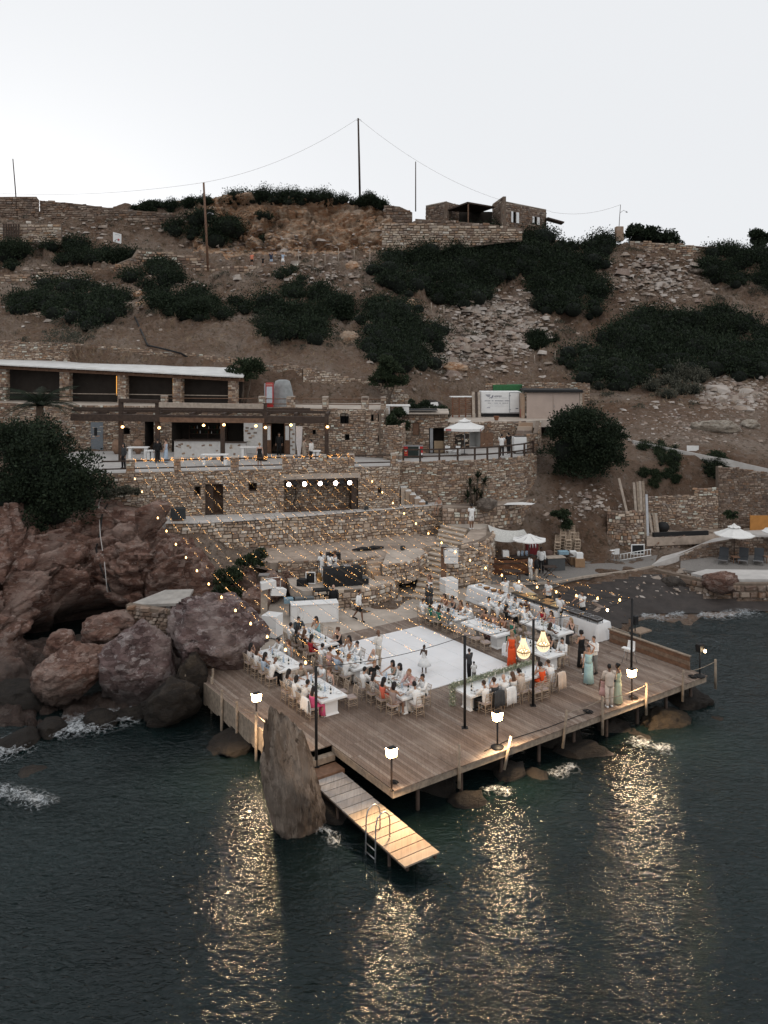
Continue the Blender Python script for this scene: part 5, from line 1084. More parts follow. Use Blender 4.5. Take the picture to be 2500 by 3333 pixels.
me=bpy.data.meshes.new('foliage');me.from_pydata([tuple(x)for x in v],[],f);me.materials.append(simple('eucalyptus_leaves',(.3,.33,.235),.8,.35,9));obj('foliage',me,gl,kind='stuff')
for k in range(46):
 x=rg.uniform(-2.4,2.35);q=MB();q.ell(Vector((x*AX.x-.05,x*AX.y,rg.uniform(.13,.2)))+Vector((rg.gauss(0,.07),rg.gauss(0,.05),0)),rg.uniform(.025,.045),7,5);part('flower',q,FLOW,gl)
for k in range(8):q=MB();q.ell(e+Vector((rg.gauss(0,.06),rg.gauss(0,.06)-.05,rg.uniform(-.7,.05))),.035,7,5);part('flower',q,FLOW,gl)
for k,(x,h)in enumerate(((-1.6,.12),(-.75,.14),(-.25,.3),(.25,.3),(.6,.16),(1.2,.14))):
 t=thing('candle','%s cream candle on the head table, %s from the garland end'%('thin tall' if h>.2 else 'stout',ORD[k]),'candle',W(8.6+x,3.85,TT),0,'candles on the head table');q=MB();r=.016 if h>.2 else .04;q.lathe([(r,0),(r,h),(.002,h)],8);part('wax',q,simple('candle_wax',(.75,.7,.6),.5),t)
for k,x in enumerate((-1.9,-.9,.95,1.9)):bottle(W(8.6+x,3.5,TT),'water_bottle' if k%2 else 'wine_bottle',('water' if k%2 else 'wine')+' bottle on the head table, %s from the garland end'%ORD[k])
for k in range(9):
 o=obj('dinner_plate',plate_me,None,W(6.6+.5*k,3.25,TT));tag(o,'white plate on the head table, %s from the garland end'%ORD[k],'plate','plates laid on the head table');o=obj('wine_glass',glass_me,None,W(6.72+.5*k,3.42,TT));tag(o,'stemmed wine glass on the head table','glass','wine glasses on the head table')
# ================================================================== people
def loft(mb,secs,n=12,mi=0):
 """closed skin over elliptical sections: (centre, half width, half depth, tilt of the section about x)"""
 vs=[];fs=[]
 for(c,rx,ry,a)in secs:
  for k in range(n):
   th=2*math.pi*k/n;x,y=rx*math.cos(th),ry*math.sin(th);vs.append((c[0]+x,c[1]+y*math.cos(a),c[2]+y*math.sin(a)))
 for i in range(len(secs)-1):
  for k in range(n):k2=(k+1)%n;fs.append((i*n+k,i*n+k2,(i+1)*n+k2,(i+1)*n+k))
 fs.append(tuple(range(n-1,-1,-1)));fs.append(tuple((len(secs)-1)*n+k for k in range(n)))
 mb.add(vs,fs,mi,True);return mb
V=Vector
def joints(pose,arms,fem=False):
 J={}
 w_=.165 if fem else .19
 if pose in('sit','sit_fwd'):
  ln=.16 if pose=='sit_fwd' else .03
  J.update(pelvis=V((0,-.06,.55)),waist=V((0,-.06+ln*.3,.72)),chest=V((0,-.05+ln*.75,.93)),neck=V((0,-.03+ln,1.08)),head=V((0,.02+ln*1.1,1.235)))
  for s in(-1,1):J.update({('hip',s):V((s*.09,-.02,.53)),('knee',s):V((s*.12,.4,.53)),('ank',s):V((s*.12,.4,.09)),('toe',s):V((s*.125,.56,.04))})
  sz=1.04;sy=-.03+ln
 else:
  J.update(pelvis=V((0,0,.93)),waist=V((0,.01,1.08)),chest=V((0,0,1.29)),neck=V((0,0,1.47)),head=V((0,.03,1.625)))
  st=.26 if pose=='walk' else .03
  for s in(-1,1):J.update({('hip',s):V((s*.085,0,.9)),('knee',s):V((s*.1,st*s*.7+.03,.5)),('ank',s):V((s*.1,st*s-(.1 if pose=='walk' and s<0 else 0),.09+(.12 if pose=='walk' and s<0 else 0))),('toe',s):V((s*.115,st*s+.14,.035+(.02 if pose=='walk' and s<0 else 0)))})
  sz=1.42;sy=0
 for s in(-1,1):
  sh_=V((s*w_,sy,sz));J[('sho',s)]=sh_
  a=arms if isinstance(arms,str)else arms[0 if s<0 else 1]
  if a=='table':e,h=sh_+V((s*.07,.16,-.2)),V((s*.13,sy+.4,sz-.225))
  elif a=='chin':e,h=sh_+V((s*.03,.2,-.24)),J['head']+V((s*.05,.12,-.1))
  elif a=='up':e,h=sh_+V((s*.1,.03,.27)),J['head']+V((s*.02,-.03,.2))
  elif a=='front':e,h=sh_+V((s*.06,.06,-.28)),sh_+V((-s*.06,.3,-.27))
  elif a=='reach':e,h=sh_+V((s*.08,.24,-.14)),sh_+V((s*.02,.52,-.2))
  else:e,h=sh_+V((s*.06,-.03,-.3)),sh_+V((s*.07,.05,-.55))
  J[('elb',s)]=e;J[('hand',s)]=h
 return J
def torso_secs(J,fem,g=0,top=True):
 p,w_,c,n=J['pelvis'],J['waist'],J['chest'],J['neck']
 hw,ww,cw=(.165,.125,.15)if fem else(.165,.15,.185)
 S=[(p-V((0,0,.07)),hw*.8+g,.105+g,0),(p,hw+g,.115+g,0),(w_,ww+g,.095+g,0),(c-V((0,0,.05)),cw+g,.115+g,0),(c+V((0,.0,.06)),cw+.005+g,.105+g,0)]
 if top:S+=[(n-V((0,0,.075)),.13+g*.6,.08+g*.6,0),(n-V((0,0,.03)),.065+g*.5,.06+g*.5,0)]
 return S
def remeshed(mb,name,vox=.017):
 me=mb.mesh(name,PLACE);o=bpy.data.objects.new('tmp',me);C.objects.link(o)
 m=o.modifiers.new('r','REMESH');m.mode='VOXEL';m.voxel_size=vox;m.use_smooth_shade=True
 s=o.modifiers.new('s','SMOOTH');s.iterations=3;s.factor=.5
 d=o.modifiers.new('d','DECIMATE');d.ratio=.35
 dg=bpy.context.evaluated_depsgraph_get();out=bpy.data.meshes.new_from_object(o.evaluated_get(dg));out.name=name
 bpy.data.objects.remove(o);out.materials.clear();out.materials.append(PLACE);out.polygons.foreach_set('use_smooth',[True]*len(out.polygons));return out
PLACE=simple('skin_base',(.42,.26,.185),.55,.06,8)
_tmpl={}
def template(pose,arms,fem):
 key=(pose,arms,fem)
 if key in _tmpl:return _tmpl[key]
 J=joints(pose,arms,fem);T={};k=.88 if fem else 1
 b=MB();loft(b,torso_secs(J,fem))
 b.tube([J['neck']-V((0,0,.05)),J['neck']+V((0,.01,.06))],.05*k,9)
 h=J['head'];b.ell(h+V((0,0,.01)),(.076,.094,.112),14,10);b.ell(h+V((0,.03,-.06)),(.055,.06,.06),10,7);b.ell(h+V((0,.1,-.012)),(.014,.02,.028),8,6)
 for s in(-1,1):
  b.ell(h+V((s*.078,-.002,-.005)),(.014,.024,.034),8,6)
  b.tube([J[('sho',s)]-V((s*.05,0,0)),J[('sho',s)],J[('elb',s)],J[('elb',s)].lerp(J[('hand',s)],.35),J[('hand',s)]],[.05*k,.054*k,.041*k,.043*k,.027*k],9)
  hd=(J[('hand',s)]-J[('elb',s)]).normalized();a=J[('hand',s)];sd=hd.cross(V((0,0,1)));sd=sd.normalized()if sd.length>.1 else V((1,0,0))
  b.ell(a+hd*.05,(.036,.036,.022),8,6)
  for q in range(4):fr=a+hd*.075+sd*(q-1.5)*.02;b.tube([fr,fr+hd*(.04+.01*(q in(1,2)))-V((0,0,.008)),fr+hd*.065-V((0,0,.028))],[.0105,.0105,.009],5)
  b.tube([a+hd*.03-sd*s*.03,a+hd*.065-sd*s*.055],[.012,.01],5)
  b.tube([J[('hip',s)],J[('knee',s)],J[('knee',s)].lerp(J[('ank',s)],.3),J[('ank',s)]],[.085,.056*k,.057*k,.036],10)
  b.tube([J[('ank',s)]-V((0,.04,.03)),J[('toe',s)]],[.042,.036],8)
 T['body']=remeshed(b,'body')
 m=MB()
 for s in(-1,1):m.ell(h+V((s*.03,.083,.012)),(.011,.008,.007),6,5);m.ell(h+V((s*.032,.086,.034)),(.018,.006,.005),6,5)
 m.ell(h+V((0,.092,-.052)),(.024,.006,.006),6,5);T['face_features']=m.mesh('face_features',PLACE)
 def sleeves(m,f,g):
  for s in(-1,1):
   sh_,el,hd=J[('sho',s)],J[('elb',s)],J[('hand',s)]
   pts=[sh_-V((s*.07,0,-.005)),sh_+V((s*.005,0,.005)),sh_.lerp(el,min(1,f))];r=[.05*k+g,.062*k+g,.05*k+g]
   if f>1:pts=pts[:2]+[el,el.lerp(hd,f-1)];r=[.05*k+g,.062*k+g,.048*k+g,.04*k+g]
   m.tube(pts,r,10)
 m=MB();loft(m,torso_secs(J,fem,.02));sleeves(m,.62,.014);T['tshirt']=m.mesh('shirt',PLACE)
 m=MB();loft(m,torso_secs(J,fem,.024));sleeves(m,1.75,.014);T['shirt']=m.mesh('shirt',PLACE)
 m=MB();loft(m,torso_secs(J,fem,.034));sleeves(m,1.85,.022);T['jacket']=m.mesh('jacket',PLACE)
 def legs(f,g,nm):
  m=MB();p=J['pelvis'];loft(m,[(p-V((0,0,.09)),.15,.11,0),(p+V((0,0,.04)),.168,.122,0)])
  for s in(-1,1):
   hp,kn,an=J[('hip',s)],J[('knee',s)],J[('ank',s)]
   pts=[hp,kn,kn.lerp(an,.5),an]if f==1 else[hp,hp.lerp(kn,.5),hp.lerp(kn,f)];r=[.1+g,.072+g,.066+g,.056+g]if f==1 else[.1+g,.09+g,.085+g]
   m.tube(pts,r,10)
  return m.mesh(nm,PLACE)
 T['trousers']=legs(1,.004,'trousers');T['shorts']=legs(.8,.006,'shorts')
 m=MB()
 for s in(-1,1):an,to=J[('ank',s)],J[('toe',s)];m.tube([an-V((0,.06,.05)),an.lerp(to,.4)-V((0,0,.015)),to-V((0,0,.003))],[.045,.046,.036],8)
 T['shoes']=m.mesh('shoes',PLACE)
 S=torso_secs(J,True,.016,False);p=J['pelvis']
 def dress(long_,wide,nm):
  m=MB();loft(m,S[1:])
  if pose.startswith('sit'):
   kz=.56;e=[(p+V((0,.02,.02)),.185,.13,0),(p+V((0,.16,.0)),.2,.1,R(70)),(V((0,.36,.545)),.2,.095,R(80)),(V((0,.45,.5)),.2,.09,R(35)),(V((0,.45,.33)),.2,.1,R(8))]
   if long_:e+=[(V((0,.44,.1)),.22+wide*.4,.13,0)]
  else:
   z1=.06 if long_ else .5;e=[(p+V((0,0,.04)),.175,.125,0),(V((0,0,.78)),.19+wide*.15,.135+wide*.1,0),(V((0,.01,.5)),.17+wide*.5,.125+wide*.45,0),(V((0,0,z1)),.19+wide,.15+wide,0)]if long_ else[(p+V((0,0,.06)),.165,.12,0),(V((0,0,.75)),.21+wide*.5,.16+wide*.5,0),(V((0,0,z1)),.23+wide,.19+wide,0)]
  loft(m,e,16);return m.mesh(nm,PLACE)
 T['dress_long']=dress(True,.05,'dress');T['dress_short']=dress(False,.04,'dress');T['dress_flare']=dress(False,.2,'dress')
 def cap(g,low,nm,front=.045):
  m=MB();m.ell(h+V((0,-.012,.022)),(.083+g,.098+g,.108+g),16,12);keep=[]
  for f in m.f:
   c=sum((V(m.v[i])for i in f),V())/len(f)-h
   if not((c.y>front and c.z<.058)or c.z<low):keep.append(f)
  m.f=keep;m.m=[0]*len(keep);m.smooth=[True]*len(keep);return m
 T['hair_short']=cap(.004,-.055,'hair',.03).mesh('hair',PLACE);T['hair_buzz']=cap(.0,-.04,'hair',.02).mesh('hair',PLACE)
 m=cap(.012,-.09,'hair',.03)
 loft(m,[(h+V((0,-.07,.04)),.085,.05,0),(h+V((0,-.085,-.1)),.1,.05,0),(h+V((0,-.115,-.22)),.105,.045,0),(h+V((0,-.13,-.36)),.085,.035,0),(h+V((0,-.125,-.44)),.04,.02,0)]);T['hair_long']=m.mesh('hair',PLACE)
 m=cap(.018,-.1,'hair',.03);loft(m,[(h+V((0,-.05,.03)),.1,.06,0),(h+V((0,-.06,-.09)),.115,.065,0),(h+V((0,-.06,-.17)),.09,.05,0)]);T['hair_bob']=m.mesh('hair',PLACE)
 m=cap(.004,-.06,'hair',.03);m.ell(h+V((0,-.1,.07)),.052,9,7);T['hair_bun']=m.mesh('hair',PLACE)
 m=cap(.022,-.05,'hair',.04)
 for _ in range(16):th=random.uniform(0,6.28);m.ell(h+V((.08*math.cos(th),-.03+.08*math.sin(th)*.8,random.uniform(0,.11))),.032,7,5)
 T['hair_curly']=m.mesh('hair',PLACE)
 m=MB();m.ell(h+V((0,.052,-.072)),(.058,.05,.045),9,7);T['beard']=m.mesh('beard',PLACE)
 _tmpl[key]=T;return T
SKIN={k:simple('skin_'+k,c,.55,.06,8)for k,c in{'light':(.52,.33,.25),'tan':(.42,.25,.175),'olive':(.33,.19,.125),'brown':(.17,.09,.058),'dark':(.085,.048,.033)}.items()}
HAIRC={k:simple('hair_'+k,c,.55,.25,25)for k,c in{'black':(.012,.01,.01),'brown':(.04,.022,.014),'chestnut':(.09,.045,.025),'blond':(.3,.2,.11),'ginger':(.25,.12,.06),'grey':(.25,.23,.21)}.items()}
_fab={'white':(.78,.78,.77),'offwhite':(.7,.67,.63),'cream':(.6,.5,.42),'black':(.012,.012,.013),'charcoal':(.05,.052,.055),'grey':(.17,.17,.165),'beige':(.36,.29,.23),'sand':(.44,.36,.28),'pink':(.75,.12,.24),'rose':(.6,.36,.33),'paleblue':(.4,.49,.6),'iceblue':(.36,.55,.58),'turquoise':(.3,.52,.55),'coral':(.7,.16,.1),'orange':(.8,.1,.025),'red':(.36,.02,.03),'mauve':(.32,.25,.23),'green':(.03,.17,.12),'olive':(.12,.13,.06),'rust':(.3,.14,.08),'silver':(.5,.5,.49),'navy':(.03,.04,.07),'salmon':(.75,.25,.15),'lightgreen':(.5,.55,.4)}
def fabric(k):
 if k.startswith('floral')or k.startswith('pattern'):
  if k in MATS:return MATS[k]
  base,ink={'floral':((.66,.62,.58),(.1,.1,.1)),'floralgreen':((.5,.5,.45),(.03,.06,.035)),'floralwhite':((.74,.72,.7),(.4,.33,.3)),'pattern':((.06,.075,.085),(.02,.025,.03)),'patternred':((.5,.25,.22),(.62,.5,.45))}[k]
  t=NT(k);o=t.objc();MATS[k]=t.done(t.mix(t.ramp(t.noise(o,16,3,.6,1),[(.48,(0,0,0)),(.54,(1,1,1))]),base,ink),.8);return MATS[k]
 return simple('fabric_'+k,_fab[k],.85,.08,9,.15,30)
def person(p,rz,label,pose='stand',arms='down',fem=False,skin='tan',hair=('short','black'),wear=(),group=None,scale=1.0):
 T=template(pose,arms,fem);t=thing('person',label,'person',p,rz,group);t.scale=(scale,scale,scale)
 def put(nm,me,mat):
  o=bpy.data.objects.new(nm,me);C.objects.link(o);o.parent=t;o.material_slots[0].link='OBJECT';o.material_slots[0].material=mat
 put('body',T['body'],SKIN[skin]);put('face_features',T['face_features'],HAIRC['brown']);t.children[-1]['kind']='stuff'
 if hair:put('hair',T['hair_'+hair[0]],HAIRC[hair[1]])
 for(k,c)in wear:
  put({'tshirt':'shirt','dress_long':'dress','dress_short':'dress','dress_flare':'dress'}.get(k,k),T[k],HAIRC[c]if k=='beard' else fabric(c))
 return t
def draped(p,rz,mat,lab,h=.5,cat='jacket'):
 """a jacket hung over a chair back: folded cloth with shoulders, sides hanging front and rear"""
 rg=random.Random(int(p.x*77));n=11;vs=[];fs=[];prof=[(-.19,.3),(-.205,.55),(-.235,.75),(-.27,.935),(-.3,.95),(-.325,.92),(-.34,.75),(-.345,.55),(-.36,.95-h)]
 for j,(y,z)in enumerate(prof):
  for i in range(n):a=i/(n-1)*2-1;vs.append((a*(.25+.03*(j>5)+.02*rg.random()),y-.02*math.sin(a*7+j*.4)*(j>5)-.01,z-.05*abs(a)**3+.012*math.sin(a*9+j)))
 m=len(prof)
 for j in range(m-1):
  for i in range(n-1):fs.append((j*n+i,j*n+i+1,(j+1)*n+i+1,(j+1)*n+i))
 o=obj('jacket',MB().add(vs,fs,0,True).mesh('jacket',mat),None,p,None,rz);s=o.modifiers.new('t','SOLIDIFY');s.thickness=.018;tag(o,lab,cat,'jackets hung on chairs')
SM=lambda c='white',b='black':(('shirt',c),('trousers',b),('shoes','black'))
TS=lambda c='white',b='beige':(('tshirt',c),('trousers',b),('shoes','white'))
DR=lambda c,k='dress_long':((k,c),('shoes','beige'))
WD={'bald':None,'sh':('short','black'),'shb':('short','brown'),'bz':('buzz','brown'),'lg':('long','black'),'lgb':('long','brown'),'lgc':('long','chestnut'),'lgbl':('long','blond'),'bob':('bob','black'),'bun':('bun','brown'),'cur':('curly','black'),'curc':('curly','chestnut'),'gr':('short','grey'),'gi':('short','ginger')}
def S(desc,hair,wear,fem=False,skin='tan',pose='sit',arms='table'):return(desc,WD[hair],wear,fem,skin,pose,arms)
SEATS={
 'T0':{'L':[S('long haired woman in red dress','lg',DR('red'),True),S('brown haired woman with bare back and black skirt','lgc',DR('black'),True),S('black haired woman in dark dress','lg',DR('charcoal'),True,'olive'),S('dark haired man in white shirt','sh',SM())],
  'R':[S('light haired woman with bare shoulders in black','curc',DR('black'),True,'light','sit',('table','chin')),None,None,S('dark haired woman in turquoise strapless dress','lg',DR('turquoise'),True,'tan','sit','chin')],'F':[S('man in dark patterned shirt at the table end','sh',SM('pattern'))]},
 'T1':{'L':[S('bald man in white shirt and dark trousers','bald',SM(),False,'brown','sit_fwd'),S('woman with very long black hair in pale blue','lg',DR('paleblue'),True,'olive'),S('long haired woman in white top','lgb',DR('white'),True),S('black haired woman in white floral top','lg',DR('floralwhite'),True,'tan','sit',('table','chin'))],
  'R':[None,None,S('woman in silver strapless dress looking round','lgc',DR('silver'),True,'tan','sit','down'),S('young man with curly dark hair in white shirt','cur',SM(),False,'tan','sit_fwd')]},
 'T2':{'L':[S('woman in long bright pink dress holding a bottle','lg',DR('pink'),True,'tan','sit',('down','reach')),S('dark haired man in pale patterned shirt','sh',SM('offwhite','sand'),False,'olive','sit_fwd'),S('dark haired guest in white blouse','bob',SM('white','offwhite'),True),S('dark haired woman in floral dress','lg',DR('floral'),True)],
  'R':[None,None,S('curly haired woman in floral dress','curc',DR('floral'),True,'light','sit','down'),S('man with grey hair in white polo','gr',TS(),False,'light')],'F':[S('broad man in beige tee shirt leaning forward','shb',TS('beige','grey'),False,'tan','sit_fwd')]},
 'T3':{'L':[S('short haired man in white shirt and cream trousers','gi',SM('white','offwhite'),False,'tan','sit_fwd'),S('dark haired woman in pale blue halter dress','bun',DR('paleblue'),True,'olive'),S('dark haired woman in rose dress','bun',DR('rose'),True),S('man in white shirt turned to the table','sh',SM('white','sand'))],
  'R':[S('bald man in glasses and white polo','bald',TS('white','sand'),False,'light','sit',('table','chin')),None,S('boy with dark hair in white shirt','sh',SM('white','grey')),S('dark haired woman in white with hands clasped','lg',DR('white'),True,'olive','sit','chin')]},
 'T4':{'L':[S('black haired woman in mauve strapless dress','bob',DR('mauve','dress_short'),True,'olive'),S('black haired woman in coral top with bare back','lg',DR('coral'),True,'olive'),S('black haired woman in pale floral blouse','lg',DR('floral'),True),S('dark haired man in white shirt and black trousers','sh',SM())],
  'R':[S('man in white shirt with his hand at his face','sh',SM(),False,'olive','sit',('table','chin')),S('ginger man in red patterned shirt','gi',SM('patternred','beige'),False,'light','sit_fwd'),S('woman in white jacket over red top','bob',SM('white','red'),True,'tan','sit_fwd','front'),S('dark haired woman in green floral dress reaching out','bob',DR('floralgreen'),True,'tan','sit',('table','reach'))],
  'N':[S('man in white shirt and cream trousers with his back to the sea','sh',SM('white','offwhite'),False,'olive','sit_fwd')],'F':[S('man in black tee shirt turned to the next table','gi',TS('black','mauve'),False,'light','sit_fwd')]},
 'R1':{'L':[S('man in grey shirt and white trousers','sh',SM('grey','white')),S('long haired woman in dark green dress','lgb',DR('green'),True),S('black haired woman with bare back','lg',DR('green'),True,'tan'),S('brown haired guest in white shirt','shb',SM('white','white'))],
  'R':[S('man in white shirt leaning on the table','shb',SM('white','white'),False,'tan','sit_fwd'),S('woman in rust dress with brown hair','lgc',DR('rust'),True),S('curly black haired woman in dark dress','cur',DR('charcoal'),True),S('woman in brown dress with long hair','lgb',DR('rust'),True,'tan','sit','chin')]},
 'R2':{'L':[None,None,None,None],'R':[S('woman in emerald green dress','lgb',DR('green'),True,'light','sit',('table','down')),S('woman in rust coloured dress','lgc',DR('rust'),True),S('woman in brown patterned dress','lgc',DR('patternred'),True,'olive'),S('woman with brown hair in rust top','bob',DR('rust'),True)]},
 'R3':{'L':[None,None,S('blond woman in beige behind the woman in orange','lgbl',DR('beige'),True,'light'),'-'],'R':[S('bearded man in white shirt, cream waistcoat and sand trousers','sh',(('shirt','white'),('trousers','sand'),('shoes','beige'),('beard','black')),False,'tan','sit','front'),S('dark haired woman in black leaning on the table','lg',DR('charcoal'),True,'tan','sit_fwd','chin'),None,None]},
 'R4':{'L':[S('woman in black dress with straight black hair','lg',DR('black'),True),S('broad man in white shirt seen from behind','bz',SM('white','grey'),False,'olive','sit_fwd'),S('short haired man in white shirt','sh',SM()),None],
  'R':[S('woman in black coat beside the buffet cloth','cur',DR('black'),True,'brown'),S('bearded man in white shirt leaning in','sh',SM()+(('beard','black'),),False,'tan','sit_fwd'),S('guest in white with a napkin on the head','bz',SM('white','white'),False,'light'),S('man in white shirt at the land end','sh',SM())],'N':[S('big man in white shirt at the sea end','bz',SM('white','charcoal'),False,'olive','sit_fwd')]},
 'R5':{'L':[S('woman in grey strapless dress with bare back','lgb',DR('silver'),True,'brown'),None,None,None],'R':[S('blond woman in dark grey satin dress','lgbl',DR('charcoal'),True,'light','sit','chin'),None,S('long haired woman in rose top','lgb',DR('rose'),True),S('woman in red off shoulder dress','lgb',DR('red'),True,'light')],'F':[S('boy in white shirt at the land end','shb',SM('white','white'),False,'tan','sit_fwd')]},
}
prng=random.Random(9)
for key,sides in SEATS.items():
 s0,t0_,ws,wt_,desc=TABLES[key]
 for side,lst in sides.items():
  for k,q in enumerate(lst):
   if q=='-':continue
   tt=t0_-wt_/2+wt_*(k+.5)/4
   if side=='L':p,rz,sn=W(s0-ws/2-.22,tt),DROT-math.pi/2,'rock' if key[0]=='T' else 'floor'
   elif side=='R':p,rz,sn=W(s0+ws/2+.22,tt),DROT+math.pi/2,'floor' if key[0]=='T' else 'buffet'
   elif side=='N':p,rz,sn=W(s0,t0_-wt_/2-.22),DROT,'sea'
   else:p,rz,sn=W(s0,t0_+wt_/2+.22),DROT+math.pi,'land'
   emp=q is None;j=prng.uniform(-.12,.12)+(.0 if not emp else prng.uniform(-.35,.35));bk=.16 if emp else .0
   fwd=V((-math.sin(rz),math.cos(rz),0));pc=p-fwd*(bk+.03*prng.random())
   nth='' if side in 'NF' else ORD[k]+' '
   lab=('empty cushioned chair, ' if emp else 'occupied wooden chair, ')+(nth+'on the %s side, '%sn if nth else 'at the %s end of '%sn)+desc
   chair(pc,rz+j*.6,lab)
   if not emp:
    d_,hair,wear,fem,skin,pose,arms=q
    person(pc+fwd*.03,rz+j,d_+' seated at '+desc if len((d_+desc).split())<14 else d_,pose,arms,fem,skin,hair,wear,'guests seated at the dinner tables',prng.uniform(.96,1.04))
HEAD=[('man in white shirt and black trousers at the garland end of the head table',WD['bz'],SM(),False,'olive','sit','table'),('woman in dark grey dress with hands at her updo, head table',WD['bun'],DR('charcoal'),True,'light','sit','chin'),('bald man in white shirt at the middle of the head table',None,SM('white','beige'),False,'light','sit','table'),
  ('woman in white off shoulder bridal dress at the head table',WD['lgc'],DR('offwhite'),True,'tan','sit','table'),('man in cream suit jacket at the head table',WD['sh'],(('jacket','cream'),('trousers','cream'),('shoes','white')),False,'tan','sit_fwd','table'),None,None,('dark haired woman bending with raised arms at the head table',WD['cur'],DR('orange'),True,'tan','sit_fwd','chin'),('man in white shirt at the far end of the head table',WD['bz'],SM('white','sand'),False,'tan','sit_fwd','chin')]
hs=[6.85,7.4,7.95,8.45,8.95,9.4,9.85,10.25,10.75]
for k,q in enumerate(HEAD):
 tt=2.82 if k not in(5,6)else 2.5
 chair(W(hs[k],tt),DROT+prng.uniform(-.1,.1),'wooden chair on the sea side of the head table, %s from the garland end'%ORD[k])
 if q:person(W(hs[k],tt+.03),DROT+prng.uniform(-.15,.15),q[0],q[5],q[6],q[3],q[4],q[1],q[2],'guests seated at the head table')
draped(W(7.3,2.8),DROT,fabric('charcoal'),'dark grey jacket hung over a chair at the head table',.62);draped(W(7.98,2.8),DROT,fabric('white'),'white jacket hung behind the bald man at the head table',.68)
draped(W(10.9,2.75),DROT+.1,fabric('cream'),'pale pink jacket hung over the last chair of the head table',.72);draped(W(.72,6.45),DROT-math.pi/2,fabric('white'),'white jacket hung behind the woman in pink',.5)
draped(W(11.75,6.4),DROT-math.pi/2,fabric('white'),'white jacket hung on a chair behind the woman in orange',.6);draped(W(4.2,9.0),DROT-math.pi/2,fabric('offwhite'),'white shawl hung on a chair behind the rust dresses',.45,'shawl')
def at(u,v,z=DZ):return G(u,v,z)
FC=DROT
person(at(1666,2172),2.75,'woman in long bright orange dress walking by the head table','stand','down',True,'tan',('long','blond'),DR('orange'))
person(at(1916,2226),2.9,'woman in long ice blue strapless dress with one arm raised','stand',('up','down'),True,'tan',('bun','brown'),DR('iceblue'))
person(at(1893,2172),.5,'woman with bare back in long black dress','stand','front',True,'tan',('curly','black'),DR('black'))
person(at(1934,2192),2.2,'man in white shirt and grey trousers behind the ice blue dress','stand','front',False,'tan',('buzz','brown'),SM('white','grey'))
person(at(1903,2195),2.5,'small boy in white shirt beside the ice blue dress','stand','down',False,'tan',('short','brown'),TS('white','charcoal'),None,.62)
person(at(1984,2302),.1,'man in cream suit and white trainers standing with his back turned','stand','front',False,'brown',('buzz','black'),(('jacket','cream'),('trousers','cream'),('shoes','white')),None,1.04)
person(at(2012,2290),.9,'woman in pale green skirt holding a small child','stand','front',True,'brown',('bun','black'),(('dress_long','lightgreen'),('shoes','beige')),None,.98)
person(at(2007,2292)+V((-.05,.1,.72)),2.4,'small child in white carried by the woman in pale green','sit','front',False,'brown',('short','black'),TS('white','charcoal'),None,.48)
person(at(1964,2288),-.3,'little girl in pink dress beside the cream suit','stand','down',True,'brown',('bun','black'),DR('rose','dress_short'),None,.7)
person(at(1381,2192),2.8,'little girl in white flared dress alone on the dance floor','stand','chin',True,'dark',('bun','black'),DR('white','dress_flare'),None,.76)
person(at(1528,2208),.7,'boy in dark grey shirt beside the head table','stand','front',False,'olive',('short','black'),TS('charcoal','black'),None,.78)
person(at(1543,2222),.3,'toddler peering over the garland of the head table','stand','front',False,'brown',('buzz','black'),TS('white','grey'),None,.55)
person(at(1233,2172),.9,'bearded bald man in pale shirt standing by the white floor','stand','front',False,'brown',None,(('shirt','offwhite'),('trousers','sand'),('shoes','black'),('beard','black')),None,1.02)
person(at(1168,2022,1.27),-1.9,'man in white shirt and black shorts walking across the plaza','walk','down',False,'brown',('buzz','black'),(('shirt','white'),('shorts','black'),('shoes','black')))
for(u,v,rz,lb,ar)in((1646,1978,.6,'waiter in white shirt reaching over the far end of the buffet','reach'),(1686,1985,-.2,'waiter in white shirt standing in the middle of the buffet','front'),(1822,2042,-.9,'waiter in white shirt with his back turned at the near buffet','front')):
 person(at(u,v),rz,lb,'stand',ar,False,'tan',('short','black'),(('tshirt','white'),('trousers','black'),('shoes','black')),'waiters serving the buffet',1.03)
person(W(19.2,11.2,1.27),DROT+math.pi/2,'cook in white shirt behind the middle of the buffet','stand','front',False,'tan',('short','brown'),(('tshirt','white'),('trousers','black'),('shoes','black')))
person(W(19.15,8.6,1.27),DROT+math.pi/2,'cook in white shirt bending over the near buffet trays','stand','reach',False,'olive',('bald' if False else 'buzz','black'),(('tshirt','white'),('trousers','black'),('shoes','black')))
person(at(1400,1968,1.27),2.2,'woman in white dress standing by the foot of the stairs','stand','up',True,'tan',('long','chestnut'),DR('white'))
person(at(1391,1975,1.27),2.0,'boy in dark suit with his back to the stairs','stand','down',False,'tan',('short','black'),(('jacket','charcoal'),('trousers','charcoal'),('shoes','black')),None,.75)
person(at(1404,1978,1.27),1.7,'taller boy in dark suit next to the stairs','stand','down',False,'tan',('short','black'),(('jacket','charcoal'),('trousers','charcoal'),('shoes','black')),None,.8)
person(P(1535,1722,58.2)*1 if False else V((X(1535,58.3),58.3,3.95)),.4,'man in white tee shirt and white shorts at the top of the stairs','stand','down',False,'brown',('short','black'),(('tshirt','white'),('shorts','white'),('shoes','white')))
person(V((X(1429,60.9),60.9,4.5)),2.6,'bare shouldered person sitting behind the ledge by the white steps','sit','table',True,'tan',('short','black'),(('shorts','beige'),),None,.95)
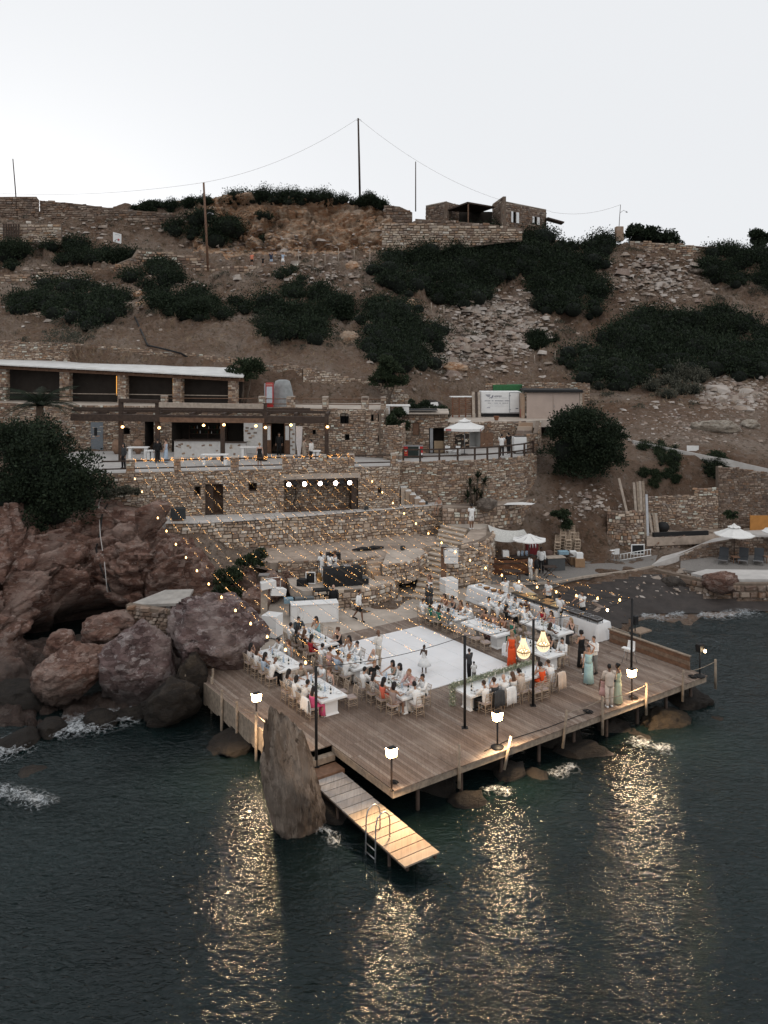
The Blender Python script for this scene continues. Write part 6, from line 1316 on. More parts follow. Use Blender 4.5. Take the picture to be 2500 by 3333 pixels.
for(u,d,z,rz,lb,wear,hair,fem,sk)in(
   (1046,51.0,2.41,.9,'man in white tee shirt standing beside the black music desk',TS('white','white'),('short','black'),False,'dark'),(1074,50.9,2.41,-.8,'man in white shirt playing music behind the black desk',TS('white','offwhite'),('short','black'),False,'dark'),(1090,51.2,2.41,1.2,'woman in white dress dancing behind the black desk',DR('white'),('bun','chestnut'),True,'tan'),
   (1086,47.9,1.27,2.7,'bald man in black suit behind the white bar counter',(('jacket','black'),('trousers','black'),('shoes','black'),('beard','black')),None,False,'light'),
   (513,61.5,8.11,.3,'man in black shirt standing on the bar terrace with his back turned',SM('black','black'),('buzz','black'),False,'tan'),(540,61.7,8.11,1.4,'woman in blue grey dress facing the man in black',DR('paleblue'),('bun','brown'),True,'light'),
   (845,58.9,8.11,.2,'woman in short black dress at the terrace railing',DR('black','dress_short'),('bun','blond'),True,'light'),(909,66.0,8.11,2.9,'person in black in the dark bar doorway',SM('black','black'),('short','black'),False,'tan'),
   (990,61.8,8.11,-1.0,'man in beige tee shirt looking down at his phone on the terrace',TS('beige','beige'),('buzz','brown'),False,'light'),(1013,61.2,8.11,1.2,'man in pale shirt with rolled sleeves facing the beige tee shirt',SM('offwhite','black'),('short','black'),False,'tan'),
   (403,58.5,8.11,2.5,'dark clothed person at the palm end of the terrace railing',SM('charcoal','black'),('bob','black'),True,'tan'),
   (1633,64.9,8.11,-.4,'cook in white tee shirt at the terrace grill',TS('white','black'),('short','black'),False,'tan'),(1656,66.2,8.11,.5,'man in black tee shirt at the terrace grill',TS('black','black'),('short','black'),False,'tan'),
   (1727,54.8,1.33,-1.4,'photographer in long white shirt and white trousers on the gravel',SM('white','offwhite'),('buzz','black'),False,'dark'),(1746,54.6,1.33,1.3,'man in black blazer and pale trousers on the gravel',(('jacket','black'),('trousers','sand'),('shoes','black')),('short','black'),False,'dark'),
   (1762,56.8,1.33,2.9,'man in white shirt behind the beach bar parasol',SM('white','black'),('short','black'),False,'dark')):
 person(V((X(u,d),d,z)),rz,lb,'stand','front' if 'phone' in lb or 'desk' in lb or 'grill' in lb else 'down',fem,sk,hair,wear)
for(u,v,lb,wear,sk,fem)in((820,866,'hiker in orange tee shirt and black shorts on the hill path',(('tshirt','salmon'),('shorts','black'),('shoes','white')),'tan',False),(856,868,'child in black on the hill path',(('tshirt','black'),('shorts','black'),('shoes','black')),'tan',False),(883,867,'hiker in dark vest and blue shorts on the hill path',(('tshirt','navy'),('shorts','paleblue'),('shoes','black')),'tan',False),(921,865,'hiker in pale blue top and white skirt on the hill path',(('tshirt','paleblue'),('dress_short','white'),('shoes','white')),'tan',True)):
 g=hit(u,v);person(g,2.8,lb,'stand','up' if 'vest' in lb else 'down',fem,sk,('short','black'),wear,'hikers on the hill path',.7 if 'child' in lb else 1)
# ================================================================== vegetation
def leaf_mat(name,cols):
 t=NT(name);a=t.new('ShaderNodeAttribute',attribute_name='rnd');oi=t.new('ShaderNodeObjectInfo')
 c=t.ramp(a.outputs['Fac'],[(i/(len(cols)-1),q)for i,q in enumerate(cols)]);c=t.mix(t.math('MULTIPLY',t.noise(t.pos(),.5,3),.5),c,t.mix(.5,c,(.03,.032,.02)))
 return t.done(c,.75,None,0,.15)
LEAF=leaf_mat('dark_maquis_leaves',[(.008,.015,.009),(.015,.026,.014),(.026,.04,.021),(.045,.058,.034)])
LEAFL=leaf_mat('mid_green_leaves',[(.014,.024,.012),(.024,.038,.019),(.04,.056,.028),(.065,.082,.042)])
LEAFG2=leaf_mat('grey_green_scrub',[(.05,.05,.038),(.08,.08,.06),(.11,.11,.085),(.15,.145,.115)])
STEM=simple('grey_twigs',(.11,.085,.066),.9,.3,8)
def leaves(centres,radii,n,size,rg,squash=.8,spread=.2):
 """n leaf quads scattered through and over a set of clumps; returns vertex, face and shade arrays"""
 centres=np.array(centres,float);radii=np.array(radii,float);w=radii**2;k=rg.choice(len(centres),n,p=w/w.sum())
 d=rg.normal(size=(n,3));d[:,2]=np.abs(d[:,2])*1.0-.25;d/=np.linalg.norm(d,axis=1,keepdims=True)
 rr=radii[k]*(1+rg.normal(size=n)*spread)*np.where(rg.random(n)<.25,rg.random(n)**.5,1);lump=1+.28*fbm(d*2.2+k[:,None]*3.7,2,3)
 c=centres[k]+d*(rr*lump)[:,None]*np.array([1,1,squash])
 a=d+rg.normal(size=(n,3))*.7;a[:,2]+=.35;a/=np.linalg.norm(a,axis=1,keepdims=True);b=np.cross(a,rg.normal(size=(n,3)));b/=np.linalg.norm(b,axis=1,keepdims=True)+1e-9
 s=size*rg.uniform(.6,1.5,n)[:,None];v=np.stack([c,c+a*s*.55+b*s*.34,c+a*s*1.1,c+a*s*.5-b*s*.34],1).reshape(-1,3)
 return v,np.arange(n*4).reshape(-1,4),np.repeat(np.clip(rg.random(n)*.8+.25*fbm(c*.9,2,8),0,1),1)
def bush(label,foot,clump,n,size,mat=None,name='shrub',cat='shrub',group='dark shrubs on the hillside',lift=.3,seed=0,squash=.8,nc=None,stems=5):
 """foot: ellipses (u, v, half width, half height) of the bush's footprint on the slope; clumps are set on the ground inside them"""
 rg=np.random.default_rng(seed+100);cs=[];rs=[]
 for(u,v,ru,rv)in foot:
  m=max(6,int(ru*rv/330*(nc or 1)*(1.6/clump)**1))
  for _ in range(m):
   th=rg.random()*6.283;q=rg.random()**.5;g=hit(u+ru*q*math.cos(th),v+rv*q*math.sin(th))
   if g is None:continue
   r=clump*rg.uniform(.6,1.2)*(1.12-.45*q);cs.append((g.x,g.y,g.z+r*lift));rs.append(r)
 if not cs:return
 c0=Vector(cs[0]);v,f,rn=leaves(cs,rs,int(n*2.3),size*.58,rg,squash,.3);t=thing(name,label,cat,(c0.x,c0.y,c0.z),0,group)
 core=MB()
 for c,r in zip(cs,rs):
  M=[Vector(c)-c0];core.ell(M[0]-Vector((0,0,r*.05)),(r*.72,r*.72,r*.6),10,7)
 me=np_mesh('crown',v-np.array(c0),f,mat or LEAF,False,[('rnd','FACE',rn)]);o=obj('crown',me,t,kind='stuff')
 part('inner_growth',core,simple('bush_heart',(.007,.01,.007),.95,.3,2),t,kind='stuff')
 for k in range(stems):
  i=rg.integers(len(cs));q=Vector(cs[i])-c0;b=q-Vector((rg.normal()*.2,rg.normal()*.2+.1,rs[i]*(lift+.2)));st=MB();st.tube([b,(b+q)/2+Vector((rg.normal()*.1,0,0)),q+Vector((0,0,rs[i]*.4))],[.06,.04,.02],5);part('stem',st,STEM,t)
 return t
E=lambda*a:[tuple(a)]
bush('dark bush at the very edge beside the stone gate wall',E(35,842,52,42),1.5,5000,.3,seed=1)
bush('wide low dark bush below the white arrow sign',[(220,830,75,38),(330,838,80,30),(400,845,50,20)],1.5,9000,.3,seed=2)
bush('big rounded dark bush above the loggia roof',[(210,985,170,62),(120,1010,90,40),(270,1035,90,40),(335,1000,80,50)],1.7,16000,.3,seed=3)
bush('tall dark bush sloping down by the utility pole',[(500,905,95,45),(570,970,85,60),(620,1030,45,40)],1.6,13000,.3,seed=4)
bush('ragged grey green bush below the sloping one',[(730,1010,60,35),(660,1000,40,30)],1.2,5000,.26,LEAF,seed=5)
bush('dark bush hanging over the bank above the bar',[(860,1000,75,45),(950,1060,110,50),(1010,1100,50,35)],1.5,12000,.28,seed=6)
bush('rounded dark bush under the hill path',[(1060,1005,95,55)],1.5,8000,.28,seed=7)
bush('large dark bush hanging over the pale stone wall',[(1270,1040,105,70),(1360,1110,110,65),(1280,1150,90,60),(1330,1180,90,40)],1.6,17000,.28,seed=8)
bush('small bush alone on the bare slope below the hikers',[(945,915,40,38),(960,955,30,25)],1.1,3000,.26,seed=9)
bush('huge dark thicket spread below the hilltop house',[(1320,890,110,65),(1480,900,150,95),(1420,830,120,60),(1620,830,150,80),(1780,790,110,50),(1900,775,100,45),(1960,810,70,45),(1700,770,150,35),(1560,800,150,50),(1530,970,60,40),(1470,800,150,30),(1620,785,130,25),(1760,765,130,25),(1890,750,90,25),(1340,850,80,40),(1350,930,90,40),(1560,880,130,55),(1700,840,130,55),(1860,850,120,60)],1.8,60000,.32,seed=10,nc=1.1)
bush('dark lobe of scrub hanging below the big thicket',[(1830,910,130,75),(1870,990,90,60),(1780,960,90,60),(1940,950,60,55)],1.7,17000,.32,seed=11)
bush('broad mass of dark scrub above the garage',[(2130,1070,150,55),(2320,1080,170,60),(2450,1110,110,65),(2050,1130,130,60),(2200,1160,180,70),(1930,1180,100,45),(2380,1190,130,50),(2000,1230,110,40),(2550,1150,80,80)],1.7,40000,.32,seed=12,nc=1.1)
bush('dark bush under the ridge near the far wall',[(2360,860,80,60),(2400,900,60,40),(2330,890,50,40)],1.5,8000,.3,seed=13)
bush('dark tree like bush at the far end of the ridge',[(2470,830,50,40),(2500,900,40,60)],1.6,5000,.3,seed=14)
bush('small dark bush by the scree above the pallets',[(1765,1130,60,32)],1.2,4000,.26,seed=15)
bush('grey scrub beside the broad dark mass',[(2230,1240,60,45),(2170,1270,50,30)],1.1,4500,.25,LEAFG2,seed=16)
bush('dark scrub growing up the pale cliff on the ridge',[(660,730,60,45),(740,760,60,35),(590,755,50,30),(700,790,50,20)],1.6,8000,.3,seed=17)
bush('low row of dark scrub along the ridge by the pole',[(540,682,90,14),(640,672,70,12),(460,686,40,8)],.95,8000,.28,seed=18)
bush('upright shrubs crowning the orange cliff',[(880,656,80,14),(990,660,80,12),(790,662,60,12),(1090,664,70,12)],.95,14000,.26,seed=19,lift=.75,squash=1.1,nc=5)
bush('shrubs crowning the orange cliff end by the tall pole',[(1220,668,70,14),(1285,682,50,16)],1.0,9000,.26,seed=20,lift=.8,squash=1.1,nc=4)
bush('tiny shrub on the face of the orange cliff',E(858,710,22,16),.7,800,.22,seed=21)
bush('tiny dark tuft below the orange cliff',E(858,780,14,10),.5,500,.2,seed=22)
bush('green plants trailing over the path edge wall',[(2150,1480,18,40),(2190,1495,22,45),(2330,1520,40,45),(2100,1455,30,12)],.34,6000,.17,LEAFL,seed=23,stems=2,nc=2)
bush('small green tufts on the earth bank behind the planks',[(2095,1545,15,12),(2130,1560,14,30),(2170,1545,14,18),(2200,1555,14,22)],.28,4000,.16,LEAFL,seed=24,stems=2,nc=2.5)
def standing(label,c,shape,n,size,trunk,mat=None,name='shrub',cat='shrub',seed=0,squash=.9,nc=40,cl=.45,group=None,core=.55):
 """a shrub or small tree standing at c: ellipsoid crowns (dx, dy, dz, rx, ry, rz) filled with leaf clumps, on tapered stems"""
 rg=np.random.default_rng(seed+500);cs=[];rs=[]
 for(dx,dy,dz,rx,ry,rz_)in shape:
  for _ in range(max(4,int(nc*rx*rz_/2))):
   d=rg.normal(size=3);d/=np.linalg.norm(d);q=rg.random()**(1/3.);cs.append((dx+d[0]*rx*q,dy+d[1]*ry*q,dz+d[2]*rz_*q));rs.append(cl*rg.uniform(.6,1.25))
 v,f,rn=leaves(cs,rs,int(n*(1.6 if n>15000 else 1)),size*(.6 if n>15000 else .85),rg,squash);t=thing(name,label,cat,c,0,group);o=obj('crown',np_mesh('crown',v,f,mat or LEAF,False,[('rnd','FACE',rn)]),t,kind='stuff')
 if core:
  m=MB()
  for(dx,dy,dz,rx,ry,rz_)in shape:m.ell((dx,dy,dz),(rx*core,ry*core,rz_*core),10,7)
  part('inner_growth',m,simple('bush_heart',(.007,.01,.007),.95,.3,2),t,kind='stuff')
 for pts,r in trunk:m=MB();m.tube(pts,r,7);part('trunk',m,STEM,t)
 return t
c=P(150,1560,51.5);c.z=5.6
standing('huge dark green shrub covering the slope beside the bar terrace',c,[(-1.2,1.5,3.0,2.6,2.4,2.6),(-1.5,2.6,4.7,1.9,1.7,1.7),(-2.9,2.4,4.4,1.6,1.5,1.7),(1.2,1.2,2.2,2.0,2.0,2.0),(2.0,1.0,1.6,.9,1.4,1.6),(-2.4,.8,1.6,1.6,1.6,2.0),(.2,.6,.6,2.2,1.2,1.2),(-.6,.2,-.4,1.2,.8,.9)],26000,.24,[([(.3,.8,-.8),(.4,1,1),(.8,1.2,2.2)],[.2,.14,.07]),([(-.6,.8,-.8),(-1,1.2,1.4),(-1.6,1.4,3)],[.2,.15,.06])],seed=1,nc=16,cl=.75)
c=P(1905,1560,66.3)
standing('big round dark shrub overhanging the bank right of the terrace',c,[(0,.5,2.9,2.5,2.0,2.2),(-1.6,.3,2.2,1.5,1.5,1.9),(1.5,.5,2.4,1.6,1.5,1.8),(.3,0,1.0,1.8,1.0,1.0),(-.8,.2,4.2,1.5,1.3,1.1)],24000,.25,[([(.2,.6,-.6),(.2,.6,1),(.6,.6,2.4)],[.22,.16,.07]),([(-.3,.6,-.6),(-.8,.5,1.2),(-1.4,.5,2.5)],[.18,.13,.06])],seed=2,nc=14,cl=.75)
TREEG='small trees on the terraces'
c=V((X(795,72.5),72.5,11.7));standing('small bushy tree beside the end of the loggia roof',c,[(-.3,0,2.9,.9,.8,.8),(.5,.1,3.4,.8,.7,.6),(.3,0,2.4,.9,.7,.5),(.9,0,2.9,.6,.6,.6)],6000,.17,[([(-.2,0,0),(-.1,0,1.2),(-.3,0,2.6)],[.13,.1,.04]),([(.1,0,0),(.4,0,1.2),(.7,0,2.8)],[.09,.07,.03])],LEAFL,'terrace_tree','tree',3,nc=28,cl=.4,group=TREEG,core=.3)
c=V((X(1255,73.5),73.5,11.4));standing('small tree with airy crown behind the tower roof',c,[(-.4,0,2.2,1.1,.9,.6),(.6,0,2.7,1.0,.8,.8),(.3,0,3.4,.8,.7,.7),(1.3,0,2.2,.8,.7,.5)],7000,.17,[([(.4,0,-.5),(.3,0,.8),(.1,0,2.2)],[.12,.09,.04]),([(.3,0,.6),(.7,0,1.6),(.9,0,2.6)],[.08,.06,.03])],LEAFL,'terrace_tree','tree',4,nc=26,cl=.42,group=TREEG,core=.3)
c=P(2135,800,119);standing('dark rounded tree standing on the ridge against the sky',c+V((0,2,-.8)),[(-1.6,0,2.4,1.7,1.6,1.6),(.6,0,2.0,2.0,1.6,1.4),(2.2,0,1.5,1.3,1.2,1.0),(3.6,0,.6,1.0,.9,.5)],9000,.3,[([(0,0,-.5),(-.4,0,1),(-1,0,2)],[.2,.15,.08])],None,'ridge_tree','tree',5,nc=10,cl=.7)
c=P(2470,795,119);standing('dark feathery tree at the far end of the ridge',c+V((0,1,-.5)),[(0,0,1.2,1.6,1.4,1.2),(1.8,0,1.6,1.5,1.3,1.2)],5000,.28,[([(0,0,-.5),(0,0,1.2)],[.15,.08])],None,'ridge_tree','tree',6,nc=10,cl=.6)
c=V((X(1390,71),71,10.6));standing('hanging dark green creeper on the bank beside the hut roof',c,[(-1.2,.2,1.0,.6,.5,.55),(-.3,.1,.7,.9,.6,.55),(.8,0,.25,.9,.6,.45)],5500,.15,[([(0,.2,-.3),(0,.2,.5)],[.05,.03])],LEAF,'creeper','creeper',7,nc=30,cl=.35)
c=P(625,1880,51.6);standing('green shrub hanging on the red rock behind the purple boulder',c,[(-.3,.4,.9,.45,.5,.5),(.2,.2,.3,.5,.5,.6),(.6,0,-.4,.4,.4,.5)],5000,.13,[([(0,.3,-.5),(0,.3,.5)],[.06,.04])],LEAFL,seed=8,nc=40,cl=.3)
c=P(740,1960,49.5);standing('green creeper below the wall behind the white speakers',c,[(.1,.6,1.2,.8,.6,.7),(-.3,.3,.3,.7,.5,.9),(.9,1.3,2.1,.6,.5,.6),(1.5,1.6,2.3,.5,.4,.6)],9000,.13,[([(0,.3,-.6),(0,.4,.6)],[.06,.04])],LEAFL,seed=9,nc=34,cl=.32)
c=V((X(2385,64.6),64.6,2.45));standing('small round olive bush against the stone wall by the beach path',c,[(0,0,1.25,.45,.4,.35)],1500,.11,[([(0,0,0),(.03,0,1.0)],[.04,.025])],LEAFL,'olive_bush','shrub',10,nc=90,cl=.2)
c=V((X(1825,61.2),61.2,3.8));standing('green plant hanging over the low wall above the beach bar',c,[(0,0,.5,.5,.3,.5),(.4,0,.0,.3,.3,.5)],2500,.14,[([(0,0,-.4),(0,0,.4)],[.04,.02])],LEAFL,seed=11,nc=60,cl=.25)
for k,(u,d,z)in enumerate(((1280,64.2,10.6),(1300,66,10.9))):standing('small plant growing on the annex wall top, %s one'%('lower' if k else 'upper'),V((X(u,d),d,z)),[(0,0,.4,.45,.3,.5),(.3,0,-.3,.35,.3,.5)],2200,.15,[([(0,0,-.2),(0,0,.3)],[.04,.02])],LEAFL,seed=12+k,nc=60,cl=.25,group='small plants on the annex')
standing('low scrub on the cliff top under the terrace wall',P(400,1610,54.6),[(0,.2,.1,.5,.4,.25),(.8,.3,0,.3,.3,.2),(-.9,0,0,.5,.4,.3)],1800,.13,[([(0,.2,-.3),(0,.2,.2)],[.04,.02])],LEAFG2,seed=15,nc=40,cl=.28)
def palm(c,lab,n,L,trunk_h,seed,up=.9):
 rg=random.Random(seed);t=thing('palm_tree',lab,'palm tree',c);q=MB();q.tube([(0,0,0),(0,0,trunk_h)],[.3,.26],9);part('trunk',q,simple('palm_trunk',(.12,.085,.06),.9,.3,5,.5,20),t)
 for k in range(n):
  th=k*2.4+rg.random()*.3;el=rg.uniform(.15,1.35);m=MB();pts=[];l=L*rg.uniform(.8,1.1)
  for j in range(10):f=j/9;pts.append(V((math.cos(th)*l*f*math.cos(el*(1-f*.9)),math.sin(th)*l*f*math.cos(el*(1-f*.9)),trunk_h+l*(math.sin(el)*f-.5*f*f))))
  m.tube(pts,[.03*(1-.8*j/9)for j in range(10)],4)
  for j in range(1,34):
   f=j/34*8.99;i=int(f);p=pts[i].lerp(pts[i+1],f-i);d=(pts[i+1]-pts[i]).normalized();s=d.cross(V((0,0,1))).normalized()
   for sg in(-1,1):
    ll=l*.24*math.sin(math.pi*(.12+.8*j/34));tip=p+s*sg*ll*.75+d*ll*.55-V((0,0,ll*.25));m.add([p-d*.02,p+d*.035,tip],[(0,1,2)])
  part('frond',m,LEAFL if k%3 else LEAF,t)
 return t
palm(V((X(130,62),62,8.2)),'palm with arching fronds in front of the loggia',34,3.1,4.0,3)
yc=thing('yucca','spiky yucca clump in front of the curved terrace wall','yucca',V((X(1545,61.4),61.4,5.0)));rg=random.Random(5)
for(x,y,z)in((-.35,0,1.5),(.25,.1,2.0),(.7,0,1.7),(0,-.2,1.0),(.4,-.2,.7),(-.5,-.1,.6)):
 m=MB();m.tube([(x*.5,y,0),(x,y,z)],[.1,.07],6);part('trunk',m,STEM,yc);m=MB()
 for k in range(46):
  th=rg.random()*6.28;el=rg.uniform(-.7,1.5);d=V((math.cos(th)*math.cos(el),math.sin(th)*math.cos(el),math.sin(el)));s=d.cross(V((.1,.2,1))).normalized()*.035;p=V((x,y,z));l=rg.uniform(.5,.75);m.add([p-s,p+s,p+d*l*.6+s*.8,p+d*l,p+d*l*.6-s*.8],[(0,1,2,3,4)])
 part('leaf_rosette',m,LEAFL,yc)
rg=np.random.default_rng(3);gv=[];gf=[];sv=[];sf=[]
for _ in range(9000):
 u,v=rg.uniform(-100,2600),rg.uniform(690,1330);h=hit(u,v)
 if h is None or h.y<76:continue
 for k in range(3):
  a=rg.random()*6.28;l=rg.uniform(.15,.5);b=len(gv);p=np.array(h)+rg.normal(size=3)*.12;gv+=[p,p+[.05*math.cos(a),.05*math.sin(a),0],p+[rg.normal()*.15,rg.normal()*.15,l]];gf.append((b,b+1,b+2))
obj('dry_grass',np_mesh('dry_grass',gv,gf,simple('dry_grass',(.27,.2,.13),.9,.4,.5),False),kind='stuff')
rs_=np.random.default_rng(11);cs=[];rr_=[]
for _ in range(1700):
 u,v=rs_.uniform(-60,2560),690+640*rs_.random();h=hit(u,v)
 if h is None or h.y<78 or fbm(np.array([[h.x*.12,h.y*.12,0]]),2,5)[0]<-.08:continue
 r=rs_.lognormal(-1.25,.45);cs.append((h.x,h.y,h.z+r*.2));rr_.append(r)
v,f,rn=leaves(cs,rr_,48000,.12,rs_,.7);obj('low_scrub',np_mesh('low_scrub',v,f,LEAFG2,False,[('rnd','FACE',rn*.7)]),kind='stuff')
zones=[(1500,1130,210,90,1500),(1620,1010,130,60,900),(2130,900,190,90,900),(2400,1290,130,60,600),(1700,1080,90,60,600),(1000,900,260,60,350),(300,930,330,140,350),(2200,1390,260,70,500),(900,800,330,50,300),(2250,1900,200,50,350),(1900,1640,120,60,200),(2000,1960,120,35,60),(120,740,330,60,300)]
for(u0,v0,ru,rv,n)in zones:
 for _ in range(n):
  h=hit(u0+ru*rg.normal()*.5,v0+rv*rg.normal()*.5)
  if h is None:continue
  s=rg.lognormal(-2.0,.55)*(1.25 if h.y>80 else .6);b=len(sv);a=rg.random()*3.14;cs,sn=math.cos(a),math.sin(a)
  for(x,y,z)in((-1,-.7,-.4),(1,-.8,-.4),(1,.8,-.4),(-1,.7,-.4),(-.6,-.5,.5),(.7,-.4,.4),(.6,.5,.6),(-.7,.4,.4)):
   x,y,z=(np.array([x,y,z])+rg.normal(size=3)*.2)*s*np.array([1.2,.9,.7]);sv.append((h.x+x*cs-y*sn,h.y+x*sn+y*cs,h.z+z))
  for q in((4,5,6,7),(0,1,5,4),(1,2,6,5),(2,3,7,6),(3,0,4,7)):sf.append([b+i for i in q])
SCREE=make_stone_mat('scree_stone',[(.3,.25,.21),(.38,.33,.29),(.24,.18,.15),(.47,.42,.38),(.33,.26,.21)]);obj('loose_stones',np_mesh('loose_stones',sv,sf,SCREE,False,[('rnd','FACE',np.repeat(rg.random(len(sf)//5),5))]),kind='stuff')
# ================================================================== hilltop: house, walls, poles
def wpx(pts):return[(X(u,d),d,HC-(vb-VH)/F*d-.6,HC-(vt-VH)/F*d)for(u,vb,vt,d)in pts]
HW=dict(singles=0,sh=(.22,.42),sw=(.35,1.1),proud=.12,group='old stone walls on the hill')
build_wall(wpx([(-80,735,641,119),(55,720,640,119),(118,712,640,119.2),(128,705,652,119.4)]),label='ruined stone wall standing on the far ridge by a thin pole',mat=STONE_DARK,seed=40,**HW)
build_wall(wpx([(130,706,653,119.6),(260,700,664,119.6),(380,715,680,119),(480,720,688,118.6),(610,745,700,118)]),label='long crumbling stone wall along the ridge',mat=STONE_DARK,seed=41,**HW)
build_wall(wpx([(-60,782,732,112.5),(70,776,724,112.4),(199,782,729,112.2)]),label='pale stone wall with a wooden gate on the upper slope',mat=STONE_PALE,seed=42,**HW)
q=MB()
for k in range(7):p=P(15+k*8,775,112.2);q.box((p.x,p.y-.25,p.z+.9),(.2,.08,1.9))
gt=thing('garden_gate','dark wooden slatted gate in the pale upper wall','gate',P(40,775,112.2));part('gate_slats',q,DARKWOOD,gt,True,kind='stuff')
build_wall(wpx([(360,905,872,104),(400,900,852,105.5),(440,890,836,107),(455,880,812,108.2),(560,872,822,109),(665,872,845,110)]),label='stepped stone wall beside the dark bushes',mat=STONE,seed=43,**HW)
build_wall(wpx([(-60,922,905,103),(70,912,893,104),(230,900,883,105),(360,890,872,106)]),label='low terrace wall under the wide dark bush',mat=STONE,seed=44,**HW)
build_wall(wpx([(665,884,868,109),(860,882,868,110),(1000,874,860,110.5),(1100,862,846,111),(1190,840,828,112)]),label='low stone edge of the hikers path',mat=STONE,seed=45,**HW)
build_wall(wpx([(1243,825,728,112.5),(1340,818,728,112.5),(1450,800,732,112.6),(1640,775,738,112.8),(1700,770,742,113)]),label='stone retaining wall under the hilltop house',mat=STONE_PALE,seed=46,**HW)
build_wall(wpx([(1352,735,712,113.6),(1500,740,722,113.6),(1625,745,733,113.6)]),label='thin parapet in front of the hilltop house porch',mat=STONE_DARK,seed=47,**HW)
build_wall(wpx([(2050,815,785,118.3),(2180,822,793,118.3),(2330,835,806,118.3)]),label='stone wall along the ridge in front of the rounded tree',mat=STONE,seed=48,**HW)
build_wall(wpx([(1250,780,668,117.5),(1300,770,672,117.5),(1340,760,690,117)]),label='rock coloured wall between the cliff and the hilltop house',mat=STONE_DARK,seed=49,**HW)
hh=thing('hilltop_house','low flat roofed stone house with porch and white shutters on the ridge','house',P(1640,735,115))
def blk(u0,u1,d0,d1,v0,v1,seed,ops=()):
 a,b=P(u0,0,d0),P(u1,0,d1);zt,zb=HC-(v0-VH)/F*d0,HC-(v1-VH)/F*d0-2
 Wl=Wall([(a.x,a.y,zb,zt),(b.x,b.y,zb,zt)]);oo=[op(Wl,*o_)for o_ in ops]
 return build_wall([(a.x,a.y,zb,zt),(b.x,b.y,zb,zt)],parent=hh,openings=oo,seed=seed,singles=0,sh=(.2,.36),sw=(.3,.8),proud=.07,mat=STONE_DARK,deep=.5,inner=DARKSHADE),oo
H1,o1=blk(1638,1778,115,122,655,742,60,[(1668,1678,690,725),(1737,1746,706,730)]);blk(1603,1638,121,115,664,742,61)
blk(1454,1500,118.5,122,656,730,62);blk(1386,1454,122,118.5,674,730,63)
for(a,b,z0,z1)in o1:
 for(x0,x1)in((a-.42,a-.02),(b+.02,b+.62)):q=MB();q.hexa([H1.pt(x0,z0,.15),H1.pt(x1,z0,.15),H1.pt(x1,z0,.1),H1.pt(x0,z0,.1)],[H1.pt(x0,z1,.15),H1.pt(x1,z1,.15),H1.pt(x1,z1,.1),H1.pt(x0,z1,.1)]);part('shutter',q,WHITE,hh,True)
zt=HC+(VH-668)/F*116
q=MB();q.hexa([(X(1452,119),119,zt-.3),(X(1522,115.5),115.5,zt+.2),(X(1610,117.5),117.5,zt-.1),(X(1560,122),122,zt-.1)],[(X(1452,119),119,zt-.1),(X(1522,115.5),115.5,zt+.4),(X(1610,117.5),117.5,zt+.1),(X(1560,122),122,zt+.1)]);part('porch_roof',q,DARKWOOD,hh,True)
q=MB();q.box((X(1540,121.5),121.5,zt-1.8),(5.5,.2,3.6));part('porch_back_wall',q,DARKSHADE,hh,True)
q=MB();q.box((X(1524,115.8),115.8,zt-1.5),(.16,.16,3.4));part('porch_post',q,MIDWOOD,hh,True)
beam('lean_to_roof',(X(1778,121),121,HC+(VH-712)/F*121),(X(1832,121),121,HC+(VH-727)/F*121),2,.2,DARKWOOD,hh)
for(x0,u0,d0,x1,u1,d1,v0)in((0,1638,115,0,1778,122,655),(0,1386,122,0,1454,118.5,674)):
 zz=HC-(v0-VH)/F*d0 if u0>1500 else HC-(656-VH)/F*118.5;a,b=P(u0,0,d0),P(u1,0,d1);q=MB();q.hexa([(a.x,a.y,zz-.1),(b.x,b.y,zz-.1),(b.x+1,b.y+6,zz-.1),(a.x+1,a.y+6,zz-.1)],[(a.x,a.y,zz+.06),(b.x,b.y,zz+.06),(b.x+1,b.y+6,zz+.06),(a.x+1,a.y+6,zz+.06)]);part('roof',q,CONC,hh,True)
cp_=thing('gate_pillar','square stone pillar on the ridge carrying a thin lamp pole','pillar',P(2015,780,118));q=MB();p=P(2015,780,118);q.bbox((p.x,p.y,p.z+.8),(1.0,1.0,2.0),.05);part('pillar_body',q,STONE,cp_,True)
def upole(u0,v0,u1,v1,d,lab,r=.11,mat=None,crossarm=False,lampv=None):
 b,tp=P(u0,v0,d),P(u1,v1,d);t=thing('utility_pole',lab,'utility pole',b,0,'poles on the hill');q=MB();q.tube([V((0,0,-.6)),(tp-b)*.5,tp-b],[r,r*.9,r*.75],7);part('pole_shaft',q,mat or DARKWOOD,t)
 if crossarm:q=MB();q.tube([(tp-b)-V((.25,0,.3)),(tp-b)+V((.35,0,-.2)),(tp-b)+V((.45,0,-.45))],.03,4);part('wire_bracket',q,METAL,t)
 if lampv:q=MB();z=HC-(lampv-VH)/F*d-b.z;x=(tp-b)*(z/(tp-b).z);q.tube([x,x+V((.5,0,.35)),x+V((.9,0,.2))],.03,4);q.lathe([(.03,.1),(.16,-.08),(.1,-.1)],8,x+V((.95,0,.15)));part('lamp_arm',q,METAL,t)
 return tp
p1=upole(57,698,42,517,119,'thin leaning pole above the ruined ridge wall',.09);p2=upole(678,878,663,594,109,'tall brown utility pole with a lamp arm beside the hikers path',.17,MIDWOOD,False,700)
p3=upole(1172,648,1166,385,119.5,'tallest utility pole standing on top of the orange cliff',.16,None,True);p4=upole(1353,675,1353,526,124,'thin dark pole behind the hilltop house',.09);p5=upole(2014,742,2020,666,118,'thin lamp pole on the stone pillar',.05,None,False,693)
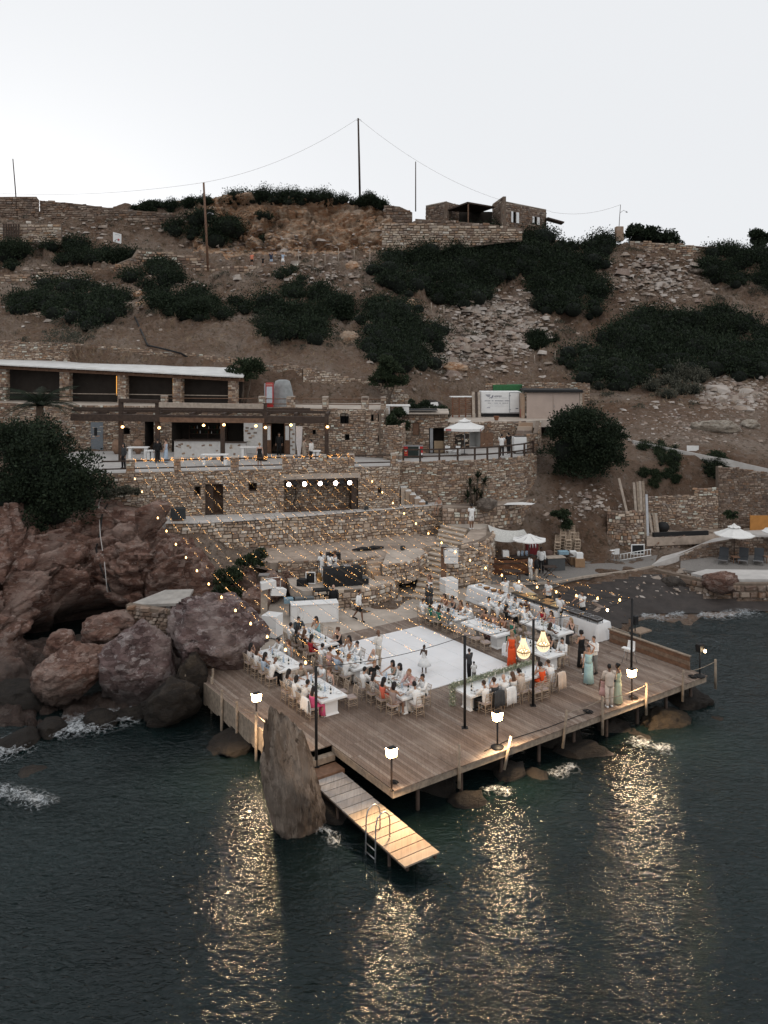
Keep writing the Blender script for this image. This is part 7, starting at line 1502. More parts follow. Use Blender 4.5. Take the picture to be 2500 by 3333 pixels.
def wire(a,b,sag,lab):
 pts=catenary(a,b,sag,24);q=MB();q.tube([x-a for x in pts],.014,4,0,False);o=obj('overhead_wire',q.mesh('overhead_wire',WIRE),None,a);tag(o,lab,'wire')
wire(p2,p3,1.3,'overhead wire rising from the brown pole to the tallest pole');wire(p3,P(1795,688,121),2.4,'overhead wire falling from the tallest pole to the house');wire(P(-200,612,116),p2,1.2,'overhead wire running from the ridge edge to the brown pole');wire(P(1795,690,121),p5,.7,'thin wire between the house and the lamp pole')
sg=thing('path_sign','white sign with a red arrow above the wide dark bush','sign',P(382,795,111));a,b=P(368,755,111),P(395,762,111.3);q=MB();q.hexa([a-V((0,0,1.25)),b-V((0,0,1.3)),b-V((0,-.06,1.3)),a-V((0,-.06,1.25))],[a,b,b+V((0,.06,0)),a+V((0,.06,0))]);part('board',q,WHITE,sg,True)
m=a.lerp(b,.5)-V((0,.05,.85));q=MB();q.hexa([m+V((-.3,0,-.02)),m+V((.15,0,-.05)),m+V((.15,.02,-.05)),m+V((-.3,.02,-.02))],[m+V((-.3,0,.03)),m+V((.15,0,0)),m+V((.15,.02,0)),m+V((-.3,.02,.03))]);part('arrow_shaft',q,BLACK,sg,True);q=MB();q.add([m+V((.1,-.005,.14)),m+V((.12,-.005,-.2)),m+V((.4,-.005,-.06))],[(0,1,2)]);part('arrow_head',q,REDP,sg,True)
q=MB();q.tube([m+V((.55*math.cos(x)*.8,-.004,.25+.45*math.sin(x)))for x in(.3,.8,1.3,1.9,2.4,2.9)],.02,4);part('arc_mark',q,simple('grey_mark',(.4,.4,.42),.7),sg,True)
for k,(u,v0,v1)in enumerate([(972,810,872),(1019,818,882),(1058,815,872),(1102,808,862),(1153,812,848),(1204,808,880),(1404,985,1020),(1445,998,1040),(1495,1015,1052),(1540,1040,1080),(1628,1108,1150),(1672,1138,1175),(1740,1155,1180),(1807,1142,1180),(1854,1138,1165),(2446,1150,1192)]):
 g=hit(u,v1)or P(u,v1,110);t=thing('fence_stake','thin fence stake, '+['first after the hikers','second after the hikers','third after the hikers','by the fallen pale rock','where the path meets the cliff','beside the big thicket edge','upper one under the thicket','second under the thicket','third under the thicket','fourth under the thicket','above the pallets','uphill of the truck box','beside the small scree bush','in front of the small scree bush','past the small scree bush','alone far along the dark scrub'][k],'fence stake',g,0,'fence stakes along the hill path');q=MB();q.tube([(0,0,-.2),(0,0,(v1-v0)/F*g.y)],.05,5);part('stake',q,PALEWOOD,t)
for k in range(2):
 q=MB();z=.8-.4*k;q.tube([hit(u,v)+V((0,0,2.0*z))for(u,v)in((972,872),(1019,882),(1058,872),(1102,862))],.014,4);o=obj('fence_wire',q.mesh('fence_wire',WIRE));tag(o,'%s wire strung between the path fence stakes'%('lower' if k else 'upper'),'wire')
# ================================================================== stairs, boxes, music stage
stt=thing('stone_stairs','wide worn steps climbing from the plaza to the landing','stairs',(X(1370,51),51,1.27))
lo0,lo1,hi0,hi1=V((X(1338,51.2),51.2,0)),V((X(1452,50.2),50.2,0)),V((X(1442,60.2),60.2,0)),V((X(1522,58.3),58.3,0));n=15
SANDST=simple('ochre_step',(.42,.325,.24),.9,.2,2,.3,25);EDGE=simple('step_edge',(.52,.455,.39),.85,.2,3,.2,25)
for k in range(n):
 f0,f1=k/n,(k+1)/n;z0,z1=1.22,1.27+(3.95-1.27)*(k+1)/n;sk=.25*math.sin(k*1.3);q=MB()
 a,b,c,d=lo0.lerp(hi0,f0),lo1.lerp(hi1,f0),lo1.lerp(hi1,f1),lo0.lerp(hi0,f1);a,b=a+V((sk*.3,0,0)),b+V((sk*.3,0,0))
 q.hexa([V((p.x,p.y,z0))for p in(a,b,c,d)],[V((p.x,p.y,z1))for p in(a,b,c,d)]);part('step',q,SANDST,stt,True)
 nd=(a-d).normalized()*.05;q=MB();q.hexa([V((p.x,p.y,z1-.09))for p in(a+nd,b+nd,b,a)],[V((p.x,p.y,z1+.012))for p in(a+nd,b+nd,b-nd*3,a-nd*3)]);part('step_edge',q,EDGE,stt,True)
ws=thing('white_steps','short flight of white edged steps at the corner of the terrace building','steps',V((X(1340,60.6),60.6,5.2)))
for k in range(5):a=V((X(1372-15*k,60.9+.12*k),60.9+.12*k,0));q=MB();q.box((a.x,a.y,5.17+.12+.12*k),(.42,.9,.26+.24*k),.1);part('step',q,STONE,ws,True);q=MB();q.bbox((a.x,a.y,5.45+.24*k),(.44,.92,.05),.01,.1);part('step_edge',q,WHITE,ws,True)
pst=thing('pad_steps','little stone steps from the small stage up to the concrete pad','steps',V((X(1230,51.6),51.6,2.4)))
for k in range(4):q=MB();q.box((X(1250-9*k,51.3+.35*k),51.3+.35*k,2.4+.1+.1*k),(1.2,.4,.2+.2*k),.25);part('step',q,STONE_PALE,pst,True)
def wbox(p,s_,rz,lab,name='white_cabinet',plinth=True):
 t=thing(name,lab,'cabinet',p,rz,'white boxes round the deck');q=MB();q.bbox((0,0,s_[2]/2+.05),s_,.008);part('cabinet_body',q,TABW,t);q=MB();q.box((0,0,.025),(s_[0]-.06,s_[1]-.06,.05));part('plinth',q,BLACK,t);q=MB();q.box((0,-s_[1]/2-.004,s_[2]*.52),(s_[0]*.98,.008,.008));part('seam',q,simple('panel_seam',(.5,.5,.5),.6),t);return t
wbox(V((X(886,44.4),44.4,1.27)),(.85,.8,1.12),-.35,'tall white cabinet standing beside the purple boulder');wbox(V((X(1461,51.3),51.3,1.27)),(.85,.8,1.12),.4,'tall white cabinet below the stairs by the white suited guests')
bc=thing('white_bar','white box bar counter with a paper menu hanging at its end','bar counter',V((X(1023,46.9),46.9,1.27)),.2);q=MB();q.bbox((0,.3,.5),(2.55,.06,1.0),.01);q.v=[V(x)-V((0,.6,0))for x in q.v];part('front_panel',q,TABW,bc)
q=MB();q.bbox((0,0,1.03),(2.62,.78,.05),.008);part('counter_top',q,TABW,bc)
for s in(-1,1):q=MB();q.box((s*1.28,0,.5),(.05,.72,1.0));part('end_panel',q,TABW,bc)
q=MB();q.add([(-.95,-.345,1.0),(-.62,-.345,1.0),(-.64,-.36,.3),(-.7,-.35,.22),(-.92,-.37,.18)],[(4,3,2,1,0)]);part('paper_menu',q,simple('paper',(.74,.74,.73),.8),bc)
for k in range(5):q=MB();q.quad((-.88,-.36,.85-.05*k),(-.72+.02*(k%2),-.36,.85-.05*k),(-.72+.02*(k%2),-.36,.865-.05*k),(-.88,-.36,.865-.05*k));part('menu_line',q,simple('ink_grey',(.4,.4,.4),.8),bc)
for k,x in enumerate((-1.15,-.55,0.0)):t=thing('drinks_crate','%s crate of bottles behind the white bar'%['blue lidded','grey','second grey'][k],'crate',V((X(1023,47.8),48.0,1.27))+V((x-.3,.1*k-.2,.75)),.2,'crates behind the white bar');q=MB();q.bbox((0,0,.14),(.52,.36,.28),.02);part('crate_body',q,simple('crate_blue',(.22,.33,.4),.6)if k==0 else simple('crate_grey',(.13,.14,.145),.6),t)
q=MB();q.bbox((0,0,.36),(2.0,.5,.72),.02);o=obj('back_table',q.mesh('back_table',DARKSHADE),None,V((X(1000,48),48,1.28)),None,.2);tag(o,'dark low table of supplies behind the white bar','table')
for(u,d,z0,zt,lab,sgn)in((860,45.3,1.27,4.2,'pair of white loudspeakers angled on the post beside the white bar',1),(1444,52.0,1.27,4.2,'white loudspeakers stacked flat on the post by the stairs',-1)):
 c=V((X(u,d),d,z0));q=MB();q.box((0,0,(zt-z0)/2),(.32,.32,zt-z0));o=obj('wooden_post',q.mesh('wooden_post',PALEWOOD if sgn>0 else MIDWOOD),None,c);tag(o,'square wooden post carrying the white loudspeakers %s'%('beside the bar' if sgn>0 else 'by the stairs'),'post','loudspeaker posts')
 t=thing('loudspeakers',lab,'loudspeaker',c+V((.45,-.2,0)),.45 if sgn>0 else-.05,'white loudspeakers')
 for k,z in enumerate((1.95,2.38)if sgn>0 else(2.0,2.42)):
  q=MB();q.hexa([(-.42,-.2,z),(.42,-.2,z),(.34,.2,z),(-.34,.2,z)],[(-.42,-.26,z+.38),(.42,-.26,z+.38),(.34,.2,z+.38),(-.34,.2,z+.38)]);M=Matrix.Rotation((.14 if k==0 else-.1)*(sgn>0),4,'Y');q.v=[M@V(x)for x in q.v];part('speaker',q,TABW,t)
 q=MB();q.tube([(-.45,0,2.3),(-.45,-.1,2.9),(.45,-.1,2.9),(.45,0,2.3)],.02,4);part('speaker_bracket',q,WHITE,t)
 q=MB();q.box((0,-.05,zt-z0+.08),(.55,.5,.04));o=obj('solar_lamp',q.mesh('solar_lamp',METAL),None,c);tag(o,'flat grey solar panel on top of the post %s'%('beside the bar' if sgn>0 else 'by the stairs'),'solar lamp','solar lamps on posts')
dj=thing('music_desk','music desk draped in black cloth on the small stage','desk',V((X(1114,50.1),50.1,2.41)),.22);q=MB();q.bbox((0,0,.52),(2.2,.7,1.04),.02);part('desk_body',q,BLACK,dj)
m=MB();vs=[];fs=[]
for i in range(25):
 x=-1.14+2.28*i/24
 for(y,z)in((.3,1.06),(-.36,1.06),(-.4-.03*math.sin(i*1.9),.6),(-.42-.05*math.sin(i*1.9),.02)):vs.append((x,y,z))
for i in range(24):
 for j in range(3):fs.append((i*4+j,i*4+j+1,i*4+j+5,i*4+j+4))
m.add(vs,fs,0,True);part('black_cloth',m,simple('black_cloth',(.016,.016,.017),.8,.2,3),dj)
for k in range(2):q=MB();q.bbox((-.4+.7*k,.05,1.11),(.45,.35,.08),.01);part('music_mixer',q,METAL,dj)
def amp(p,s_,rz,lab,m=None):t=thing('equipment_case',lab,'equipment case',p,rz,'black equipment on the stage');q=MB();q.bbox((0,0,s_[2]/2),s_,.03);part('case_body',q,m or simple('case_grey',(.09,.095,.1),.5),t);q=MB();q.box((0,-s_[1]/2-.006,s_[2]*.5),(s_[0]*.8,.012,s_[2]*.7));part('grille',q,BLACK,t);return t
amp(V((X(1185,50.2),50.2,2.41)),(.5,.4,.42),.3,'grey equipment case at the corner of the small stage');amp(V((X(1085,52.6),52.6,3.25)),(.9,.5,.45),.1,'black case behind the musicians on the low wall',BLACK);amp(V((X(985,49.9),49.9,2.41)),(.6,.45,.4),-.2,'black bag of gear lying on the stage behind the bar',BLACK);amp(V((X(1045,48.9),48.9,2.0)),(.9,.5,.5),.2,'dark heap of covers behind the bar beside the stage',BLACK)
q=MB();q.box((0,0,.42),(.5,.04,.62));o=thing('framed_board','dark board in a white frame standing on the stage','board',V((X(1011,50),50,2.41)),-.1);part('board',q,BLACK,o)
for(x,z,w_,h_)in((0,.1,.58,.05),(0,.75,.58,.05),(-.27,.42,.05,.6),(.27,.42,.05,.6)):q=MB();q.box((x,-.01,z),(w_,.06,h_));part('frame_bar',q,WHITE,o)
t=thing('guitar','wooden guitar standing beside the black music desk','guitar',V((X(1040,50.4),50.4,2.45)),.3);q=MB();q.ell((0,0,.2),(.19,.06,.2),12,8);q.ell((0,0,.46),(.14,.055,.15),12,8);part('guitar_body',q,simple('guitar_wood',(.4,.22,.08),.4),t);q=MB();q.box((0,-.02,.9),(.05,.03,.75));part('guitar_neck',q,DARKWOOD,t)
t=thing('camera_tripod','black tripod standing in the stage opening','tripod',WA.pt(WA.l_of_u(964),5.17,-.6))
for k in range(3):th=k*2.09+.4;q=MB();q.tube([(0,0,1.0),(.4*math.cos(th),.4*math.sin(th),0)],.022,5);part('leg',q,BLACK,t)
q=MB();q.tube([(0,0,.9),(0,0,1.45)],.025,5);q.ell((0,0,1.5),.1,8,6);part('tripod_head',q,BLACK,t)
for(u,v,d,lab)in((1180,1806,55,'black stand lying folded on the sand terrace'),(1215,1801,55.3,'second black bag lying beside the folded stand')):q=MB();q.tube([(-.7,0,.08),(0,.05,.12),(.7,0,.1)],[.05,.14,.07],7);o=obj('gear_bag',q.mesh('gear_bag',BLACK),None,V((X(u,d),d,3.25)),None,.25);tag(o,lab,'bag','bags on the sand terrace')
for(u,v,d,z,lab)in((580,1655,54.9,5.25,'dark covered floodlight case on the ledge by the plank door'),(1385,1650,60.6,5.2,'little dark floodlight on the ledge near the white steps'),(1192,1655,58.6,5.2,'round dark floodlight on the ledge under the stage opening'),(1310,1788,54.9,3.33,'small black floodlight on the concrete pad')):
 s_=1.0 if u==580 else .32;t=thing('floodlight',lab,'floodlight',V((X(u,d),d,z)),.2,'dark floodlights on the ledges');q=MB();q.hexa([(-.5*s_,-.3*s_,.12*s_),(.5*s_,-.3*s_,.12*s_),(.45*s_,.25*s_,.15*s_),(-.45*s_,.25*s_,.15*s_)],[(-.45*s_,-.25*s_,.8*s_),(.47*s_,-.25*s_,.78*s_),(.4*s_,.1*s_,.85*s_),(-.4*s_,.1*s_,.82*s_)]);part('housing',q,simple('black_cover',(.03,.034,.036),.5),t);q=MB();q.box((0,0,.06*s_),(.7*s_,.4*s_,.12*s_));part('stand',q,MIDWOOD if s_==1 else BLACK,t)
# ================================================================== buffet
CLOTH=simple('white_tablecloth',(.76,.76,.76),.8,.04,3);FOODM=[simple('bread_food',(.4,.22,.09),.8,.3,20),simple('salad_food',(.11,.075,.04),.8,.3,20),simple('pasta_food',(.5,.36,.18),.8,.3,20)];STEELD=simple('dark_chafing_steel',(.12,.11,.105),.35,.2,6,0,40,.7)
def buffet(s,t0_,t1_,lab):
 c=W(s,(t0_+t1_)/2,1.3);L=t1_-t0_;t=thing('buffet_table',lab,'buffet table',c,DROT,'long buffet tables');q=MB();q.bbox((0,0,.88),(1.0,L,.05),.01);part('tabletop',q,CLOTH,t)
 vs=[];fs=[];per=[];N_=int(L/.09)
 per=[(-.5,-L/2+L*i/N_)for i in range(N_)]+[(-.5+i/10,L/2)for i in range(10)]+[(.5,L/2-L*i/N_)for i in range(N_)]+[(.5-i/10,-L/2)for i in range(10)]
 for i,(x,y)in enumerate(per):
  nx,ny=(x/.5 if abs(abs(x)-.5)<1e-6 else 0),(y/(L/2)if abs(abs(y)-L/2)<1e-6 else 0);w_=.02+.03*(.5+.5*math.sin(i*1.1+math.sin(i*.37)*2))
  vs+=[(x,y,.91),(x+nx*.015,y+ny*.015,.86),(x+nx*(.03+w_),y+ny*(.03+w_),.4),(x+nx*(.03+w_*1.7),y+ny*(.03+w_*1.7),.03)]
 m=len(per)
 for i in range(m):
  j=(i+1)%m
  for k in range(3):fs.append((i*4+k,i*4+k+1,j*4+k+1,j*4+k))
 part('tablecloth',MB().add(vs,fs,0,True),CLOTH,t);return t
buffet(17.0,12.4,15.2,'far buffet table with bread under a long white cloth');buffet(17.55,8.6,12.1,'middle buffet table with dark serving trays and white cloth');buffet(17.75,5.9,8.3,'near buffet table with steel food warmers and white cloth')
WD_=['first','second','third','fourth','fifth','sixth','seventh','eighth','ninth','tenth','eleventh','twelfth','thirteenth','fourteenth'];tr=0
for(s,ts_)in((17.5,(6.2,6.85,7.5,8.1)),(17.4,(8.9,9.5,10.1,10.7,11.3,11.9)),(17.85,(9.2,9.9,10.6,11.3))):
 for t_ in ts_:
  near=t_<8.4;t=thing('serving_tray','dark food tray on the buffet, %s counted from the parapet'%WD_[tr],'serving tray',W(s,t_,2.215),DROT,'food trays on the buffet');tr+=1
  q=MB();q.hexa([(-.2,-.26,.1),(.2,-.26,.1),(.2,.26,.1),(-.2,.26,.1)],[(-.24,-.3,.2),(.24,-.3,.2),(.24,.3,.2),(-.24,.3,.2)]);part('tray',q,STEELD,t)
  q=MB();q.box((0,0,.205),(.4,.5,.02));part('food',q,STEELD if near else FOODM[tr%3],t)
  for(x,y)in((-.2,-.26),(.2,-.26),(.2,.26),(-.2,.26)):q=MB();q.tube([(x,y,0),(x,y,.3 if near else .12)],.02,4);part('leg',q,DARKWOOD,t)
  if near:q=MB();q.tube([(-.25,-.3,.24),(.25,-.3,.24),(.25,.3,.24),(-.25,.3,.24),(-.25,-.3,.24)],.015,4);part('tray_rim',q,METAL,t)
for k,t_ in enumerate((12.8,13.4,14.0,14.6)):t=thing('bread_basket','basket of bread on the far buffet table, %s from the cooks'%WD_[k],'basket',W(16.95,t_,2.215),.3*k,'bread baskets');q=MB();q.lathe([(.14,0),(.22,.1),(.2,.1),(.13,.015)],12);part('basket',q,MIDWOOD if k<3 else WHITE,t);q=MB();[q.ell((.08*math.cos(a),.08*math.sin(a),.1),(.08,.05,.045),7,5)for a in(0,1.6,3.2,4.7)];part('bread',q,FOODM[0],t,kind='stuff')
hc=thing('high_chair','white plastic high chair on the deck by the parapet','high chair',W(16.3,3.1),2.4,'white high chairs')
def hchair(t):
 q=MB();q.bbox((0,0,.62),(.4,.36,.08),.03);q.hexa([(-.2,-.2,.62),(.2,-.2,.62),(.2,-.15,.62),(-.2,-.15,.62)],[(-.17,-.27,1.0),(.17,-.27,1.0),(.17,-.22,1.0),(-.17,-.22,1.0)]);q.bbox((0,.25,.78),(.46,.26,.04),.02);part('seat_shell',q,WHITE,t)
 for sx in(-1,1):
  for sy in(-1,1):q=MB();q.tube([(sx*.15,sy*.13,.6),(sx*.27,sy*.26,0)],.016,5);part('leg',q,METAL,t)
hchair(hc)
hc=thing('high_chair','white plastic high chair on the gravel beside the white ladder','high chair',V((X(2003,59.6),59.6,1.35)),.3,'white high chairs');hchair(hc)
# ================================================================== bar terrace fittings, hut, parasol
for k,(u,d)in enumerate(((380,66.8),(450,66.9))):q=MB();q.lathe([(.16,0),(.34,.35),(.4,.7),(.3,1.0),(.17,1.1),(.2,1.15),(.12,1.1)],14);o=obj('clay_jar',q.mesh('clay_jar',simple('pale_clay',(.3,.19,.13),.85,.2,4)),None,V((X(u,d),d,8.11)));tag(o,'tall clay jar standing at the bar wall, %s the white bench'%('behind' if k else 'beside'),'jar','clay jars')
def wtable(u,d,L,h,lab,z=8.11):t=thing('white_table',lab,'table',V((X(u,d),d,z)),0,'white terrace tables');q=MB();q.bbox((0,0,h),(L,.6,.07),.01);part('tabletop',q,WHITE,t);[part('leg',MB().box((x,0,h/2),(.2,.4,h)),WHITE,t)for x in(-L/2+.2,L/2-.2)]
wtable(450,62.6,1.55,1.0,'tall white bench table near the clay jars');wtable(492,62.2,.7,.8,'small white side table by the man in black');wtable(815,63.2,1.5,.95,'white table in front of the bar doorway');wtable(1028,62.0,.7,.8,'small white cloth covered table by the beige tee shirt');wtable(700,60.3,1.9,.75,'low white table behind the terrace railing')
q=MB();a=MB();a.add([(-.25,0,2.3),(.25,0,2.3),(.22,-.08,1.2),(.08,.04,.1),(-.1,-.05,0),(-.24,-.06,1.1)],[(0,1,2,5),(5,2,3,4)]);o=obj('cloth_banner',a.mesh('cloth_banner',simple('pale_banner',(.68,.64,.63),.8)),None,V((X(974,64.5),64.5,8.2)));tag(o,'pale cloth banner hanging beside the bar doorway','banner')
fr=thing('drinks_fridge','tall red drinks fridge with pale glass door on the upper terrace','fridge',V((X(878,67.5),67.5,11.71)),.05);q=MB();q.bbox((0,0,1.0),(.6,.6,2.0),.02);part('fridge_body',q,REDP,fr);q=MB();q.box((0,-.31,1.05),(.46,.02,1.3));part('glass_door',q,simple('pale_glass',(.5,.54,.58),.2),fr);q=MB();q.box((0,-.31,1.86),(.5,.02,.16));part('top_sign',q,simple('faded_red',(.5,.2,.17),.6),fr);q=MB();q.box((-.36,0,1.0),(.1,.6,1.9));part('side_panel',q,METAL,fr)
tp=MB();vs=[];fs=[]
for j,(z,r)in enumerate(((0,.95),(.5,.92),(1.1,.82),(1.7,.7),(2.1,.58),(2.22,.3),(2.22,.01))):
 for i in range(28):th=i*6.283/28;w_=1+.07*math.sin(i*2.3)*(1-j/7);vs.append((r*w_*math.cos(th),.55*r*w_*math.sin(th),z))
for j in range(6):
 for i in range(28):fs.append((j*28+i,j*28+(i+1)%28,(j+1)*28+(i+1)%28,(j+1)*28+i))
tp.add(vs,fs,0,True);o=obj('covered_stack',tp.mesh('covered_stack',GREYCLOTH),None,V((X(920,68.3),68.3,11.71)));tag(o,'tall heap covered by a grey tarpaulin beside the red fridge','tarpaulin')
t=thing('white_bench','white plastered bench on the upper terrace under the airy tree','bench',V((X(1290,66),66.5,11.3)));
for x in(-.75,.75):part('bench_leg',MB().box((x,0,.3),(.5,.6,.6)),WHITEWASH,t)
part('bench_top',MB().bbox((0,0,.66),(2.2,.7,.12),.04),WHITEWASH,t)
hut=thing('beach_hut','stone kitchen hut with flat roof behind the white parasol','building',V((X(1400,67.5),67.5,8.1)))
hp=[(X(1296,67.2),67.2,8.1,11.2),(X(1458,67.2),67.2,8.1,11.2)];WH=Wall(hp);ho=[op(WH,1343,1365,1375,1417),op(WH,1397,1446,1393,1480)];ho[1]=(ho[1][0],ho[1][1],8.12,ho[1][3])
WH=build_wall(hp,parent=hut,openings=ho,seed=70,inner=DARKSHADE,deep=1.2,singles=250);wall_panel(WH,1344,1364,1376,1416,-.1,'shutter',MIDWOOD,hut);wall_panel(WH,1400,1410,1394,1470,-.2,'door_panel',METAL,hut,.05,8.13);wall_panel(WH,1414,1445,1436,1470,-.25,'counter_board',simple('pale_plywood',(.38,.27,.17),.7),hut,.05,8.13)
h2=[(X(1458,70.5),70.5,8.1,10.25),(X(1712,71.8),71.8,8.1,10.25)];WH2=Wall(h2);o2=[op(WH2,1528,1563,1406,1468)];o2[0]=(o2[0][0],o2[0][1],8.12,o2[0][3]);WH2=build_wall(h2,parent=hut,openings=o2,seed=71,inner=WHITEWASH,deep=1.6,partname='back_wall')
wall_panel(WH2,1563,1604,1408,1475,.08,'brown_door',MIDWOOD,hut,.06,8.12);wall_panel(WH2,1480,1526,1412,1475,.05,'dark_hatch',DARKSHADE,hut,.06,8.12)
q=MB();q.hexa([(X(1288,66.7),66.7,11.25),(X(1462,66.7),66.7,11.25),(X(1458,71),71,11.3),(X(1300,71),71,11.3)],[(X(1288,66.7),66.7,11.36),(X(1462,66.7),66.7,11.36),(X(1458,71),71,11.42),(X(1300,71),71,11.42)]);part('roof_slab',q,CONC,hut,True);q=MB();q.box((X(1350,67.5),67.6,11.55),(3.6,1.6,.05));part('dark_roof_sheet',q,BLACK,hut,True)
build_wall([(X(1714,67.0),67.0,8.1,9.6),(X(1752,67.4),67.4,8.1,9.7),(X(1760,72),72,8.1,10.3)],label='low stone wall closing the parasol terrace by the grill',seed=72,singles=120,group='dry stone retaining walls')
st2=thing('side_steps','narrow stone steps up to the truck yard beside the grill','steps',V((X(1690,70),70,8.1)))
for k in range(7):part('step',MB().box((X(1690,69.3)+.14*k,69.3+.32*k,8.1+.15*(k+1)),(1.2,.34,.3*(k+1))),STONE,st2,True)
def parasol(c,h,w_,lab,sq=True,tiers=True,rz=.5,mat=None,sag=.32,group='parasols'):
 t=thing('parasol',lab,'parasol',c,rz,group);part('pole_shaft',MB().tube([(0,0,0),(0,0,h+.05)],.035,7),METAL if sq else DARKWOOD,t);n=4 if sq else 8;mt=mat or simple('parasol_canvas',(.72,.71,.69),.8,.05,3)
 def cone(r0,z0,r1,z1,val):
  m=MB();vs=[];fs=[];ns_=6
  for j in range(ns_+1):
   f=j/ns_;r=r0+(r1-r0)*f;z=z0+(z1-z0)*f-.06*math.sin(math.pi*f)
   for k in range(n*4):th=2*math.pi*(k+.5*4*0)/(n*4);kk=(k%4)/4;a0,a1=2*math.pi*(k//4)/n,2*math.pi*(k//4+1)/n;p=V((math.cos(a0),math.sin(a0),0)).lerp(V((math.cos(a1),math.sin(a1),0)),kk);vs.append((p.x*r,p.y*r,z-.05*f*math.sin(math.pi*kk)))
  if val:
   for k in range(n*4):p=vs[ns_*n*4+k];vs.append((p[0]*1.005,p[1]*1.005,p[2]-val))
  for j in range(ns_+(1 if val else 0)):
   for k in range(n*4):k2=(k+1)%(n*4);fs.append((j*n*4+k,j*n*4+k2,(j+1)*n*4+k2,(j+1)*n*4+k))
  return m.add(vs,fs,0,False)
 R_=w_/2*(1.414 if sq else 1);part('canopy',cone(.05 if not tiers else R_*.22,h,R_,h-w_*sag*.5,.2 if sq else .06),mt,t)
 if tiers:part('top_vent',cone(.03,h+.28,R_*.32,h+.06,.03),mt,t)
 for k in range(n):a=2*math.pi*k/n;part('rib',MB().tube([(0,0,h-.05),(R_*.97*math.cos(a),R_*.97*math.sin(a),h-w_*sag*.5-.03)],.014,4),METAL,t)
 part('foot',MB().lathe([(.3,0),(.3,.06),(.05,.1)],10),BLACK,t);return t
ps=parasol(V((X(1512,66.2),66.2,8.11)),2.62,2.75,'large square white parasol with red corner badges on the terrace',True,True,.55)
parasol(V((X(1723,56.3),56.3,1.33)),2.75,2.3,'off white round parasol at the beach bar',False,False,.2,None,.3);parasol(V((X(2390,60.4),60.4,1.35)),2.3,2.75,'white beach parasol over the dark sun loungers',False,True,.3,None,.34);parasol(V((X(2545,61),61,1.4)),2.3,2.75,'white beach parasol cut by the picture edge',False,True,.5,None,.34)
for a in(3.14+.0,4.71):
 m=MB();r=1.95;p=V((r*math.cos(a),r*math.sin(a),0));tg=V((-math.sin(a),math.cos(a),0));dn=-.05
 p1_,p2_=p+(V((r*math.cos(a+1.571),r*math.sin(a+1.571),0))-p)*.04,p+(V((r*math.cos(a+1.571),r*math.sin(a+1.571),0))-p)*.2
 off=V((math.cos(a+.785),math.sin(a+.785),0))*.02;part('red_badge',m.quad(p1_+off+V((0,0,1.98)),p2_+off+V((0,0,1.98)),p2_+off+V((0,0,2.13)),p1_+off+V((0,0,2.13))),simple('faded_red_print',(.45,.16,.15),.8),ps)
fz=thing('ice_cream_freezer','red and dark ice cream chest freezer with a heart emblem by the hut','freezer',V((X(1344,64.6),64.6,8.11)),.03);part('freezer_body',MB().bbox((0,0,.45),(1.5,.65,.86),.02),simple('dark_green_panel',(.02,.028,.025),.3),fz);part('freezer_lid',MB().bbox((0,0,.9),(1.52,.68,.06),.02),METAL,fz)
part('red_panel',MB().box((-.58,-.33,.47),(.34,.02,.82)),REDP,fz);part('red_panel',MB().box((.62,-.33,.55),(.24,.02,.64)),REDP,fz);part('white_stripe',MB().box((.46,-.335,.47),(.05,.02,.8)),WHITE,fz);part('white_print',MB().box((.62,-.338,.3),(.2,.012,.16)),WHITE,fz)
for r in(.1,.055):q=MB();q.tube([(-.56+r*1.0*(16*math.sin(a)**3)/16,-.35,.58+r*(13*math.cos(a)-5*math.cos(2*a)-2*math.cos(3*a)-math.cos(4*a))/16)for a in[k*6.283/22 for k in range(23)]],.016,4);part('heart_emblem',q,WHITE,fz)
part('yellow_print',MB().box((-.56,-.345,.36),(.2,.012,.05)),simple('orange_print',(.7,.3,.08),.7),fz)
rl2=thing('dark_railing','dark timber railing along the curved parasol terrace','railing',V((X(1430,61.8),61.8,8.1)));rp=[V((X(u,d),d+.3,8.1))for u,d in((1313,61.3),(1368,61.4),(1431,61.6),(1491,62.0),(1547,62.4),(1588,62.8),(1627,63.4),(1667,64.2),(1709,65.2),(1738,66.8))]
for p in rp:part('post',MB().box((p.x,p.y,8.6),(.14,.14,1.0)),DARKWOOD,rl2,True)
for a,b in zip(rp,rp[1:]):
 for z in(.95,.45):beam('rail',a+V((0,-.02,z)),b+V((0,-.02,z)),.08,.1,DARKWOOD,rl2)
t=thing('white_counter','white box counter of the terrace grill','counter',V((X(1690,67.2),67.2,8.11)),.1);part('counter_body',MB().bbox((0,0,.75),(1.0,.8,1.1),.02),WHITE,t);[part('leg',MB().box((x,0,.1),(.08,.6,.2)),DARKWOOD,t)for x in(-.4,.4)];part('grill_plate',MB().bbox((0,0,1.34),(.8,.6,.06),.01),STEELD,t)
def folding(u,d,lab,rz):t=thing('folding_chair',lab,'chair',V((X(u,d),d,8.11)),rz,'white folding chairs on the parasol terrace');part('seat',MB().bbox((0,0,.45),(.4,.4,.04),.01),WHITE,t);part('backrest',MB().bbox((0,-.22,.72),(.4,.03,.22),.01),WHITE,t);[part('leg',MB().tube([(sx*.2,-.24,.85 if sy<0 else .45),(sx*.2,sy*.24,0)],.014,4),WHITE,t)for sx in(-1,1)for sy in(-1,1)]
folding(1485,64.8,'white folding chair beside the parasol pole',2.4);folding(1462,65.2,'white folding chair nearer the dark bags',-.6)
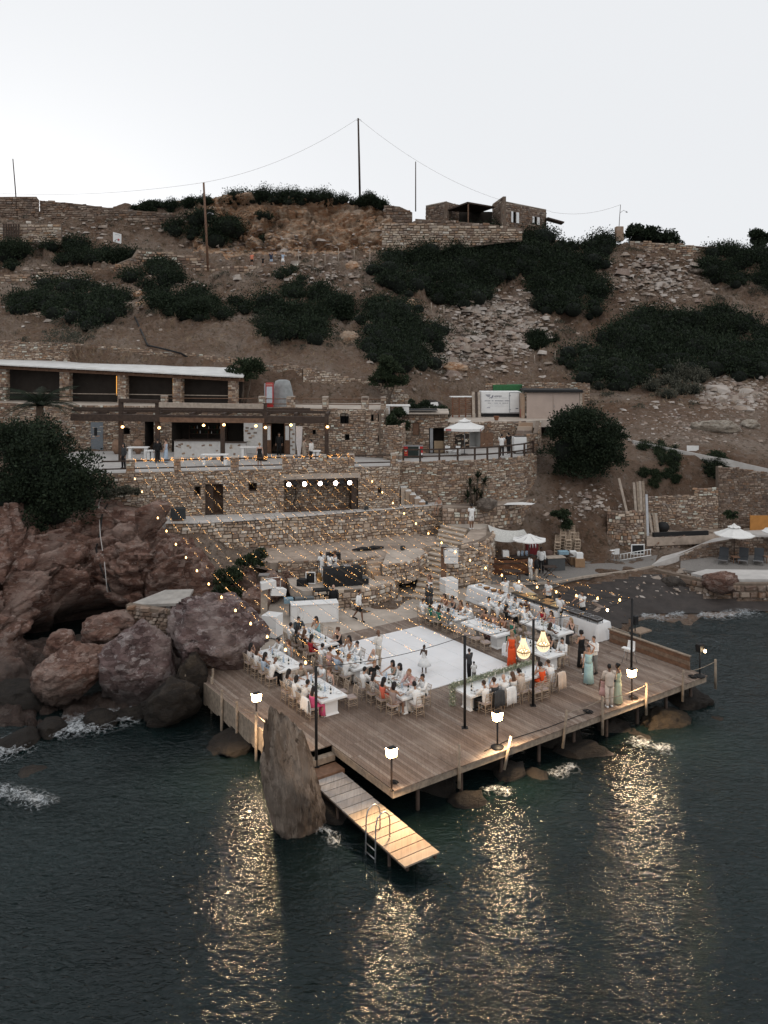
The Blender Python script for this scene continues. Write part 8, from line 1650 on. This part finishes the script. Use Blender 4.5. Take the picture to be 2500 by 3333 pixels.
# ================================================================== truck yard
tk=thing('truck_box','white refrigerated truck box lettered HERMES parked as a store','truck box',V((X(1631,77.2),77.2,10.2)),.0);Lx=3.62;part('box_body',MB().bbox((0,.9,1.32),(Lx,1.8,2.0),.03),WHITE,tk);part('under_frame',MB().box((0,.8,.16),(Lx-.3,1.4,.3)),BLACK,tk);part('box_seam',MB().box((0,-.012,.36),(Lx,.02,.05)),METAL,tk)
part('door',MB().bbox((1.22,-.012,1.32),(.86,.03,1.78),.005),WHITE,tk)
for(x,z,w_,h_)in((.78,1.32,.05,1.86),(1.66,1.32,.05,1.86),(1.22,2.23,.9,.05),(1.22,.41,.9,.05)):part('door_seal',MB().box((x,-.02,z),(w_,.03,h_)),METAL,tk)
for z in(.68,1.95):part('hinge',MB().box((.8,-.045,z),(.16,.03,.07)),METAL,tk)
part('cooling_unit',MB().bbox((2.02,.7,2.0),(.42,.9,.42),.06),WHITE,tk);GINK=simple('grey_lettering',(.16,.16,.2),.7);GINK2=simple('pale_lettering',(.42,.42,.46),.7)
def text(body,p,size,mat,parent,shear=.35,ext=.004):
 cu=bpy.data.curves.new('lettering','FONT');cu.body=body;cu.size=size;cu.shear=shear;cu.extrude=ext;o=bpy.data.objects.new('t',cu);C.objects.link(o);me=bpy.data.meshes.new_from_object(o.evaluated_get(bpy.context.evaluated_depsgraph_get()));bpy.data.objects.remove(o)
 me.materials.clear();me.materials.append(mat);me.transform(Matrix.Translation(p)@Matrix.Rotation(R(90),4,'X'));me.name='lettering';return obj('lettering',me,parent)
text('HERMES',(-.68,-.02,1.83),.2,GINK,tk)
for(x0,x1,z,h_)in((-1.42,-.95,2.0,.05),(-1.36,-.98,1.92,.045),(-1.26,-1.0,1.84,.04)):part('logo_bar',MB().hexa([(x0,-.016,z),(x1-.04,-.016,z),(x1-.04,0,z),(x0,0,z)],[(x0+.02,-.016,z+h_),(x1,-.016,z+h_),(x1,0,z+h_),(x0+.02,0,z+h_)]),GINK,tk)
for x in(-1.12,-.92):part('logo_bar',MB().hexa([(x,-.016,1.7),(x+.11,-.016,1.7),(x+.11,0,1.7),(x,0,1.7)],[(x+.12,-.016,1.98 if x>-1 else 1.8),(x+.23,-.016,1.98 if x>-1 else 1.8),(x+.23,0,1.98 if x>-1 else 1.8),(x+.12,0,1.98 if x>-1 else 1.8)]),GINK,tk)
rg=random.Random(8)
for(x0,x1,z,h_,m_)in((-.7,.7,1.74,.035,GINK2),(-1.5,.72,1.48,.075,GINK),(-1.2,.62,1.27,.055,GINK),(-.9,.2,1.12,.02,GINK2),(-1.2,.65,1.0,.02,GINK2)):
 q=MB();x=x0
 while x<x1:
  w_=rg.uniform(.02,.05);q.box((x+w_/2,-.014,z),(w_,.008,h_*rg.uniform(.7,1)));x+=w_+(.015 if rg.random()<.85 else .12)
 part('small_print',q,m_,tk,kind='stuff')
part('badge',MB().box((-1.15,-.014,.86),(.3,.008,.09)),GINK2,tk);part('badge',MB().box((1.45,-.03,.78),(.24,.008,.09)),GINK,tk)
t=thing('gas_bottle','red gas bottle between the truck box and the garage door','gas bottle',V((X(1701,76.4),76.4,10.21)));part('cylinder',MB().lathe([(.2,0),(.22,.05),(.22,.75),(.12,.92),(.08,.95)],12),REDP,t);part('valve',MB().lathe([(.05,.95),(.05,1.05),(.02,1.1)],6),METAL,t)
t=thing('flower_pot','terracotta pot on the wall in front of the truck box','flower pot',V((X(1616,73.0),73.0,10.25)));part('pot',MB().lathe([(.16,0),(.24,.34),(.26,.36),(.2,.36),(.18,.3)],10),TERRA,t)
gd=thing('green_skip','green metal container behind the truck box','container',V((X(1655,81),81.5,12.1)));part('container_body',MB().bbox((0,0,.45),(3.0,1.4,.9),.05),simple('green_enamel',(.03,.13,.045),.5,.2),gd);part('container_rim',MB().box((0,-.74,.05),(3.1,.1,.12)),METAL,gd)
gr_=thing('garage','garage with wide pinkish plywood double doors and flat roof','garage',V((X(1800,75.5),75.5,10.2)),-.05);GX=4.7
for s in(-1,1):part('door',MB().bbox((s*GX/4,0,1.15),(GX/2-.03,.08,2.3),.01),simple('pink_plywood',(.45,.36,.31),.8,.1,.8,.1,20,dirt=(.38,.3,.26)),gr_)
part('door_handle',MB().box((.1,-.06,1.1),(.04,.05,.2)),METAL,gr_);part('roof_slab',MB().bbox((0,1.5,2.45),(GX+.5,3.6,.22),.02),BLACK,gr_);part('door_post',MB().box((GX/2+.12,0,1.2),(.22,.2,2.6)),PALEWOOD,gr_);[part('side_wall',MB().box((s*(GX/2+.3),1.6,1.1),(.3,3.0,2.2)),STONE,gr_)for s in(-1,1)]
build_wall([(X(1700,80.5),80.5,11.5,13.25),(X(1920,79.5),79.5,11.5,13.1)],label='stone wall standing above the garage roof',seed=73,singles=120,group='dry stone retaining walls');build_wall([(X(1580,81),81,10.2,13.1),(X(1650,81),81,10.2,13.1)],label='short stone wall behind the truck box',seed=74,singles=60,group='dry stone retaining walls')
pp=thing('pallet_stack','reddish brown pallets and crates stacked by the truck box','pallets',V((X(1502,77.5),77.5,10.2)),.1)
for k in range(3):
 for j in range(3):part('slat',MB().box((0,-.5+.0*j,.25+.55*k+.16*j),(2.0,.06,.1)),MIDWOOD,pp)
for x in(-.9,-.3,.3,.9):part('upright',MB().box((x,-.45,.9),(.12,.1,1.8)),simple('red_brown_wood',(.2,.075,.04),.7,.3),pp)
part('white_cover',MB().bbox((0,0,1.85),(2.1,1.1,.06),.02),WHITEWASH,pp)
for k,u in enumerate((1540,1551,1558)):o=obj('leaning_board',MB().hexa([(-.12,-.5,0),(.12,-.5,0),(.12,-.45,0),(-.12,-.45,0)],[(-.1,.1,2.3),(.14,.1,2.3),(.14,.15,2.3),(-.1,.15,2.3)]).mesh('leaning_board',PALEWOOD if k!=1 else DARKWOOD),None,V((X(u,77),77,10.21)));tag(o,'board leaning beside the truck box, %s from the pallets'%WD_[k],'board','boards beside the truck box')
q=MB();q.ell((0,0,.45),(1.25,.8,.75),12,8);o=obj('tunnel_mouth',q.mesh('tunnel_mouth',DARKSHADE),None,V((X(1400,77.2),77.2,10.6)));tag(o,'dark cave mouth in the earth bank by the pallets','cave');q=MB();q.add([(-.45,0,.5),(.35,0,.55),(.42,-.1,.3),(.3,-.2,-.05),(-.4,-.18,-.1)],[(0,4,3,2,1)]);o=obj('hung_cloth',q.mesh('hung_cloth',WHITEWASH),None,V((X(1412,76.0),76.0,11.1)));tag(o,'white cloth hanging at the dark cave mouth','cloth')
# ================================================================== beach and beach bar
def drape(nm,poly,mat,off,step=22,kind='structure'):
 us_=[p[0]for p in poly];vs_=[p[1]for p in poly];pts={};V_=[];F_=[]
 def ins(u,v):
  c=False;j=len(poly)-1
  for i in range(len(poly)):
   if(poly[i][1]>v)!=(poly[j][1]>v)and u<(poly[j][0]-poly[i][0])*(v-poly[i][1])/(poly[j][1]-poly[i][1])+poly[i][0]:c=not c
   j=i
  return c
 g=lambda a,b:pts.get((a,b))
 for a in range(int(min(us_)/step)-1,int(max(us_)/step)+2):
  for b in range(int(min(vs_)/8)-1,int(max(vs_)/8)+2):
   if ins(a*step,b*8):
    h=hit(a*step,b*8)
    if h is not None:pts[(a,b)]=len(V_);V_.append((h.x,h.y,h.z+off))
 for(a,b)in list(pts):
  k=[g(a,b),g(a,b+1),g(a+1,b+1),g(a+1,b)]
  if None not in k:F_.append(k)
 if F_:o=obj(nm,np_mesh(nm,V_,F_,mat));o['kind']=kind
WET=NT('dark_wet_sand');p_=WET.pos();WETM=WET.done(WET.mix(WET.ramp(WET.noise(p_,1.2,6,.7),[(.35,(0,0,0)),(.7,(1,1,1))]),(.02,.0155,.0135),(.05,.039,.034)),.7,WET.bump(WET.noise(p_,9,4),.5,.03),0,.35)
GRAV=NT('grey_gravel');p_=GRAV.pos();v_=GRAV.new('ShaderNodeTexVoronoi');v_.inputs['Scale'].default_value=14;GRAV.l(p_,v_.inputs['Vector']);GRAVM=GRAV.done(GRAV.mix(GRAV.noise(p_,1.5,5,.7),(.17,.157,.145),GRAV.mix(v_.outputs['Distance'],(.34,.315,.29),(.17,.153,.14))),.9,GRAV.bump(v_.outputs['Distance'],.7,.04))
drape('wet_sand',[(1770,2060),(1800,1925),(2130,1862),(2230,1900),(2320,1950),(2520,1955),(2520,1995),(2100,2005),(1990,2070)],WETM,.06)
slab('gravel_beach',[(X(1600,54.2),54.2),(X(1800,54.4),54.4),(X(1900,55.8),55.8),(X(2060,57.4),57.4),(X(2128,58.6),58.6),(X(2140,61.8),61.8),(X(2050,60.6),60.6),(X(1880,60.3),60.3),(X(1700,59.6),59.6),(X(1600,58.2),58.2)],1.33,.5,GRAVM)
cu_=thing('kerb_board','pale timber kerb between the gravel and the dark sand','kerb',V((X(1800,54.3),54.3,1.3)))
kp=[V((X(u,d),d,1.36))for u,d in((1640,54.0),(1800,54.25),(1900,55.65),(2060,57.25),(2128,58.4))];[beam('board',a,b,.14,.14,PALEWOOD,cu_)for a,b in zip(kp,kp[1:])]
slab('lounger_terrace',[(X(2215,57.6),57.6),(X(2280,57),57),(X(2600,56.6),56.6),(X(2600,61.8),61.8),(X(2400,61.6),61.6),(X(2215,60.2),60.2)],1.36,.5,GRAVM);slab('lounger_path',[(X(2250,56.6),56.6),(X(2330,55.1),55.1),(X(2600,55.0),55.0),(X(2600,57.3),57.3),(X(2300,57.6),57.6)],1.38,.5,PALECONC)
rp_=MB();rpts=[(2122,58.7,2155,61.0,1.4),(2200,59.9,2235,62.0,1.66),(2300,61.4,2330,63.6,2.2),(2400,62.0,2420,64.6,2.5),(2600,62.2,2600,65.2,2.6)]
for a,b in zip(rpts,rpts[1:]):rp_.hexa([(X(a[0],a[1]),a[1],a[4]-.4),(X(b[0],b[1]),b[1],b[4]-.4),(X(b[2],b[3]),b[3],b[4]-.4),(X(a[2],a[3]),a[3],a[4]-.4)],[(X(a[0],a[1]),a[1],a[4]),(X(b[0],b[1]),b[1],b[4]),(X(b[2],b[3]),b[3],b[4]),(X(a[2],a[3]),a[3],a[4])])
struct('beach_path',rp_.mesh('beach_path',PALECONC));slab('path_bed',[(X(2105,62.4),62.4),(X(2330,63.4),63.4),(X(2600,64.6),64.6),(X(2600,66.6),66.6),(X(2105,66),66)],2.42,.6,SAND)
o=obj('dark_beam',MB().box((0,0,.15),(4.4,.25,.3),.16).mesh('dark_beam',BLACK),None,V((X(2215,63.2),63.2,2.43)));tag(o,'long black beam lying along the crumbling low wall','beam')
for k,(u,ln,h,m_)in enumerate(((2060,-.9,4.6,PALEWOOD),(2074,-.1,4.3,PALEWOOD),(2082,0,4.35,POSTW),(2090,0,4.4,PALEWOOD),(2098,.05,4.4,POSTW),(2106,.12,3.4,METAL),(2112,-.5,2.4,DARKWOOD),(2124,-.1,2.0,PALEWOOD),(2134,0,2.0,POSTW),(2142,0,1.9,PALEWOOD))):o=obj('leaning_plank',MB().hexa([(-.09,-.3,0),(.09,-.3,0),(.09,-.24,0),(-.09,-.24,0)],[(ln-.09,.5,h),(ln+.09,.5,h),(ln+.09,.56,h),(ln-.09,.56,h)]).mesh('leaning_plank',m_),None,V((X(u,63.4),63.4,2.0)));tag(o,'long plank leaning on the rubble wall, %s from the beach bar'%WD_[k],'plank','planks leaning on the rubble wall')
o=obj('rubbish_bag',MB().ell((0,0,.35),(.5,.4,.42),10,7).mesh('rubbish_bag',BLACK),None,V((X(2158,64.6),64.6,2.43)));tag(o,'black rubbish bag against the stone wall by the planks','bag')
o=obj('orange_board',MB().bbox((0,0,.6),(2.4,.1,1.15),.01).mesh('orange_board',simple('orange_plywood',(.42,.19,.05),.7,.15,2)),None,V((X(2492,64.8),64.8,2.45)));tag(o,'orange wooden board leaning against the high dark wall','board')
def lounger(u,d,rz,lab):t=thing('sun_lounger',lab,'sun lounger',V((X(u,d),d,1.37)),rz,'dark sun loungers');m_=simple('charcoal_mesh',(.035,.038,.042),.7);part('lounger_seat',MB().bbox((0,-.3,.33),(.62,1.25,.06),.02),m_,t);part('backrest',MB().hexa([(-.31,.33,.3),(.31,.33,.3),(.31,.36,.36),(-.31,.36,.36)],[(-.31,.85,.82),(.31,.85,.82),(.31,.8,.88),(-.31,.8,.88)]),m_,t);[part('leg',MB().tube([(sx*.28,y,.32),(sx*.28,y,0)],.018,4),METAL,t)for sx in(-1,1)for y in(-.8,.3)];part('end_bar',MB().box((0,-.94,.33),(.66,.04,.05)),METAL,t)
for k,u in enumerate((2355,2420,2470)):lounger(u,59.6-.1*k,-.45,'charcoal sun lounger by the low dark wall, %s from the beach bar'%WD_[k])
for k,u in enumerate((2393,2500)):t=thing('side_table','small wooden side table between the sun loungers, %s'%('nearer the parasol pole' if k==0 else 'by the picture edge'),'side table',V((X(u,59.4),59.4,1.37)),0,'lounger side tables');part('tabletop',MB().bbox((0,0,.42),(.5,.5,.05),.01),MIDWOOD,t);[part('leg',MB().box((sx*.2,sy*.2,.2),(.05,.05,.4)),MIDWOOD,t)for sx in(-1,1)for sy in(-1,1)]
ldr=thing('white_ladder','white metal ladder lying on its side against the rock','ladder',V((X(2070,60.0),60.0,1.35)),.05)
for z in(0,.42):part('rail',MB().tube([(-1.15,0,.05+z),(1.15,.12,.36+z)],.03,5),WHITE,ldr)
for k in range(10):f=k/9;part('rung',MB().tube([(-1.1+2.2*f,.12*f,.06+.31*f),(-1.1+2.2*f,.12*f,.47+.31*f)],.022,5),WHITE,ldr)
t=thing('chalkboard','blank chalkboard in a white frame behind the ladder','chalkboard',V((X(2076,60.5),60.5,1.5)),.05);part('board',MB().box((0,0,.55),(.86,.04,.62)),BLACK,t);[part('frame_bar',MB().box((x,-.01,z),(w_,.06,h_)),WHITE,t)for(x,z,w_,h_)in((0,.88,.96,.06),(0,.22,.96,.06),(-.45,.55,.06,.6),(.45,.55,.06,.6))]
bb=thing('boat_bar','old wooden boat hull used as the beach bar','boat bar',V((X(1665,56.6),56.6,1.33)),.12);vs=[];fs=[]
for i in range(13):
 f=i/12;x=-1.6+3.2*f;w_=.55*math.sin(math.pi*(.18+.75*f))**.6
 for(yy,z)in((-w_*1.05,1.05),(-w_,.7),(-w_*.85,.35),(-w_*.6,.02),(w_*.6,.02),(w_,1.05)):vs.append((x,yy,z+.08*(2*f-1)**2))
for i in range(12):
 for j in range(5):fs.append((i*6+j,i*6+j+1,i*6+j+7,i*6+j+6))
part('hull',MB().add(vs,fs),simple('red_brown_hull',(.17,.075,.04),.6,.35,3,.2,20),bb);part('counter_top',MB().bbox((0,0,1.14),(3.3,.9,.06),.02),DARKWOOD,bb);part('rubbing_strake',MB().box((0,-.6,.85),(3.0,.05,.07)),DARKWOOD,bb)
part('cash_box',MB().bbox((-.4,.05,1.36),(.42,.34,.42),.02),WHITE,bb);[part('jar',MB().lathe([(.1,0),(.1,.3),(.06,.34)],8,(x,.05,1.17)),BLUEG if k else WHITE,bb)for k,x in enumerate((.5,.75,1.05))]
vs=[];fs=[]
for i in range(9):
 for j in range(7):a,b=i/8,j/6;vs.append((-1.25+2.5*a,-.9+1.8*b,.9-.75*math.sin(math.pi*a)**.8*.6*(.5+.5*math.sin(math.pi*b))+.35*(1-a)*b-.3*(1-b)*(1-a*.4)))
for i in range(8):
 for j in range(6):fs.append((i*7+j,(i+1)*7+j,(i+1)*7+j+1,i*7+j+1))
cn=thing('shade_cloth','sagging pale lace shade cloth beside the bastion','shade cloth',V((X(1655,57.3),57.3,3.05)),.05);part('cloth',MB().add(vs,fs,0,True),simple('pale_lace',(.5,.49,.46),.9,.25,14),cn)
for(x,y)in((1.25,-.7),(1.2,.85)):part('pole_shaft',MB().tube([(x,y,.6),(x,y,-1.7)],.03,5),PALEWOOD,cn)
cb2=thing('red_cabinet','dark red cabinet with bottles under the bar parasol','cabinet',V((X(1731,58.5),58.5,1.33)),.05);part('cabinet_body',MB().bbox((0,0,1.0),(.8,.5,2.0),.02),simple('dark_red_paint',(.16,.02,.025),.5),cb2);[part('shelf_bottle',MB().lathe([(.04,0),(.04,.2),(.015,.28)],6,(x,-.28,1.35)),WHITE,cb2)for x in(-.2,0,.2)]
t=thing('dark_counter','dark grey counter beside the beach bar parasol','counter',V((X(1806,57.6),57.6,1.33)),.2);part('counter_body',MB().bbox((0,0,.42),(1.25,.6,.84),.02),simple('anthracite_panel',(.075,.078,.08),.6),t);part('counter_top',MB().bbox((0,0,.88),(1.35,.7,.05),.01),PALEWOOD,t)
q=MB();q.lathe([(.3,0),(.33,.5),(.3,1.0),(.2,1.1)],12);o=obj('oil_drum',q.mesh('oil_drum',simple('rusty_brown',(.1,.06,.045),.7,.3)),None,V((X(1785,58.6),58.6,1.33)));tag(o,'dark rusty barrel behind the dark counter','barrel')
t=thing('folding_table','small folding table with crossed legs on the gravel','table',V((X(1790,55.8),55.8,1.34)),.1);part('tabletop',MB().bbox((0,0,.68),(.85,.6,.04),.01),DARKWOOD,t);[part('leg',MB().tube([(sx*.35,y,0),(-sx*.35,y,.66)],.025,4),DARKWOOD,t)for sx in(-1,1)for y in(-.25,.25)]
t=thing('dark_table','low dark table in front of the boat bar','table',V((X(1664,54.6),54.6,1.34)),.1);part('tabletop',MB().bbox((0,0,.7),(1.2,.7,.05),.01),DARKWOOD,t);[part('leg',MB().box((sx*.5,sy*.28,.34),(.06,.06,.68)),DARKWOOD,t)for sx in(-1,1)for sy in(-1,1)]
for k,(u,d,s_,m_,lab)in enumerate(((1870,59,.55,simple('cardboard',(.3,.19,.11),.85),'brown cardboard box under the white canister'),(1886,58.4,.6,MATS['cardboard']if 'cardboard' in MATS else None,'wide cardboard box beside the beach counter'),(1886,58.4,.42,WHITE,'white box on top of the wide cardboard box'),(1865,59,.4,WHITE,'white canister on top of the brown box'))):z=1.34+(.56 if k>1 else 0);o=obj('storage_box',MB().bbox((0,0,s_/2),(s_*1.1,s_*.8,s_),.02).mesh('storage_box',m_ or MATS['cardboard']),None,V((X(u,d),d,z)));tag(o,lab,'box','boxes at the beach bar')
ct_=thing('crate_table','wooden table with blue crates beside the stacked chairs','table',V((X(1838,58.6),58.6,1.33)),.1);part('tabletop',MB().bbox((0,0,.8),(1.1,.6,.05),.01),DARKWOOD,ct_);part('blue_crate',MB().bbox((-.1,0,.95),(.7,.4,.24),.03),simple('crate_blue',(.22,.33,.4),.6),ct_);[part('leg',MB().tube([(sx*.45,y,0),(-sx*.2,y,.78)],.03,4),DARKWOOD,ct_)for sx in(-1,1)for y in(-.2,.2)]
sn=0
for k,(u,d,nn,z0)in enumerate(((1812,60.2,5,1.34),(1828,60.6,7,1.34),(1846,60.0,6,1.34),(1858,60.6,8,1.34),(1874,60.2,6,1.34))):
 for j in range(nn):chair(V((X(u,d)+.03*j,d+.03*j,z0+.2*j)),2.9+.08*k,'spare wooden chair in the %s stack by the beach bar, %s from the ground'%(WD_[k],WD_[j]),'spare chairs stacked by the beach bar',False)
def pipe(lab,pts,r=.05,mat=None,name='pipe'):c=pts[0];q=MB();q.tube([p-c for p in pts],r,5);o=obj(name,q.mesh(name,mat or BLACK),None,c);tag(o,lab,'pipe','pipes on the slopes')
def hp_(u,v,off=.12):h=hit(u,v)or P(u,v,60);return h+V((0,-off,off))
pipe('black pipe snaking down the earth bank behind the loggia',[hp_(440,1035),hp_(460,1080),hp_(482,1128)]+[P(u,v,76.4)for u,v in((540,1137),(590,1150),(640,1180))],.09)
pipe('black pipe running down the red cliff',[hp_(u,v)for u,v in((352,1645),(335,1680),(328,1740),(315,1790),(330,1850),(350,1900),(362,1930))],.05);pipe('white hose hanging down the red cliff to the boulders',[hp_(u,v,.2)for u,v in((345,1590),(325,1650),(330,1750),(345,1850),(352,1930),(375,1975))],.025,PALECONC,'hose')
t=thing('fallen_slab','tilted grey concrete slab resting over the cave behind the purple boulder','slab',P(530,1945,44.2)-V((0,0,.25)),0);part('slab_top',MB().hexa([(-1.7,-.6,-.1),(1.3,-.5,-.02),(1.25,1.6,.12),(-.3,1.6,.08)],[(-1.7,-.6,.04),(1.3,-.5,.12),(1.25,1.6,.24),(-.3,1.6,.2)]),simple('grey_slab',(.33,.31,.285),.9,.2,2),t);[part('slab_post',MB().box((x,-.4,-.5),(.2,.2,.9)),METAL,t)for x in(.4,1.1)]
build_wall([(P(410,1960,43)[0],43,2.0,3.35),(P(545,1985,42.4)[0],42.4,1.2,3.2)],label='rough rubble wall between the cliff and the purple boulder',seed=75,mat=STONE_DARK,sh=(.16,.34),proud=.14,singles=80,group='dry stone retaining walls')
t=thing('old_gate','weathered board gate at the corner of the deck by the boulder','gate',W(-2.0,13.2,.8),DROT+1.2);[part('slat',MB().box((-.45+.22*k,0,.45),(.19,.04,1.0)),POSTW,t)for k in range(5)]
for(u,v,d,w_,h_,lab)in((2255,1458,70.5,.95,.5,'blank white board standing on the path edge above the planks'),(2315,1455,70.8,.4,.12,'small white arrow sign beside the blank board')):o=obj('path_board',MB().box((0,0,h_/2),(w_,.05,h_)).mesh('path_board',WHITEWASH),None,P(u,v+12,d),None,-.15);tag(o,lab,'sign','signs on the path edge')
ke=MB();kp=[hp_(u,v,.15)for u,v in((2058,1440),(2110,1450),(2200,1470),(2300,1490),(2360,1500),(2440,1520),(2510,1535))]
for a,b in zip(kp,kp[1:]):ke.hexa([a+V((0,-.25,-.5)),b+V((0,-.25,-.5)),b+V((0,.35,-.5)),a+V((0,.35,-.5))],[a+V((0,-.25,.05)),b+V((0,-.25,.05)),b+V((0,.35,.05)),a+V((0,.35,.05))])
struct('path_edge',ke.mesh('path_edge',PALECONC));q=MB();q.add([(-1.2,-.3,0),(-.3,-.5,.05),(.8,-.4,.02),(1.2,.1,.04),(.3,.4,.08),(-.8,.3,.05)],[(0,1,2,3,4,5)]);o=obj('white_sheet',q.mesh('white_sheet',WHITEWASH),None,V((X(1690,61.2),61.2,5.15)));tag(o,'crumpled white sheet on the soil beside the yucca','sheet')
for(u,v,d,r,sd,lb)in((885,1905,50.6,(.9,.8,1.0),91,'rusty rock behind the white loudspeakers'),(935,1880,52.2,(.8,.6,.7),92,'rusty rock at the end of the low wall behind the stage'),(835,1960,48.6,(.8,.7,.9),93,'dark red rock below the green creeper'),(790,1900,51.5,(1.0,.8,.9),94,'rusty rock under the hanging creeper')):boulder(lb,P(u,v,d),r,ROCK_RED,sd,(0,0,sd*.3),4,'rocks behind the plaza')
t=thing('sea_ledge','small wooden ledge lit by a lamp beyond the parapet','ledge',V((X(2085,45.2),45.2,1.2)),DROT);part('board',MB().bbox((0,0,.1),(1.0,.7,.08),.01),PIER,t);part('post',MB().box((-.3,-.2,-.9),(.1,.1,1.9)),POSTW,t);part('lamp_box',MB().bbox((-.45,0,.75),(.25,.25,.45),.02),BLACK,t);part('lamp_stem',MB().tube([(-.45,0,.1),(-.45,0,.55)],.03,5),BLACK,t)
